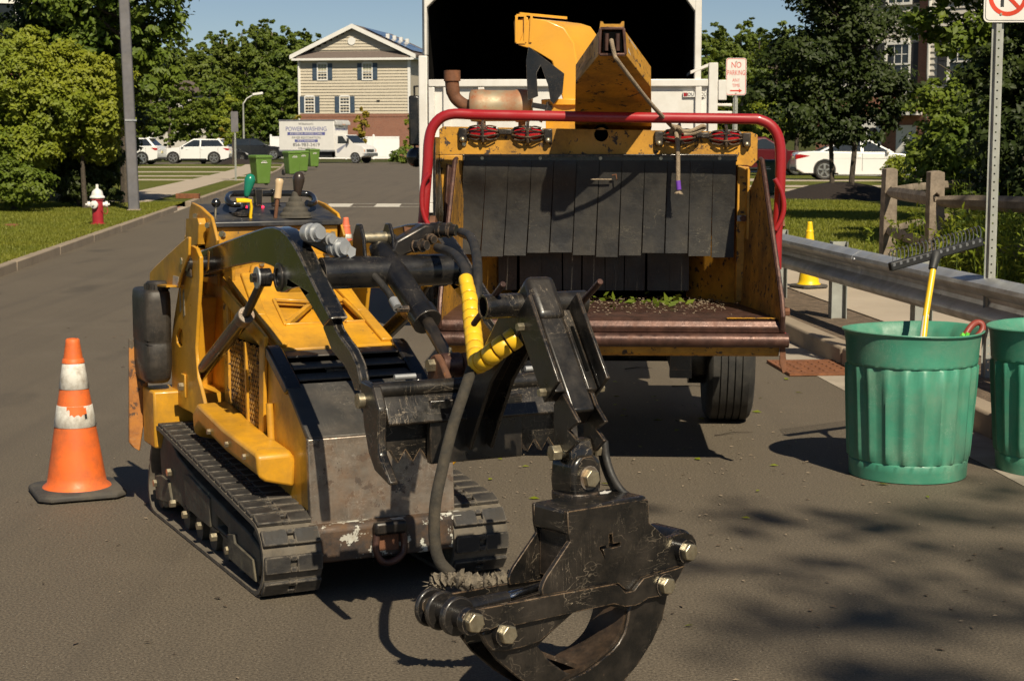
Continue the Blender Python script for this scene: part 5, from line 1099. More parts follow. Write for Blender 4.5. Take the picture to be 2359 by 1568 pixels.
for i in range(14):
    t_ = (i+.5)/14; c = h0.lerp(h1, t_); obj('tine_boss', MB().cyl(W_(c+Vector((0,-.018,.008))), W_(c+Vector((0,.016,.008))), .009, None, 10), M['wire'], RK)
for i in range(24):
    t_ = (i+.5)/24; c = h0.lerp(h1, t_) + Vector((0,0,.018)); d = hv.normalized()
    obj('tine', MB().tube(catmull([W_(c), W_(c+Vector((0,.01,.02))+d*.008), W_(c+Vector((0,.05,.045))+d*.015), W_(c+Vector((0,.11,.05))+d*.02), W_(c+Vector((0,.15,.02))+d*.022)], 4), .0022, 5), M['wire'], RK)
# red handled tool
TL = thing('hand_tool', 'brick red D-shaped tool handle with lime green tape, in the can', 'tool', (gc1.x, gc1.y, 0), 0.)
pts = [W_(PY(*q)) for q in ((2210,800,7.98),(2222,775,8.0),(2236,753,8.02),(2250,743,8.04),(2262,747,8.04),(2262,762,8.03),(2247,780,8.01),(2232,800,7.99))]
obj('tool_handle', MB().tube(catmull(pts, 5), .016, 10), M['tool_red'], TL)
obj('tool_shaft', MB().tube([pts[0], pts[0]+(-0.02,-.0,-.3) if False else (pts[0][0]-.05, pts[0][1]-.02, pts[0][2]-.35)], .018, 10), M['tool_red'], TL)
obj('tape_wrap', MB().tube([W_(PY(2214,770,7.96)), W_(PY(2240,786,7.96))], .012, 8), M['tape'], TL); obj('tape_wrap', MB().tube([W_(PY(2230,766,7.95)), W_(PY(2222,788,7.95))], .010, 8), M['tape'], TL)

# guardrail
def rl(Y): return 3.04 - .100*(Y - 10.0)
GRD = thing('guardrail', 'galvanised W-beam guardrail on steel posts along the right kerb', 'guardrail', (rl(12), 12, .13), 0.)
wprof = [(0,.155),(-.03,.145),(-.075,.115),(-.082,.09),(-.07,.065),(-.01,.028),(.0,.0),(-.01,-.028),(-.07,-.065),(-.082,-.09),(-.075,-.115),(-.03,-.145),(0,-.155)]
back = [(x+.006, z) for x, z in reversed(wprof)]
ys = [4.0, 9.3, 13.1, 17.0, 21.0]; GO = Vector((rl(12), 12, .13))
for a_, b_ in zip(ys, ys[1:]):
    pr_ = wprof + back; rings = [[tuple(Vector((rl(Y)+x-.02+o_, Y, .13+.475+z)) - GO) for x, z in pr_] for Y, o_ in ((a_, 0), (b_+.25, .004))]
    obj('rail_beam', MB().loft(rings), M['galv'], GRD)
    for k in range(4): obj('rail_bolt', MB().sphere(tuple(Vector((rl(b_)-.09, b_-.06+.1*(k%2), .13+.475+(.09 if k > 1 else -.09)))-GO), .014, 6), M['galv'], GRD)
for Y in (6.2, 8.1, 10.0, 12.05, 14.1, 16.0, 18.0, 20.0):
    x = rl(Y) - GO.x; y = Y - 12; pm = MB(); pm.box(x+.03,x+.036,y-.075,y+.075,0,.64); pm.box(x+.0365,x+.15,y-.012,y-.004,0,.64); pm.box(x+.151,x+.157,y-.075,y+.075,0,.64); obj('guard_post', pm, M['galv_post'], GRD)
# wooden split-rail fence
FN = thing('split_rail_fence', 'weathered grey wooden split rail fence on the right lawn', 'fence', (4.5, 20.3, .13), 0.)
FO = Vector((4.5, 20.3, .13)); Pp = {'a': Vector((4.5,20.3,.13)), 'b': Vector((4.32,17.3,.13)), 'c': Vector((6.75,24.2,.13)), 'd': Vector((5.6,14.6,.13))}
def fpost(p, h, yaw):
    holes = [[(-.028,z-.045),(.028,z-.045),(.035,z+.02),(.0,z+.05),(-.035,z+.02)] for z in (h-.26, h-.72)]
    mb = MB().prism([(-.083,-.1),(.083,-.1),(.088,h*.5),(.08,h-.01),(.02,h+.012),(-.07,h),(-.085,h*.4)], 'y', -.055, .055, holes=holes); mb.v = [(x+.006*math.sin(z*9+y*40), y, z) for x, y, z in mb.v]
    obj('fence_post', mb, M['wood'], FN, bevel=.006, loc=tuple(p-FO), rot=(0,random.uniform(-.02,.02),yaw))
fpost(Pp['a'], 1.14, .25); fpost(Pp['b'], 1.16, .15); fpost(Pp['c'], 1.15, .2); fpost(Pp['d'], 1.15, .2)
def frail(p, q, z0, z1, r):
    P = [p.lerp(q, t) for t in (-.02,.06,.2,.4,.6,.8,.94,1.02)]; m = MB(); n_ = 7; rings = []
    for i, c in enumerate(P):
        z = z0 + (z1-z0)*i/7; k = (.45,.8,1,1.05,1,1.05,.8,.45)[i]; d = (q-p).normalized(); s_ = Vector((d.y,-d.x,0))
        rings.append([tuple(c-FO + s_*math.cos(2*math.pi*j/n_+.3)*r*.75*k*(1+.25*math.sin(j*2.1+r*90)) + Vector((0,0,z+math.sin(2*math.pi*j/n_+.3)*r*k*(1+.2*math.sin(j*1.7+1)))) ) for j in range(n_)])
    obj('fence_rail', m.loft(rings), M['wood'], FN, angle=30)
frail(Pp['a'], Pp['b'], .86, .88, .07); frail(Pp['a'], Pp['b'], .40, .42, .065); frail(Pp['b'], Pp['d'], .86, .88, .075); frail(Pp['b'], Pp['d'], .42, .40, .065); frail(Pp['a'], Pp['c'], .88, .90, .06); frail(Pp['a'], Pp['c'], .40, .52, .055)
# signs -------------------------------------------------------------
def uprofile(h, w_=.065, d=.035): # perforated U-channel post
    mb = MB(); hol = [circ(0, .03+.0254*2*i+.02, .0062, 6) for i in range(int((h-.1)/.0508))]
    mb.prism([(-.016,0),(.016,0),(.016,h),(-.016,h)], 'y', -.002, .002, holes=hol)
    for s_ in (-1, 1):
        mb.add([(s_*.016,-.002,0),(s_*.016,-.002,h),(s_*.0215,.026,h),(s_*.0215,.026,0)], [(0,1,2,3)]); mb.add([(s_*.0215,.026,0),(s_*.0215,.026,h),(s_*.036,.027,h),(s_*.036,.027,0)], [(0,1,2,3)])
    return mb
def rrect(w_, h, r): return arc(w_/2-r,-h/2+r,r,-90,0,4)+arc(w_/2-r,h/2-r,r,0,90,4)+arc(-w_/2+r,h/2-r,r,90,180,4)+arc(-w_/2+r,-h/2+r,r,180,270,4)
sp = G(2275, 870, .13)
S1 = thing('no_parking_sign', 'white no parking symbol sign with red circle on perforated post', 'sign', (sp.x, sp.y, .13), 0.)
obj('sign_post', uprofile(2.95), M['galv_post'], S1)
zb = PY(2290, 52, sp.y).z - .13; sw_h = .40; zc_ = zb + sw_h/2; xo = .045
SF = obj('sign_face', MB().prism([(x+xo, z+zc_) for x, z in rrect(.29,sw_h,.03)], 'y', -.010, -.006), M['sign_white'], S1)
def ring_poly(o_, i_, mat, y0, par, c): m = MB(); n_ = len(o_); m.add([(x+c[0],y0,z+c[1]) for x, z in o_]+[(x+c[0],y0,z+c[1]) for x, z in i_], [(k,(k+1)%n_,(k+1)%n_+n_,k+n_) for k in range(n_)]); return obj('sign_border', m, mat, par)
ring_poly(rrect(.272,sw_h-.018,.026), rrect(.264,sw_h-.026,.022), M['sign_black'], -.0105, SF, (xo,zc_))
cz_ = zb + .155; ring_poly(circ(0,0,.118,40), circ(0,0,.092,40), M['sign_red2'], -.0115, SF, (xo,cz_))
text('sign_letter', 'P', .21, M['sign_black'], SF, (xo-.005,-.0108,cz_), (math.pi/2,0,0), .0005)
obj('sign_slash', MB().prism([(xo-.078+.0,cz_+.062),(xo-.062,cz_+.078),(xo+.078,cz_-.062),(xo+.062,cz_-.078)], 'y', -.0125, -.0122), M['sign_red2'], SF)
obj('sign_bolt', MB().hexb((xo-.04,-.0105,cz_-.105), (0,-1,0), .008, .006), M['bolt'], S1)
s2 = Vector(((1686-1179.5)/FPX*26.2, 26.0, .13)); zs2 = PY(1685,177,26).z - .13
S2 = thing('parking_sign', 'white NO PARKING ANY TIME sign with red letters beyond the chipper', 'sign', s2, 0.)
obj('sign_post', uprofile(zs2+.27), M['galv_post'], S2)
SF = obj('sign_face', MB().prism([(x, z+zs2) for x, z in rrect(.31,.56,.04)], 'y', -.010, -.006), M['sign_white'], S2)
ring_poly(rrect(.296,.545,.034), rrect(.280,.529,.028), M['sign_red'], -.0105, SF, (0,zs2))
for s_, dz, sz in (('NO',.17,.125),('PARKING',.055,.105),('ANY',-.055,.07),('TIME',-.135,.07)): text('sign_lettering', s_, sz, M['sign_red'], SF, (0,-.0106,zs2+dz), (math.pi/2,0,0), .0006, sx=.62 if s_ == 'PARKING' else .8)
obj('sign_arrow', MB().prism([(-.09,zs2-.222),(.045,zs2-.222),(.045,zs2-.242),(.095,zs2-.212),(.045,zs2-.182),(.045,zs2-.202),(-.09,zs2-.202)], 'y', -.0112, -.0102), M['sign_red'], SF)
for dz in (.225,-.25): obj('sign_bolt', MB().hexb((0,-.0105,zs2+dz), (0,-1,0), .01, .008), M['bolt'], S2)
s3 = G(543, 416, .125)
S3 = thing('street_sign', 'grey back of a small sign on a thin post by the left sidewalk', 'sign', (s3.x, s3.y, .12), 0.); z3 = PY(543,257,s3.y).z-.12
obj('sign_post', uprofile(z3), M['galv_post'], S3); obj('sign_face', MB().prism([(x, z+z3-.38) for x, z in rrect(.27,.76,.03)], 'y', -.012, -.008), M['pole'], S3)
# grey pole, hydrant, street lamp -----------------------------------
lp_ = G(309, 487, .115); PL = thing('light_pole', 'tall plain grey square pole on the left lawn beside the hydrant', 'pole', (lp_.x, lp_.y, .115), math.radians(8))
obj('pole_shaft', MB().loft([[(-.115,-.115,0),(.115,-.115,0),(.115,.115,0),(-.115,.115,0)], [(-.105-.17,-.1,8.5),(.09-.17,-.1,8.5),(.09-.17,.1,8.5),(-.105-.17,.1,8.5)]]), M['pole'], PL, bevel=.03, seg=3)
obj('pole_collar', MB().box(-.14,.14,-.14,.14,0,.05), M['kerb'], PL, bevel=.01); obj('pole_band', MB().box(-.13,.11,-.125,-.112,1.9,1.94), M['galv'], PL)
hy = G(226, 519, .115); HY = thing('fire_hydrant', 'red fire hydrant with white bonnet and caps on the lawn', 'hydrant', (hy.x, hy.y, .115), .4)
s_ = .98
obj('flange', MB().lathe([(.135,0),(.135,.035),(.10,.045),(.10,.05)], 24), M['hyd_red'], HY)
obj('barrel', MB().lathe([(.10*s_,.04),(.098,.06),(.098,.44),(.115,.45),(.115,.475),(.10,.48)], 24), M['hyd_red'], HY)
bn = obj('bonnet', MB().lathe([(.128,.478),(.135,.49),(.13,.51),(.105,.53),(.10,.56),(.088,.60),(.06,.63),(.03,.645),(.026,.65),(.026,.69),(.0001,.695)], 24), M['white'], HY); obj('operating_nut', MB().hexb((0,0,.69), (0,0,1), .026, .035), M['white'], bn)
for d, r, L_ in (((-.55,-.83),.07,.17), ((1,-.1),.055,.18), ((-1,.1),.055,.18)):
    v = Vector((*d,0)).normalized(); c = Vector((0,0,.37)); cp_ = obj('nozzle_cap', MB().tube([c+v*.08, c+v*(L_-.05), c+v*(L_-.049), c+v*(L_-.01), c+v*L_], [r*.7,r*.7,r,r,r*.8], 16), M['white'], HY); obj('cap_nut', MB().hexb(c+v*L_, v, .02, .03), M['white'], cp_)
obj('cap_chain', MB().tube(catmull([(.14,-.02,.36),(.17,-.04,.25),(.12,-.08,.2),(.04,-.1,.27)], 5), .006, 6), M['hyd_red'], HY)
lp2 = Vector((-23.6, 150, 0)); SL = thing('street_lamp', 'slim street lamp with white arm head before the far woods', 'street lamp', lp2, 0.); zl = PY(608,224,150).z
obj('lamp_mast', MB().cyl((0,0,0), (0,0,zl-.5), .12, .07, 10), M['galv_post'], SL); obj('lamp_arm', MB().tube([(0,0,zl-.6),(.35,0,zl-.1),(.9,0,zl+.2)], .05, 8), M['white'], SL); obj('lamp_head', MB().obb((1.3,0,zl+.28), (.45,0,.06), (0,.25,0), (0,0,.11)), M['white'], SL, bevel=.05)
# wheelie bins along the left kerb
def bin_(label, px, py_, hpx, mat, rot, z0=.12, group='green wheelie bins along the left kerb'):
    p = G(px, py_, z0); t = thing('wheelie_bin', label, 'wheelie bin', p, rot, group); D = p.length; k = min(1.12, max(.92, hpx/FPX*p.y/1.08))
    B = [(-.24,-.26,.06),(.24,-.26,.06),(.24,.22,.06),(-.24,.22,.06)]; T = [(-.30,-.33,.98),(.30,-.33,.98),(.30,.34,.98),(-.30,.34,.98)]
    t.scale = (k,k,k); obj('bin_body', MB().loft([B, T]), mat, t, bevel=.03); obj('rim', MB().box(-.325,.325,-.355,.36,.96,1.0), mat, t, bevel=.012); obj('lid', MB().loft([[(-.33,-.37,1.0),(.33,-.37,1.0),(.33,.37,1.0),(-.33,.37,1.0)], [(-.29,-.30,1.06),(.29,-.30,1.06),(.29,.33,1.07),(-.29,.33,1.07)]]), mat, t, bevel=.015)
    obj('bin_handle', MB().tube([(-.25,.36,.98),(-.25,.43,.98),(.25,.43,.98),(.25,.36,.98)], .015, 8), mat, t)
    for s_ in (-1, 1): wv = obj('wheel', MB().cyl((s_*.27,.24,.13), (s_*.34,.24,.13), .13, None, 20), M['tyre'], t); obj('hub', MB().cyl((s_*.341,.24,.13), (s_*.345,.24,.13), .06, None, 12), M['trim'], wv)
    obj('bin_marking', MB().box(-.08,.08,-.3395,-.333,.845,.86), M['white'], t); obj('bin_marking', MB().box(-.12,.12,-.3335,-.327,.79,.815), M['white'], t)
    return t
bin_('green wheelie bin nearest the camera, beside the sidewalk', 601, 427, 70, M['bin_green'], .55)
bin_('second green wheelie bin along the kerb, in front of two others', 673, 404, 56, M['bin_green'], .55)
bin_('green wheelie bin half hidden behind the second bin', 694, 397, 50, M['bin_green'], .5)
bin_('farthest green wheelie bin, beneath the box truck', 721, 386, 43, M['bin_green'], .5)
bin_('dark green wheelie bin glimpsed behind the red safety bar', 1772, 452, 62, M['bin_dark'], -.4, group='dark bins')
# ================================================================== VEHICLES (x forward, y left, z up)
def quad_panel(q, inset, push, th=.006):
    q = [Vector(p) for p in q]; c = sum(q, Vector())/4; n = (q[1]-q[0]).cross(q[3]-q[0]).normalized()
    if n.dot(c - Vector((c.x*.9, 0, .6))) < 0: n = -n
    r = []
    for i, p in enumerate(q):
        a, b = q[i-1]-p, q[(i+1)%4]-p; r.append(p + a.normalized()*inset + b.normalized()*inset)
    return MB().loft([[p - n*.02 for p in r], [p + n*push for p in r]])
def wheel(par, x, y, R, W, sg, spokes=5):
    pr_ = [(R-.11,-W/2+.01),(R-.03,-W/2),(R,-W/2+.03),(R,W/2-.03),(R-.03,W/2),(R-.11,W/2-.01)]; n = 32
    T = obj('wheel', MB().loft([[(x+r*math.cos(2*math.pi*k/n), y+u, R+r*math.sin(2*math.pi*k/n)) for k in range(n)] for r, u in pr_], True, True), M['tyre'], par)
    yo = y + sg*(W/2-.004); m = MB(); m.pipe((x,yo-sg*.03,R), (x,yo+sg*.004,R), R-.085, R-.125, 28)
    for i in range(spokes):
        a = 2*math.pi*i/spokes+.3; e = Vector((x+(R-.11)*math.cos(a), yo, R+(R-.11)*math.sin(a))); m.bar((x,yo,R), e, .07, .03, (0,1,0))
    m.cyl((x,yo-sg*.02,R), (x,yo+sg*.012,R), .055, None, 12); obj('rim', m, M['rim'], T); obj('rim_recess', MB().cyl((x,yo-sg*.035,R),(x,yo-sg*.03,R), R-.10, None, 24), M['hole'], T)
def car(name, label, cat, loc, rotz, mat, kind='suv', group=None, scale=1.0):
    t = thing(name, label, cat, loc, rotz, group); t.scale = (scale,)*3
    if kind == 'sedan':
        Lr, Lf, W, R, wr_, wf_ = -2.42, 2.42, 1.82, .335, -1.38, 1.42; gc = .20; belt = .96
        up = [(-2.40,.55),(-2.40,.86),(-2.30,.97),(-1.75,1.02),(-.6,.985),(.95,.965),(1.6,.90),(2.15,.78),(2.37,.66),(2.42,.5),(2.38,.30)]
        cab = ((-1.62,.99),(-.72,1.42),(.22,1.44),(1.12,.965)); wb, wt = .82, .60; splits = (-1.05,-.10,.0,.82)
    else:
        Lr, Lf, W, R, wr_, wf_ = -2.30, 2.30, 1.86, .37, -1.30, 1.38; gc = .26; belt = 1.08
        up = [(-2.28,.62),(-2.30,.98),(-2.22,1.10),(-1.6,1.13),(.9,1.06),(1.6,1.02),(2.1,.92),(2.28,.76),(2.30,.55),(2.26,.34)]
        cab = ((-2.12,1.10),(-1.62,1.60),(.05,1.63),(1.02,1.06)); wb, wt = .84, .63; splits = (-1.55,-.45,-.36,.72)
    def arch(xc): return [(xc+(R+.055)*math.cos(math.radians(a)), R+(R+.055)*math.sin(math.radians(a))) for a in range(-15, 196, 15)]
    low = [p for p in up] + [(wf_+.5,gc)] + [p for p in arch(wf_) if p[1] > gc-.0] + [p for p in arch(wr_) if p[1] > gc] + [(Lr+.28,gc+.04),(Lr+.04,.38)]
    B = obj('body', MB().prism(low, 'y', -W/2, W/2), mat, t, bevel=.07, seg=4, angle=50)
    obj('underbody', MB().box(Lr+.3,Lf-.3,-W/2+.2,W/2-.2,.18,.7), M['trim'], t)
    for s_ in (-1, 1):
        y = s_*(W/2+.002); m = MB(); m.prism([(wf_-.5,gc),(wr_+.5,gc),(wr_+.48,gc+.075),(wf_-.48,gc+.075)], 'y', y-s_*.03, y); obj('sill', m, M['trim'] if kind == 'suv' else mat, t)
        for xc in (wf_, wr_): obj('wheel_arch', MB().prism(arch(xc)+list(reversed([(xc+(R+.012)*math.cos(math.radians(a)), R+(R+.012)*math.sin(math.radians(a))) for a in range(-15,196,15)])), 'y', y-s_*.12, y+s_*.004), M['trim'], t)
        for xc in (wf_, wr_): wheel(t, xc, s_*(W/2-.12), R, .22, s_)
    (x0,z0),(x1,z1),(x2,z2),(x3,z3) = cab
    b4 = [(x0,-wb,z0),(x3,-wb,z3),(x3,wb,z3),(x0,wb,z0)]; t4 = [(x1,-wt,z1),(x2,-wt,z2),(x2,wt,z2),(x1,wt,z1)]
    obj('cabin', MB().loft([b4, t4]), mat, t, bevel=.05, seg=3, angle=50)
    G_ = M['glass']
    obj('windscreen', quad_panel([b4[1], b4[2], t4[2], t4[1]], .05, .003), G_, t); obj('rear_window', quad_panel([b4[3], b4[0], t4[0], t4[3]], .08, .003), G_, t)
    for s_ in (-1, 1):
        def side(x, f):  # point on side face at bottom/top
            zb_ = z0+(z3-z0)*((x-x0)/(x3-x0)); return zb_
        def P(x, v):     # v 0..1 up the side
            zt_ = z1 if x < x1 else z2; zt_ = 1.0
            y = s_*(wb+(wt-wb)*v); z = (z0+(z3-z0)*((x-x0)/(x3-x0)))*(1-v) + (z1+(z2-z1)*.5)*v; return Vector((x, y, z))
        lo, hi = .07, .86
        xl = lambda x, v: x
        xmin = lambda v: x0+(x1-x0)*v+.14; xmax = lambda v: x3+(x2-x3)*v-.12
        a0, a1, a2, a3 = splits
        for u0, u1, first in ((None, a1, True), (a2, None, False)):
            lo0 = xmin(lo) if u0 is None else u0; hi0 = xmin(hi) if u0 is None else u0; lo1 = xmax(lo) if u1 is None else u1; hi1 = xmax(hi) if u1 is None else u1
            q = [P(lo0,lo), P(lo1,lo), P(hi1,hi), P(hi0,hi)]; obj('side_window', quad_panel(q, .0, .004), G_, t, bevel=.004)
        obj('wing_mirror', MB().obb((x3-.28, s_*(wb+.14), z3+.06), (.06,0,0), (0,.09,0), (0,0,.065)), mat, t, bevel=.03)
        xd = (a1+a2)/2
        for xx in (xd-.12, xd+.85): obj('door_handle', MB().box(xx-.08,xx+.08,s_*(W/2)-.01,s_*(W/2)+.02,belt-.16,belt-.12), mat, t, bevel=.008)
        for xx in (xd, x3-.1, x0+.55): obj('door_seam', MB().box(xx-.006,xx+.006,min(s_*(W/2)-.004,s_*(W/2)+.0015),max(s_*(W/2)-.004,s_*(W/2)+.0015),gc+.12,belt-.03), M['trim'], t)
        rx = Lr+.02; zl_ = belt-.13
        obj('tail_lamp', MB().prism([(rx-.006,zl_-.10),(rx-.006,zl_+.07),(rx+.16,zl_+.08),(rx+.52,zl_+.02),(rx+.1,zl_-.08)] if kind == 'sedan' else [(rx-.008,zl_-.09),(rx-.02,zl_+.05),(rx+.42,zl_+.07),(rx+.16,zl_-.09)], 'y', s_*(W/2-.25), s_*(W/2+.003)), M['lamp_red'], t, bevel=.01)
        obj('head_lamp', MB().prism([(Lf-.08,.62),(Lf-.06,.73),(Lf-.5,.84),(Lf-.42,.72)], 'y', s_*(W/2-.2), s_*(W/2+.003)), M['lamp_white'], t, bevel=.01)
    obj('number_plate', MB().box(Lr-.012,Lr+.03,-.17,.17,.70,.82), M['plate_y'], t); obj('rear_bumper', MB().box(Lr-.01,Lr+.3,-W/2+.1,W/2-.1,.30,.44), M['trim'], t, bevel=.03); obj('front_grille', MB().box(Lf-.1,Lf+.006,-.5,.5,.42,.64), M['trim'], t, bevel=.02)
    if kind == 'suv': obj('roof_spoiler', MB().box(x1-.22,x1+.1,-wt+.03,wt-.03,z1-.03,z1+.03), mat, t, bevel=.02)
    obj('roof_fin', MB().prism([(x1+.05,z1),(x1+.25,z1+.02),(x1+.08,z1+.09)], 'y', -.02, .02), mat, t)
    return t
p = G(1950, 408, .15)
car('sedan', 'white sedan parked on the drive beyond the wooden fence', 'car', (p.x-.35, 64.6, .152), math.radians(-3), M['white_car'], 'sedan', None, 1.05)
car('car', 'dark red car half hidden behind the red safety bar', 'car', (10.9, 74, .15), math.radians(-4), M['red_car'], 'suv')
p = G(440, 379, .12); car('suv', 'white SUV facing left with its tail to the small dark car', 'car', (p.x-.55, 113, .12), math.radians(180+2), M['white_car'], 'suv', None, 1.0)
p = G(330, 380, .12); car('suv', 'white SUV partly hidden behind the tall grey pole', 'car', (-24.5, 108, .12), math.radians(180-6), M['white_car'], 'suv', None, 1.04)
car('black_car', 'small black car with yellow plate behind the white SUV', 'car', (-20.6, 121, .0), math.radians(70), M['black_car'], 'sedan', None, .95)
car('black_suv', 'black SUV by the end of the white fence', 'car', (-22.2, 148, .0), math.radians(2), M['black_car'], 'suv', None, 1.12)
# box truck
def box_truck(loc, rot):
    t = thing('box_truck', 'white box truck with power washing lettering in front of the house', 'truck', loc, rot)
    WC = surf('white_van_paint', (.74,.72,.68), .35, var=.04, coat=.2)
    BX = obj('cargo_box', MB().box(-4.55,0,-1.08,1.08,.92,3.12), WC, t, bevel=.03); obj('box_roof_edge', MB().box(-4.58,.02,-1.10,1.10,3.04,3.14), surf('aluminium_trim', (.35,.35,.36), .4, .6), BX, bevel=.02)
    obj('box_nose', MB().prism([(.021,2.75),(.021,3.10),(.10,3.09),(.22,2.95),(.24,2.75)], 'y', -1.06, 1.06), surf('grey_fairing', (.45,.44,.42), .5), BX, bevel=.03)
    obj('box_sill', MB().box(-4.56,.01,-1.095,1.095,.84,.96), M['galv'], BX)
    hood = [(.02,.50),(.02,2.02),(.75,2.05),(1.45,1.42),(2.15,1.22),(2.34,1.05),(2.38,.58),(2.05,.42)]
    arch_ = [(1.62+.42*math.cos(math.radians(a)), .38+.42*math.sin(math.radians(a))) for a in range(5,180,15)]
    hood = hood + [p for p in arch_ if p[1] > .42] + [(1.1,.42),(.3,.42)]
    CB = obj('cab', MB().prism(hood, 'y', -.98, .98), WC, t, bevel=.06, seg=4, angle=50)
    obj('windscreen', MB().loft([[(.83,-.86,1.98),(.83,.86,1.98),(1.43,.88,1.46),(1.43,-.88,1.46)], [(.86,-.86,2.005),(.86,.86,2.005),(1.46,.88,1.485),(1.46,-.88,1.485)]]), M['glass'], CB, bevel=.01)
    for s_ in (-1, 1):
        obj('side_window', MB().prism([(.22,1.42),(.25,1.95),(.62,1.95),(.98,1.5),(.98,1.42)], 'y', s_*.97, s_*.984), M['glass'], CB, bevel=.004)
        obj('wing_mirror', MB().obb((1.12,s_*1.12,1.62), (.05,0,0), (0,.10,0), (0,0,.18)), M['trim'], CB, bevel=.02); obj('side_stripe', MB().prism([(.15,.75),(.3,.75),(.95,1.35),(.8,1.35),(.15,1.0)], 'y', s_*.975, s_*.983), surf('grey_stripe', (.25,.26,.33), .5), CB)
        obj('head_lamp', MB().box(2.28,2.368,s_*.72-.13,s_*.72+.13,.80,.98), M['lamp_white'], CB, bevel=.01); obj('turn_lamp', MB().box(2.24,2.362,s_*.92-.05,s_*.92+.05,.80,.98), M['lamp_orange'], CB, bevel=.01)
        wheel(t, 1.62, s_*.84, .38, .24, s_); wheel(t, -3.1, s_*.86, .38, .36, s_)
    obj('grille', MB().box(2.30,2.386,-.55,.55,.80,1.0), M['trim'], CB, bevel=.01)
    for i in range(3): obj('grille_bar', MB().box(2.385,2.395,-.54,.54,.83+.06*i,.85+.06*i), M['rim'], CB)
    obj('bumper', MB().box(2.2,2.50,-.98,.98,.50,.74), M['rim'], CB, bevel=.03)
    obj('chassis', MB().box(-4.3,2.0,-.5,.5,.45,.84), M['trim'], t); obj('rear_guard', MB().box(-4.5,-4.42,-1.0,1.0,.45,.6), M['trim'], t); obj('fuel_tank', MB().box(-1.6,-.3,-.9,-.5,.4,.8), M['trim'], t)
    for i in range(3): obj('roof_lamp', MB().box(.225,.25,-.18+.18*i-.04,-.18+.18*i+.04,2.78,2.82), M['lamp_orange'], BX)
    y = -1.083; R90 = (math.pi/2, 0, 0)
    text('lettering', "Williamson's", .24, M['text_grey'], BX, (-2.3,y,2.83), R90, .003)
    text('lettering', 'POWER WASHING', .44, M['text_blue'], BX, (-2.3,y,2.46), R90, .003, sx=.92)
    obj('letter_panel', MB().box(-3.85,-.75,y-.003,y+.01,2.02,2.24), M['text_blue'], BX); text('lettering', 'EXTERIOR WOOD CARE', .24, M['sign_white'], BX, (-2.3,y-.005,2.13), R90, .003)
    text('lettering', 'PAVER RESTORATION', .24, M['text_grey'], BX, (-2.3,y,1.83), R90, .003)
    obj('letter_panel', MB().box(-3.25,-1.35,y-.003,y+.01,1.52,1.71), M['text_blue'], BX); text('lettering', 'SOFT WASHING', .20, M['sign_white'], BX, (-2.3,y-.005,1.615), R90, .003)
    text('lettering', '856-983-2419', .36, M['text_grey'], BX, (-2.3,y,1.32), R90, .003, sx=1.1); text('lettering', 'WilliamsonPW.com', .17, M['text_grey'], BX, (-2.3,y,1.06), R90, .003)
    RX = (math.pi/2, 0, math.pi/2); text('lettering', "Williamson's", .16, M['text_grey'], BX, (.004,0,2.64), RX, .003); text('lettering', 'POWER WASHING', .22, M['text_blue'], BX, (.004,0,2.42), RX, .003)
    return t
q = G(797, 374, 0); box_truck((q.x+.1, 124.5, 0), math.radians(-22))
# ================================================================== BUILDINGS
def clapboard(par, x0, x1, y, z0, z1, pitch, mat, axis='y', gable=None, th=.075):
    """rows of siding boards; gable(z) -> (x0,x1) narrows them"""
    n = int((z1-z0)/pitch); 
    for i in range(n):
        z = z0 + pitch*i; a, b = (x0, x1) if gable is None else gable(z + pitch*.5)
        if b - a < .1: continue
        pr_ = [(y-th, z), (y-.006, z+pitch), (y+.05, z+pitch), (y+.05, z)]
        m = MB().loft([[(a, q[0], q[1]) for q in pr_], [(b, q[0], q[1]) for q in pr_]]) if axis == 'y' else MB().loft([[(q[0], a, q[1]) for q in pr_], [(q[0], b, q[1]) for q in pr_]])
        obj('siding_board', m, mat, par)
def window(par, cx, cz, w_, h, y, sh=None, mull=True, blind=None):
    W_ = obj('window', MB().box(cx-w_/2,cx+w_/2,y-.03,y+.04,cz-h/2,cz+h/2), M['glass'], par)
    f = MB()
    for a in ((cx-w_/2-.1,cx-w_/2,cz-h/2-.1,cz+h/2+.08),(cx+w_/2,cx+w_/2+.1,cz-h/2-.1,cz+h/2+.08),(cx-w_/2,cx+w_/2,cz+h/2,cz+h/2+.16),(cx-w_/2,cx+w_/2,cz-h/2-.1,cz-h/2),(cx-w_/2,cx+w_/2,cz-.035,cz+.035)): f.box(a[0],a[1],y-.09,y+.02,a[2],a[3])
    obj('window_frame', f, M['trimw'], W_)
    if mull:
        g_ = MB(); 
        for k in (-1, 1): g_.box(cx+k*w_/6-.015,cx+k*w_/6+.015,y-.045,y,cz-h/2,cz+h/2)
        g_.box(cx-w_/2,cx+w_/2,y-.044,y,cz+h/4-.015,cz+h/4+.015); obj('glazing_bar', g_, M['trimw'], W_)
    if blind: obj('blind', MB().box(cx-w_/2,cx+w_/2,y-.033,y+.03,cz,cz+h/2), M['blind'], W_)
    if sh:
        for s_ in (-1, 1):
            x = cx+s_*(w_/2+.33); S_ = obj('shutter', MB().box(x-.21,x+.21,y-.07,y+.02,cz-h/2-.05,cz+h/2+.05), sh, W_)
            for k in range(2): obj('shutter_panel', MB().box(x-.15,x+.15,y-.085,y-.07,cz-h/2+.05+k*h/2,cz-h/2-.05+(k+1)*h/2), sh, S_, bevel=.01)
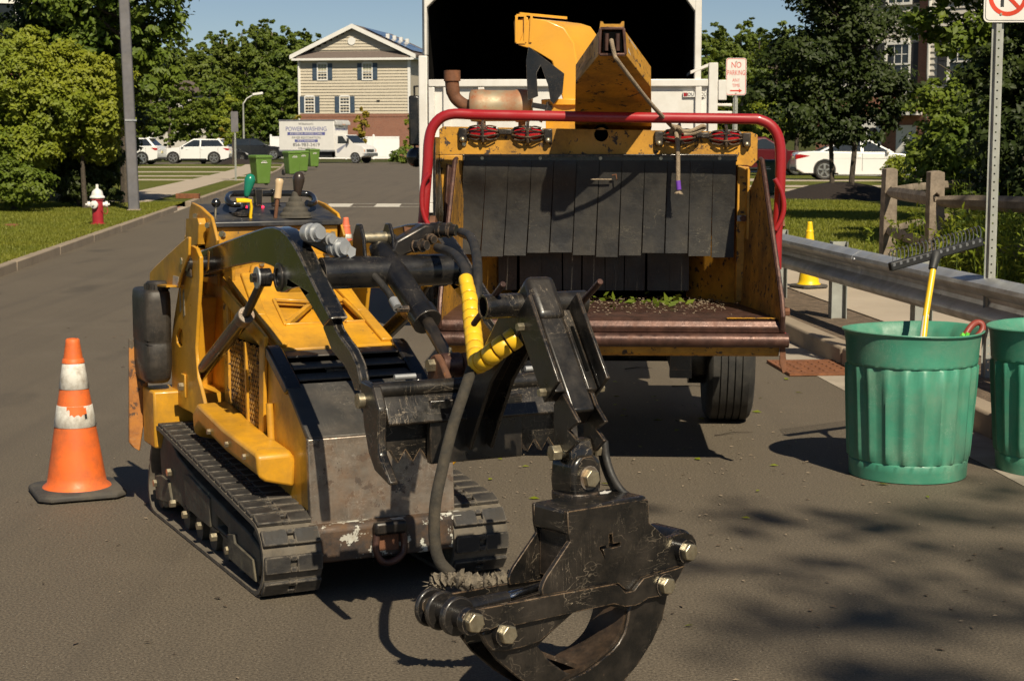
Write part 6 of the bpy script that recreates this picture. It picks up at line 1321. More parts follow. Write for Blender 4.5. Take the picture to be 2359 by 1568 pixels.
# beige gabled house behind the box truck
HY_ = 158.0; hz = lambda py: PY(0, py, HY_).z; hx = lambda px: (px-1179.5)/FPX*HY_*1.0
HB = thing('gabled_house', 'beige sided three storey house with brick base and white gable trim', 'house', ((hx(690)+hx(948))/2, HY_, 0), math.radians(-10))
cxh = (hx(690)+hx(948))/2; w2 = (hx(948)-hx(690))/2; zb_, ze, zr = hz(262), hz(134), hz(60); dep = 14
obj('wall', MB().box(-w2,w2,.06,dep,zb_,ze), M['siding'], HB); obj('brick_base', MB().box(-w2-.02,w2+.02,.0,dep,-.3,zb_-.01), M['brick'], HB)
obj('brick_course', MB().box(-w2-.05,w2+.05,-.04,.0,zb_-.3,zb_-.02), M['brick'], HB)
clapboard(HB, -w2, w2, .06, zb_, ze-.1, .28, M['siding'])
slope = (zr-ze)/(w2+.6); gab = lambda z: (-(zr-z)/slope+.35, (zr-z)/slope-.35)
obj('gable_wall', MB().prism([(-w2,ze),(w2,ze),(0,zr-.25)], 'y', .07, dep), M['siding'], HB); clapboard(HB, -w2, w2, .06, ze+.75, zr-.4, .28, M['siding'], gable=gab)
obj('pent_roof', MB().prism([(-.55,ze-.02),(-.5,ze+.06),(.05,ze+.62),(.05,ze-.02)], 'x', -w2-.1, w2+.1), M['roof'], HB); obj('cornice', MB().box(-w2-.55,w2+.55,-.62,.05,ze-.22,ze-.021), M['trimw'], HB)
for s_ in (-1, 1):
    obj('rake_board', MB().prism([(s_*(w2+.75),ze-.1),(s_*(w2+.75),ze+.28),(0,zr+.16),(0,zr-.24)], 'y', -.55, -.35), M['trimw'], HB)
    obj('roof', MB().prism([(s_*(w2+.8),ze+.05),(s_*(w2+.8),ze+.25),(0,zr+.14),(0,zr-.06)], 'y', -.349, dep+.5), M['roof'], HB)
    obj('corner_board', MB().box(s_*w2-.12,s_*w2+.12,-.02,.2,zb_,ze-.25), M['trimw'], HB)
obj('downpipe', MB().cyl((-w2-.02,-.12,0), (-w2-.02,-.12,ze-.2), .08, None, 8), M['trimw'], HB); obj('gutter', MB().box(w2+.3,w2+.65,-.5,dep,ze-.15,ze+.05), M['trimw'], HB)
rv = hz(95); obj('round_vent', MB().cyl((hx(815)-cxh,.03,rv), (hx(815)-cxh,-.06,rv), .36, None, 24), M['trimw'], HB)
for px in (745, 851): window(HB, hx(px)-cxh, hz(165), .82, 1.42, .04, M['shutter'], True, True)
for px in (714, 797): window(HB, hx(px)-cxh, hz(241), .82, 1.42, .04, M['shutter'], True, False)
obj('wall_vent', MB().box(hx(876)-cxh-.15,hx(876)-cxh+.15,-.05,.06,hz(234),hz(231)), M['trim'], HB)
# solar panels on the right roof slope
nx_, nz_ = Vector((w2+.8, 0, ze+.25)), Vector((0, 0, zr+.14)); dv = (nz_-nx_)
for i in range(5):
    for j in range(3):
        a_ = nx_ + dv*(.12+.26*j); b_ = nx_ + dv*(.12+.26*j+.245); y0 = 1.0+1.75*i; off = Vector((dv.z, 0, -dv.x)).normalized(); off = off if off.z > 0 else -off; off *= .1
        obj('solar_panel', MB().loft([[a_+off+Vector((0,y0,0)), b_+off+Vector((0,y0,0)), b_+off+Vector((0,y0+1.68,0)), a_+off+Vector((0,y0+1.68,0))], [a_+off*1.4+Vector((0,y0,0)), b_+off*1.4+Vector((0,y0,0)), b_+off*1.4+Vector((0,y0+1.68,0)), a_+off*1.4+Vector((0,y0+1.68,0))]]), M['solar'], HB)
for i in range(4): c = nx_ + dv*.55 + Vector((0, 2.2+2.6*i, .2)); obj('roof_vent', MB().box(c.x-.15,c.x+.15,c.y-.15,c.y+.15,c.z-.2,c.z+.3), M['trimw'], HB)
# side wall seen obliquely and neighbour
window(HB, w2-.35, hz(165), .3, 1.4, -.02, None, False) if False else None
H2 = thing('neighbour_house', 'pale house glimpsed between the beige house and the chip truck', 'house', (hx(985), 175, 0), 0.)
obj('wall', MB().box(-1.5,9,0,12,0,9.2), M['siding_grey'], H2); obj('roof', MB().prism([(-2,9.2),(9.5,9.2),(3.7,12.6)], 'y', -.5, 12.5), M['roof'], H2); obj('fascia', MB().box(-2.1,9.6,-.6,-.5,9.05,9.3), M['trimw'], H2)
for z in (3.3, 7.6): window(H2, -.6, z, .7, 1.4, -.02, M['shutter'], False)
# white vinyl fence in panels
FV = thing('vinyl_fence', 'white vinyl privacy fence running behind the box truck', 'fence', (hx(760), 150, 0), 0.); f0 = hx(760)
fx = lambda px: (px-1179.5)/FPX*150 - f0
ztop = PY(0,313,150).z
for x0, x1 in ((fx(628),fx(672)), (fx(672),fx(735)), (fx(735),fx(800)), (fx(800),fx(863)), (fx(863),fx(924))):
    obj('fence_panel', MB().box(x0+.09,x1-.09,-.03,.03,.05,ztop-.1), M['pvc'], FV)
    k = max(2, int((x1-x0)/.3))
    for i in range(k): obj('panel_board', MB().box(x0+.1+(x1-x0-.2)*i/k+.012,x0+.1+(x1-x0-.2)*(i+1)/k-.012,-.045,-.031,.2,ztop-.25), M['pvc'], FV)
    obj('fence_rail', MB().box(x0+.09,x1-.09,-.06,.06,ztop-.2,ztop-.06), M['pvc'], FV); obj('fence_post', MB().box(x0-.085,x0+.085,-.085,.085,0,ztop+.03), M['pvc'], FV, bevel=.01); obj('post_cap', MB().loft([[(x0-.11,-.11,ztop+.03),(x0+.11,-.11,ztop+.03),(x0+.11,.11,ztop+.03),(x0-.11,.11,ztop+.03)], [(x0-.02,-.02,ztop+.12),(x0+.02,-.02,ztop+.12),(x0+.02,.02,ztop+.12),(x0-.02,.02,ztop+.12)]]), M['pvc'], FV)
# townhouses on the right, seen at a slant
TH = thing('townhouse', 'brick and pale siding townhouse with garage doors behind the right trees', 'house', (13.1, 73.5, .15), math.radians(-42))
TW = 17.0; 
obj('brick_wall', MB().box(0,TW,0,9,-.3,3.3), M['brick'], TH); obj('siding_wall', MB().box(0,TW,.05,9,3.31,10.5), M['siding_grey'], TH)
for k in range(3):
    x0 = 5.7*k; br = k == 1
    if br: obj('brick_bay', MB().box(x0-.2,x0+5.5,-.45,.0,-.3,3.3), M['brick'], TH); obj('siding_bay', MB().box(x0-.15,x0+5.45,-.44,.04,3.31,10.3), M['siding_grey'], TH); obj('brick_strip', MB().box(x0-.75,x0-.22,-.3,.0,-.3,10.3), M['brick'], TH); clapboard(TH, x0-.15, x0+5.45, -.45, 3.35, 10.3, .24, M['siding_grey'])
    yb = -.5 if br else -.02
    if not br: clapboard(TH, x0, x0+5.45, .04, 3.35, 10.3, .24, M['siding_grey'])
    GD = obj('garage_door', MB().box(x0+.7,x0+3.2,yb-.06,yb+.02,0,2.25), M['trimw'], TH)
    for r in range(4):
        for c_ in range(4): obj('door_panel', MB().box(x0+.76+.6*c_,x0+1.28+.6*c_,yb-.085,yb-.06,.08+.54*r,.54+.54*r), M['trimw'], GD, bevel=.02) if r < 3 else None
    for c_ in range(4):
        cx_ = x0+1.02+.6*c_; fan = [(cx_-.24,1.72),(cx_+.24,1.72)] + arc(cx_,1.78,.24,0,180,8); obj('door_light', MB().prism(fan, 'y', yb-.08, yb-.055), M['glass'], GD)
    obj('door_frame', MB().box(x0+.55,x0+3.35,yb-.04,yb+.01,2.26,2.5), M['trimw'], TH); DR = obj('front_door', MB().box(x0+3.9,x0+4.9,yb-.05,yb+.02,0,2.1), M['trimw'], TH); obj('handle', MB().sphere((x0+4.8,yb-.1,1.0), .05, 6), M['bolt'], DR); obj('canopy', MB().box(x0+3.5,x0+5.2,yb-.8,yb,2.5,2.65), M['trimw'], TH)
    for z in (4.6, 7.9):
        for cx_ in (x0+1.3, x0+3.9): window(TH, cx_, z, 1.0, 1.6, yb-.02, M['shutter_dark'], True)
    obj('downpipe', MB().tube([(x0+5.55,-.55,10.2),(x0+5.55,-.55,4.2),(x0+5.45,-.3,3.8),(x0+5.45,-.3,0)], .07, 8), M['trimw'], TH)
obj('eave', MB().box(-.4,TW+.4,-.9,9.4,10.5,10.8), M['trimw'], TH); obj('roof', MB().prism([(-1,10.8),(9.5,10.8),(4.2,14.0)], 'x', -.4, TW+.4), M['roof'], TH)
# brick house at the far left edge
p = PY(30, 60, 60); LHs = thing('brick_house', 'brick house with white framed window at the far left edge', 'house', (-17.6, 60, .1), math.radians(18))
obj('brick_wall', MB().box(-7,1.2,0,8,0,9), M['brick'], LHs); obj('siding_panel', MB().box(-1.6,-.55,-.06,0,2.6,9), M['trimw'], LHs)
for cx_, z in ((-1.08,5.6),(-1.08,3.6),(-.0,5.4),(.65,5.4)): window(LHs, cx_, z, .62, 1.7, -.06, None, False)
obj('roof', MB().prism([(-.6,9),(8.6,9),(4,12)], 'x', -7.3, 1.5), M['roof'], LHs)
# pale house lost in the trees, left of centre
LH2 = thing('hidden_house', 'pale house showing through the trees behind the white SUVs', 'house', (-33.5, 172, 0), 0.)
obj('wall', MB().box(-3,3,0,8,0,6.2), M['siding_grey'], LH2); obj('roof', MB().prism([(-3.6,6.2),(3.6,6.2),(0,7.8)], 'y', -.5, 8.5), M['roof'], LH2)
for x in (-1.0,.2,1.4): window(LH2, x+1.5, 5.1, .9, 1.5, -.02, None, True)
# ================================================================== VEGETATION
def leaf_mesh(name, pts, nrm, size, mat, aspect=.55, fold=.25):
    """numpy leaves: one folded rhombus (2 tris) at each point"""
    n = len(pts); P = np.asarray(pts, np.float32); Nn = np.asarray(nrm, np.float32)
    r = RNG.normal(size=(n,3)).astype(np.float32); Nn = Nn + r*.55; Nn /= np.linalg.norm(Nn, axis=1, keepdims=True)+1e-6
    a = np.cross(Nn, RNG.normal(size=(n,3))); a /= np.linalg.norm(a, axis=1, keepdims=True)+1e-6; b = np.cross(Nn, a)
    s = (size*RNG.uniform(.6,1.35,size=(n,1))); V = np.empty((n,4,3), np.float32)
    V[:,0] = P - a*s*.5; V[:,1] = P + b*s*aspect*.5 + Nn*s*fold*.3; V[:,2] = P + a*s*.5; V[:,3] = P - b*s*aspect*.5 + Nn*s*fold*.3
    me = bpy.data.meshes.new(name); me.vertices.add(n*4); me.vertices.foreach_set('co', V.ravel())
    idx = np.arange(n*4, dtype=np.int32).reshape(n,4); tri = np.concatenate([idx[:,[0,1,2]], idx[:,[0,2,3]]], 1).reshape(-1)
    me.loops.add(n*6); me.loops.foreach_set('vertex_index', tri); me.polygons.add(n*2)
    me.polygons.foreach_set('loop_start', np.arange(0, n*6, 3, dtype=np.int32)); me.polygons.foreach_set('loop_total', np.full(n*2, 3, np.int32))
    me.update(); me.validate(); me.materials.append(mat); return me
def crown_points(blobs, n, shell=.55):
    """points in clumps on many small lobes around the blobs: (centre, radii)"""
    P = []; Nn = []; vol = np.array([r[0]*r[1]*r[2] for c, r in blobs])**.7; vol /= vol.sum()
    for (c, r), f in zip(blobs, vol):
        k = max(8, int(n*f/48)); d = RNG.normal(size=(k,3)); d /= np.linalg.norm(d, axis=1, keepdims=True); rad = RNG.uniform(shell, 1.0, size=(k,1))
        cc = np.array(c) + d*rad*np.array(r); m = int(n*f/k); cl = RNG.uniform(.16,.42,size=(k,1,1))*np.mean(r)
        q = RNG.normal(size=(k,m,3)); q /= np.linalg.norm(q, axis=2, keepdims=True)+1e-6; q = q*RNG.uniform(.35,1,size=(k,m,1))
        q[:,:,2] *= .6; p = cc[:,None,:] + q*cl; nn = q*.8 + d[:,None,:]*.6 + np.array([.12,-.45,.75]); P.append(p.reshape(-1,3)); Nn.append(nn.reshape(-1,3))
    return np.concatenate(P), np.concatenate(Nn)
def trunk_mb(h, r, limbs, spread, z0=.0, lean=(0,0), seed=1):
    rn = random.Random(seed); mb = MB(); top = Vector((lean[0], lean[1], h)); pts = [Vector((0,0,z0-.1)), Vector((.02*h*rn.uniform(-1,1),.02*h*rn.uniform(-1,1),h*.35)), Vector((lean[0]*.6,lean[1]*.6,h*.7)), top]
    mb.tube(catmull(pts, 4), [r*1.25]+[r*(1-.062*i) for i in range(12)], 8)
    for i in range(limbs):
        t = rn.uniform(.35,.9); a = rn.uniform(0,6.28); b = Vector((lean[0]*t,lean[1]*t,h*t)); L = spread*rn.uniform(.5,.95)*(1.15-t*.5); e = b + Vector((math.cos(a)*L, math.sin(a)*L, L*rn.uniform(.3,.9))); mb.tube([b, b.lerp(e,.5)+Vector((0,0,-.06*L)), e], [r*.42,r*.28,r*.08], 6)
    return mb
def tree(name, label, cat, loc, h, blobs, n, leaf, mat, r=.15, limbs=10, spread=2., group=None, bark='bark', shell=.55, seed=1, lean=(0,0), rot=0):
    t = thing(name, label, cat, loc, rot, group); obj('trunk', trunk_mb(h, r, limbs, spread, seed=seed, lean=lean), M[bark], t)
    P, N_ = crown_points(blobs, n, shell); o = bpy.data.objects.new('crown', leaf_mesh('crown', P, N_, leaf, M[mat])); COL.objects.link(o); o.parent = t; return t
def blobset(w_, h0, h1, n, seed, fy=1.0):
    rn = random.Random(seed); B = []
    for i in range(n):
        z = h0 + (h1-h0)*(i+.5)/n; f = math.sin(math.pi*min(.97, max(.08, (z-h0)/(h1-h0)*.85+.12)))**.7; a = rn.uniform(0,6.28); d = w_*f*rn.uniform(.25,.6); rr = w_*f*rn.uniform(.42,.62); B.append(((math.cos(a)*d, math.sin(a)*d*fy, z), (rr, rr*fy, rr*.72)))
    return B
# --- wooded hillside: a few tree models copied, every tree its own thing
protos = []
for k in range(5):
    H = (13,15,11.5,16,12.5)[k]; w_ = (3.6,3.2,3.9,3.4,3.0)[k]
    protos.append(('leaf_far', H, blobset(w_, H*.22, H*1.0, 16, 40+k), w_))
kinds = ['broad rounded tree', 'tall slender tree', 'squat dense tree', 'tall ragged tree', 'narrow leafy tree']
far = []
def far_tree(k, x, y, sc, label, mat=None):
    H, B, w_ = protos[k][1:]
    src = next((o for o in far if o['k'] == k and o.get('mt') == mat), None)
    if src is None:
        t = tree('woodland_tree', label, 'tree', (x, y, 0), H*.9, B, 13000, .42, mat or 'leaf_far', .22, 12, w_*.9, 'trees of the far woods', 'bark_pale' if k == 3 else 'bark', .5, k+3); t['k'] = k; t['mt'] = mat
    else:
        t = copy_tree(src); t['label'] = label
    t.location = (x, y, -.2 + max(0, (y-175))*.035); t.rotation_euler = (0,0,random.uniform(0,6.28)); t.scale = (sc*random.uniform(.95,1.1), sc*random.uniform(.95,1.1), sc); far.append(t); return t
rows = []
def topz(px, y):   # skyline of the photo, left to right
    sk = [(320,88),(345,84),(400,82),(455,92),(500,68),(540,52),(580,40),(620,28),(660,40),(690,62),(720,66),(745,90),(800,140),(960,150),(1610,45),(1650,38),(1690,22),(1720,30),(1760,42),(1800,38),(1850,30)]
    for (a, b), (c, d) in zip(sk, sk[1:]):
        if a <= px <= c: return PY(px, b+(d-b)*(px-a)/(c-a), y).z
    return PY(px, 60, y).z
i = 0
for px, y, k, what in ((335,178,0,'above the left white SUV'),(372,205,2,'over the tall pole at left'),(408,190,4,'behind the right hand white SUV'),(440,215,1,'on the skyline left of centre'),(470,182,2,'above the small black car'),(502,200,0,'left of the tallest ragged tree'),(532,186,3,'second tallest on the skyline'),(566,210,1,'just left of the tallest tree'),(598,184,3,'tallest on the skyline, with bare twigs'),(634,200,3,'right of the tallest tree'),(664,186,2,'beside the gabled house roof'),(700,205,0,'above the left gable eave'),(735,215,4,'last one before the gable peak')):
    z = topz(px, y) ; x = (px-1179.5)/FPX*y; sc = z/(protos[k][1]*1.08); far_tree(k, x, y, sc, f'{kinds[k]} in the far woods, {what}')
for px, y, k, h, what in ((355,160,2,8.5,'lower row, above the hidden house'),(398,150,4,7.5,'lower row, left of the small sign'),(452,142,0,7.5,'lower row, behind the white SUV roof'),(498,150,2,8.,'lower row, left of the street sign'),(560,152,0,8.,'lower row, right of the street sign'),(610,165,2,9.,'lower row, above the black SUV'),(655,172,4,9.5,'lower row, left of the gabled house')):
    far_tree(k, (px-1179.5)/FPX*y, y, h/(protos[k][1]*1.05), f'{kinds[k]} in the {what}', 'leaf')
for px, y, k, what in ((1622,150,0,'right of the chip box'),(1660,165,2,'above the parking sign'),(1700,150,3,'right of the parking sign'),(1742,170,4,'high behind the red bar corner'),(1782,140,2,'left of the dark maple'),(1830,160,0,'behind the dark maple'),(1900,170,1,'showing through the dark maple')):
    z = topz(min(px,1850), y); far_tree(k, (px-1179.5)/FPX*y, y, z/(protos[k][1]*1.08), f'{kinds[k]} in the right hand woods, {what}')
for px, y, k, h, what in ((1640,95,2,4.2,'low in front of the woods, behind the sign post'),(1700,85,0,4.0,'low in front of the woods, above the red bar'),(1760,90,2,4.6,'low in front of the woods, above the dark red car')):
    far_tree(k, (px-1179.5)/FPX*y, y, h/(protos[k][1]*1.05), f'{kinds[k]} {what}', 'leaf_bright')
for px in (330, 420, 520, 610, 700, 1640, 1720, 1800, 1880):
    y = 235; k = random.randrange(5); far_tree(k, (px-1179.5)/FPX*y, y, topz(px, y)*.93/(protos[k][1]*1.08), f'{kinds[k]} at the back of the woods, in a gap of the skyline above x={px}'.split(', in')[0] + {330:' at far left',420:' left of the ragged trees',520:' between the two ragged trees',610:' behind the tallest tree',700:' behind the house roof',1640:' beside the chip box',1720:' right of the parking sign',1800:' at the maple edge',1880:' behind the maple top'}[px])
# --- tall trees and shrubs, left foreground
LT = 'trees and bushes at the left edge'
tree('broadleaf_tree', 'tall dark broadleaf tree leaning over the grey pole', 'tree', (-9.2, 40.5, .1), 6.2, [((.2,0,5.9),(1.9,1.6,1.5)),((-.7,0,7.6),(1.8,1.5,1.3)),((-1.2,.3,5.0),(1.4,1.2,1.1)),((.75,-.2,4.6),(.9,1.0,.9)),((-.2,0,3.7),(1.3,1.1,.8)),((.6,0,3.0),(.8,.8,.6))], 26000, .16, 'leaf', .13, 14, 1.6, LT, seed=11)
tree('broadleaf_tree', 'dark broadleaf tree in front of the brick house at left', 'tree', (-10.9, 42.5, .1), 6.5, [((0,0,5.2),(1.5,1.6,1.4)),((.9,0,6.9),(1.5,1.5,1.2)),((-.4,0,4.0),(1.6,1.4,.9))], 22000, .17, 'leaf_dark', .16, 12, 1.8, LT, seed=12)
tree('large_shrub', 'large yellow green shrub bulging from the left edge', 'shrub', (-10.7, 36.5, .1), 2.6, [((0,0,2.9),(1.15,1.0,.85)),((-.8,.2,2.1),(1.1,.9,.8)),((.8,-.1,2.2),(.9,.8,.65)),((.2,-.3,1.4),(1.0,.8,.55)),((-.9,-.2,3.3),(.7,.7,.6)),((.35,0,3.5),(.55,.5,.5))], 40000, .098, 'leaf_bright', .07, 12, .9, LT, shell=.6, seed=13)
tree('large_shrub', 'mid green shrub with drooping sprays left of the pole', 'shrub', (-9.35, 37.2, .1), 2.6, [((0,0,2.55),(.85,.8,.6)),((.35,-.1,2.0),(.7,.7,.5)),((-.4,0,3.1),(.7,.7,.5)),((.55,.1,2.9),(.55,.6,.45)),((.2,.2,1.5),(.6,.6,.5))], 30000, .10, 'leaf_bright', .06, 10, .8, LT, shell=.6, seed=14)
tree('low_bush', 'low leafy bush at the foot of the left shrubs', 'bush', (-11.1, 35.4, .1), .9, [((0,0,.75),(.9,.7,.6)),((.9,.1,.6),(.65,.6,.45)),((-.9,.1,.95),(.8,.7,.7)),((.1,0,1.3),(.7,.6,.45))], 15000, .10, 'leaf', .04, 8, .5, LT, shell=.65, seed=15)
tree('low_bush', 'dark bush in deep shade behind the hydrant', 'bush', (-9.7, 38.0, .1), .9, [((0,0,.8),(.8,.7,.7)),((.4,.1,1.2),(.6,.6,.6)),((-.7,.1,1.3),(.7,.7,.8)),((.75,0,.5),(.3,.5,.4))], 14000, .10, 'leaf_dark', .04, 8, .5, LT, shell=.6, seed=16)
tree('low_bush', 'small bush in the shade left of the pole foot', 'bush', (-10.5, 42.8, .1), .9, [((.2,0,.9),(.6,.6,.8)),((.2,0,2.0),(.6,.6,.7)),((-.5,0,1.4),(.7,.6,.9))], 12000, .11, 'leaf', .04, 6, .5, LT, shell=.6, seed=17)
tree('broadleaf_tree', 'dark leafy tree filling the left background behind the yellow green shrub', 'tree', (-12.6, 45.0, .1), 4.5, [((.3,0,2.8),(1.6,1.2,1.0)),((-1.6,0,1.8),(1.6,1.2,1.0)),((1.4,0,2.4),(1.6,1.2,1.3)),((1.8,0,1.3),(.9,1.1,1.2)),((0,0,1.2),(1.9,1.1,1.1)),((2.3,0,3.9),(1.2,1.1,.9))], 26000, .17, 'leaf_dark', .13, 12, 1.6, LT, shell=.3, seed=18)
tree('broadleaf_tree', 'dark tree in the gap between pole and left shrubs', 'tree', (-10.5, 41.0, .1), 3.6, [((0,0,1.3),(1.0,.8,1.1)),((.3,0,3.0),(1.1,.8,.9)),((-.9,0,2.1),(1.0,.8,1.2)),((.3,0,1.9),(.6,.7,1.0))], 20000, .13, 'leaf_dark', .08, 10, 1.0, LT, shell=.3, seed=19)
# --- young street trees near the far corner
for (px, py_, Y, h, mt, lab) in ((540,372,104,4.6,'leaf_bright','young yellow green tree behind the street sign'),(690,372,128,3.6,'leaf_gold','young golden tree left of the box truck'),(843,362,140,4.4,'leaf_gold','young golden green tree right of the box truck'),(948,370,128,3.6,'leaf_bright','young tree beside the chip truck edge'),(520,360,126,2.6,'leaf_gold','small golden shrub tree above the black car')):
    x = (px-1179.5)/FPX*Y; tree('young_tree', lab, 'tree', (x, Y, .0), h*.8, blobset(h*.26, h*.3, h, 7, int(px)), 2200, .26, mt, .05, 8, h*.2, 'young street trees', seed=int(px))
tree('low_bush', 'round green bush on the lawn beside the chip truck', 'bush', ((930-1179.5)/FPX*122, 122, 0), .8, [((0,0,.6),(1.3,1.,.6))], 1800, .22, 'leaf', .04, 5, .5, seed=3)
for px, py_, lab in ((545,378,'dark mulch ring under the young tree behind the SUV'),(588,372,'dark mulch ring beside the small sign')):
    p = G(px, py_, .12); o = obj('mulch_ring', MB().lathe([(1.3,0),(1.0,.16),(.5,.32),(.0001,.36)], 24), M['mulch'], None, loc=(p.x, p.y, .11)); tag(o, lab, 'mulch')
# --- right side: dark maple with twin stems on a mulch mound, shrubs, weeds
mp2 = G(1945, 458, .13)
o = obj('mulch_mound', MB().lathe([(2.0,0),(1.5,.14),(.8,.34),(.3,.42),(.0001,.43)], 32), M['mulch'], None, loc=(mp2.x, mp2.y+.5, .12)); tag(o, 'black mulch mound under the dark maple on the right lawn', 'mulch')
tm = tree('maple_tree', 'dark maple with two thin stems in front of the white sedan', 'tree', (mp2.x-.25, mp2.y+.3, .3), 5.6, [((.1,0,1.55),(1.35,1.2,.42)),((-.6,0,2.0),(1.5,1.3,.5)),((.9,0,2.1),(1.3,1.2,.5)),((.2,0,2.8),(1.9,1.5,.65)),((-.5,0,3.5),(1.7,1.5,.7)),((.5,.2,4.2),(1.7,1.5,.8)),((-.2,0,5.1),(1.5,1.4,.8)),((.2,0,6.0),(1.2,1.2,.8)),((1.7,0,2.6),(.9,.9,.4)),((-1.5,0,2.6),(.8,.9,.5))], 30000, .14, 'leaf_dark', .062, 16, 1.7, 'dark maple stems', seed=21, shell=.35)  # dark leaf colour also stands in for the shade over this maple
obj('trunk', trunk_mb(5.0, .072, 10, 1.8, seed=22).xf(Matrix.Translation((.42,-.2,0))), M['bark'], tm)
RTs = 'shrubs and trees along the right fence'
tree('broadleaf_tree', 'leafy tree whose sprays hang behind the perforated sign post', 'tree', (8.3, 29.0, .1), 5.5, [((-.7,0,4.6),(1.1,1.2,.8)),((-.9,0,3.4),(.9,1.,.5)),((.6,0,5.2),(1.6,1.4,1.2)),((.9,0,3.6),(1.3,1.2,1.0)),((-.2,0,5.9),(1.3,1.2,.8)),((.9,0,2.2),(1.1,1.,.9))], 22000, .14, 'leaf', .12, 14, 1.9, RTs, seed=31)
tree('large_shrub', 'dark leafy shrub behind the wooden fence corner', 'shrub', (7.25, 26.3, .1), 2.0, [((0,0,1.5),(1.0,.9,.7)),((.7,0,2.2),(.9,.9,.8)),((-.6,0,1.0),(.7,.7,.5)),((.9,0,1.0),(.9,.8,.8)),((-.5,.0,2.0),(.6,.6,.5))], 22000, .11, 'leaf', .06, 12, 1.0, RTs, shell=.5, seed=32)
tree('large_shrub', 'dense dark shrub at the right edge beside the sign post', 'shrub', (6.75, 22.4, .1), 2.6, [((0,0,1.6),(.9,.9,.9)),((.5,0,2.6),(1.0,.9,.9)),((-.2,0,2.4),(.6,.6,.6)),((.4,0,3.7),(1.0,.9,.9)),((.1,0,.8),(.8,.8,.6))], 26000, .10, 'leaf_dark', .07, 12, 1.0, RTs, shell=.5, seed=33)
tree('broadleaf_tree', 'dark tree filling the gap between townhouse and right edge', 'tree', (10.6, 38.0, .1), 5.5, [((0,0,1.6),(1.5,1.2,1.3)),((.6,0,3.4),(1.6,1.2,1.2)),((1.6,0,2.0),(1.4,1.2,1.4)),((.8,0,5.0),(1.6,1.3,1.1)),((-1.0,0,1.2),(.9,.9,.9))], 24000, .15, 'leaf_dark', .12, 14, 1.6, RTs, shell=.35, seed=36)
tree('round_shrub', 'small clipped yellow green shrub at the white sedan nose', 'shrub', ((2072-1179.5)/FPX*60, 60, .15), .5, [((0,0,.5),(.62,.55,.45))], 2200, .11, 'leaf_bright', .04, 5, .3, shell=.7, seed=34)
tree('round_shrub', 'dark purple flower shrub by the townhouse door', 'shrub', ((2060+60-1179.5)/FPX*70, 69, .15), .8, [((0,0,.9),(.6,.5,.4))], 900, .14, 'petal', .04, 5, .3, shell=.6, seed=35)
# weeds: tall bright stems by the guardrail at right
def weeds(label, c, n, spread, hgt, mat, seed):
    rn = random.Random(seed); t = thing('weeds', label, 'weeds', c, 0, None); st = MB(); P = []; N_ = []
    for i in range(n):
        x, y = rn.gauss(0,spread[0]), rn.gauss(0,spread[1]); h = hgt*rn.uniform(.5,1.1); tip = Vector((x+rn.uniform(-.15,.15), y+rn.uniform(-.15,.15), h)); st.tube([(x,y,0), Vector((x,y,0)).lerp(tip,.6)+Vector((.02,0,0)), tip], [.004,.003,.001], 4)
        for k in range(22):
            f = rn.uniform(.15,1); q = Vector((x,y,0)).lerp(tip, f); P.append(q + Vector((rn.uniform(-.05,.05),rn.uniform(-.05,.05),0))); N_.append((rn.uniform(-1,1),rn.uniform(-1,1),.6))
    obj('stem', st, M['leaf'], t); o = bpy.data.objects.new('foliage', leaf_mesh('foliage', P, N_, .075, M[mat], .3)); COL.objects.link(o); o.parent = t; return t
weeds('bright green weeds behind the guardrail at the right edge', (4.75, 16.4, .13), 260, (.4,.9), .8, 'leaf_bright', 5)
weeds('tall weeds and brambles in front of the dark shrub by the fence', (5.9, 19.6, .13), 130, (.6,.8), 1.0, 'leaf', 6)
# trees behind the viewer and off to the right, whose shade falls on the road and lawn
bgh = []; rb2 = random.Random(4)     # long thin boughs high up, sparse enough to let much of the sun through
for px, py_ in ((1720,1185),(1960,1225),(2210,1195),(1860,1320),(2190,1330),(1760,1430),(2030,1450),(2290,1430),(1930,1545),(2230,1560),(2320,1110),(2390,1290)):
    g_ = G(px, py_); z_ = rb2.uniform(11.5,16.5); bgh.append(((g_.x+.34*z_-6.8, g_.y-.95*z_+7.6, z_-.1), (rb2.uniform(.55,1.0), rb2.uniform(.16,.3), .2)))
tree('broadleaf_tree', 'tall roadside tree behind the viewer dappling the near road', 'tree', (6.8, -7.6, .1), 13.5, bgh, 620, .15, 'leaf', .2, 6, 1.2, 'shade trees out of view', seed=71, shell=.2)
tree('broadleaf_tree', 'roadside tree right of the viewer shading the fence', 'tree', (9.4, 7.0, .1), 7.5, blobset(3.1, 3.2, 13.5, 16, 72), 17000, .26, 'leaf', .2, 14, 2.8, 'shade trees out of view', seed=72, shell=.4)
tree('broadleaf_tree', 'roadside tree farther right shading the lawn', 'tree', (17.0, 25.0, .1), 9, blobset(4.2, 3.0, 14.5, 16, 73), 16000, .36, 'leaf', .25, 14, 3.8, 'shade trees out of view', seed=73, shell=.4)
tree('broadleaf_tree', 'yard tree at right shading the dark maple', 'tree', (19.5, 36.0, .1), 10, blobset(5.0, 3.0, 17.0, 16, 74), 18000, .42, 'leaf', .28, 14, 4.5, 'shade trees out of view', seed=74, shell=.4)
tree('broadleaf_tree', 'yard tree shading the townhouse front', 'tree', (24.0, 55.0, .1), 12, blobset(5.5, 3.0, 20.0, 16, 75), 18000, .45, 'leaf', .3, 14, 4.5, 'shade trees out of view', seed=75, shell=.4)
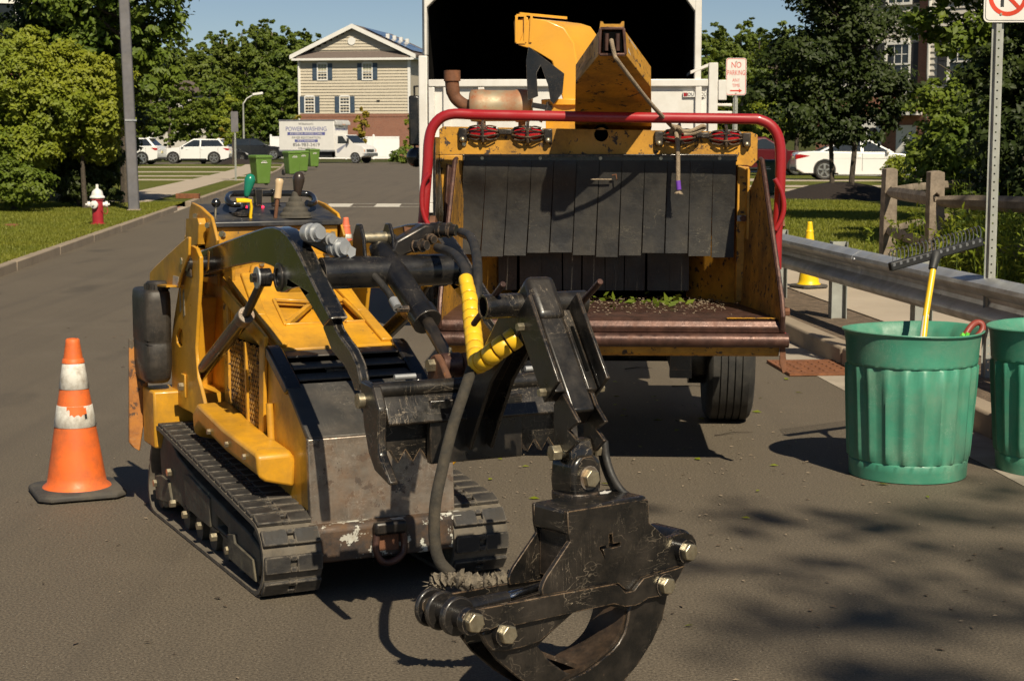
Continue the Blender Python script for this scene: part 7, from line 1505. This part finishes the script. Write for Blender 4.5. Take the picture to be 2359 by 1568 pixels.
# grass blades near the kerbs, one soft mass per lawn
def blades(name, label, n, fx, h, z, seed):
    r = np.random.default_rng(seed); X, Y = fx(r, n); a = r.uniform(0, 6.28, n); hh = h*r.uniform(.5,1.2,n); w_ = .006+.0*hh; lx, ly = r.normal(0,.35,n)*hh, r.normal(0,.35,n)*hh
    V = np.empty((n,3,3), np.float32); V[:,0] = np.stack([X-np.cos(a)*w_*1.6, Y-np.sin(a)*w_*1.6, np.full(n,z)], 1); V[:,1] = np.stack([X+np.cos(a)*w_*1.6, Y+np.sin(a)*w_*1.6, np.full(n,z)], 1); V[:,2] = np.stack([X+lx, Y+ly, z+hh], 1)
    me = bpy.data.meshes.new(name); me.vertices.add(n*3); me.vertices.foreach_set('co', V.ravel()); me.loops.add(n*3); me.loops.foreach_set('vertex_index', np.arange(n*3, dtype=np.int32)); me.polygons.add(n); me.polygons.foreach_set('loop_start', np.arange(0,n*3,3,dtype=np.int32)); me.polygons.foreach_set('loop_total', np.full(n,3,np.int32)); me.update(); me.validate(); me.materials.append(M['blade'])
    o = bpy.data.objects.new(name, me); COL.objects.link(o); tag(o, label, 'grass'); o['kind'] = 'stuff'
def fl_(r, n): Y = 19 + 22*r.random(n)**1.1; return np.array([XL(q)-KW for q in Y]) - 4.8*r.random(n)**1.2 + .04, Y
blades('grass', 'mown grass of the left lawn around the hydrant', 110000, fl_, .05, .115, 3)
def fr_(r, n): Y = 17 + 26*r.random(n)**1.2; return np.array([XG(q)+2.75 for q in Y]) + .02 + 6*r.random(n), Y
blades('grass', 'mown grass of the right lawn around the wooden fence', 90000, fr_, .05, .13, 4)

# small litter on the asphalt: chips, bits of leaf, twigs
def litter(name, label, cat, n, f, mat, s0, s1, seed):
    r = random.Random(seed); mb = MB()
    for i in range(n):
        x, y = f(r); a = r.uniform(0,6.28); s_ = r.uniform(s0,s1); c, d = math.cos(a)*s_, math.sin(a)*s_; k = r.uniform(.25,.6); z = .004+r.uniform(0,.004)
        mb.add([(x-c,y-d,z),(x+d*k,y-c*k,z+s_*.25),(x+c,y+d,z),(x-d*k,y+c*k,z+.001)], [(0,1,2,3)])
    o = obj(name, mb, mat); tag(o, label, cat); o['kind'] = 'stuff'
litter('wood_chips', 'wood chips scattered on the asphalt around the chipper', 'wood chips', 520, lambda r: (.4+r.gauss(0,1.0), 8.6+r.gauss(0,1.4)), M['rope'], .004, .014, 1)
litter('road_litter', 'dry leaf scraps strewn over the near road', 'leaf scraps', 420, lambda r: (r.uniform(-4,3.2), 4.2+r.random()**1.5*14), M['dirt'], .005, .02, 2)
litter('green_leaves', 'torn green leaves on the asphalt near the chipper wheel', 'leaf scraps', 60, lambda r: (.6+r.gauss(0,.9), 9.2+r.gauss(0,1.6)), M['leaf_bright'], .012, .035, 3)
for px, py_, L_, a, lab in ((1600,892,.30,-.1,'thin twig with a leaf lying under the chipper'),(1470,850,.2,.3,'short twig on the asphalt in the chipper shade'),(1690,1000,.25,.5,'thin twig beside the chipper wheel')):
    p = G(px, py_); o = obj('twig', MB().tube([(-L_/2,0,.006),(0,.01,.012),(L_/2,-.01,.006)], [.004,.003,.0015], 5), M['bark'], None, loc=(p.x,p.y,0), rot=(0,0,a)); tag(o, lab, 'twig')
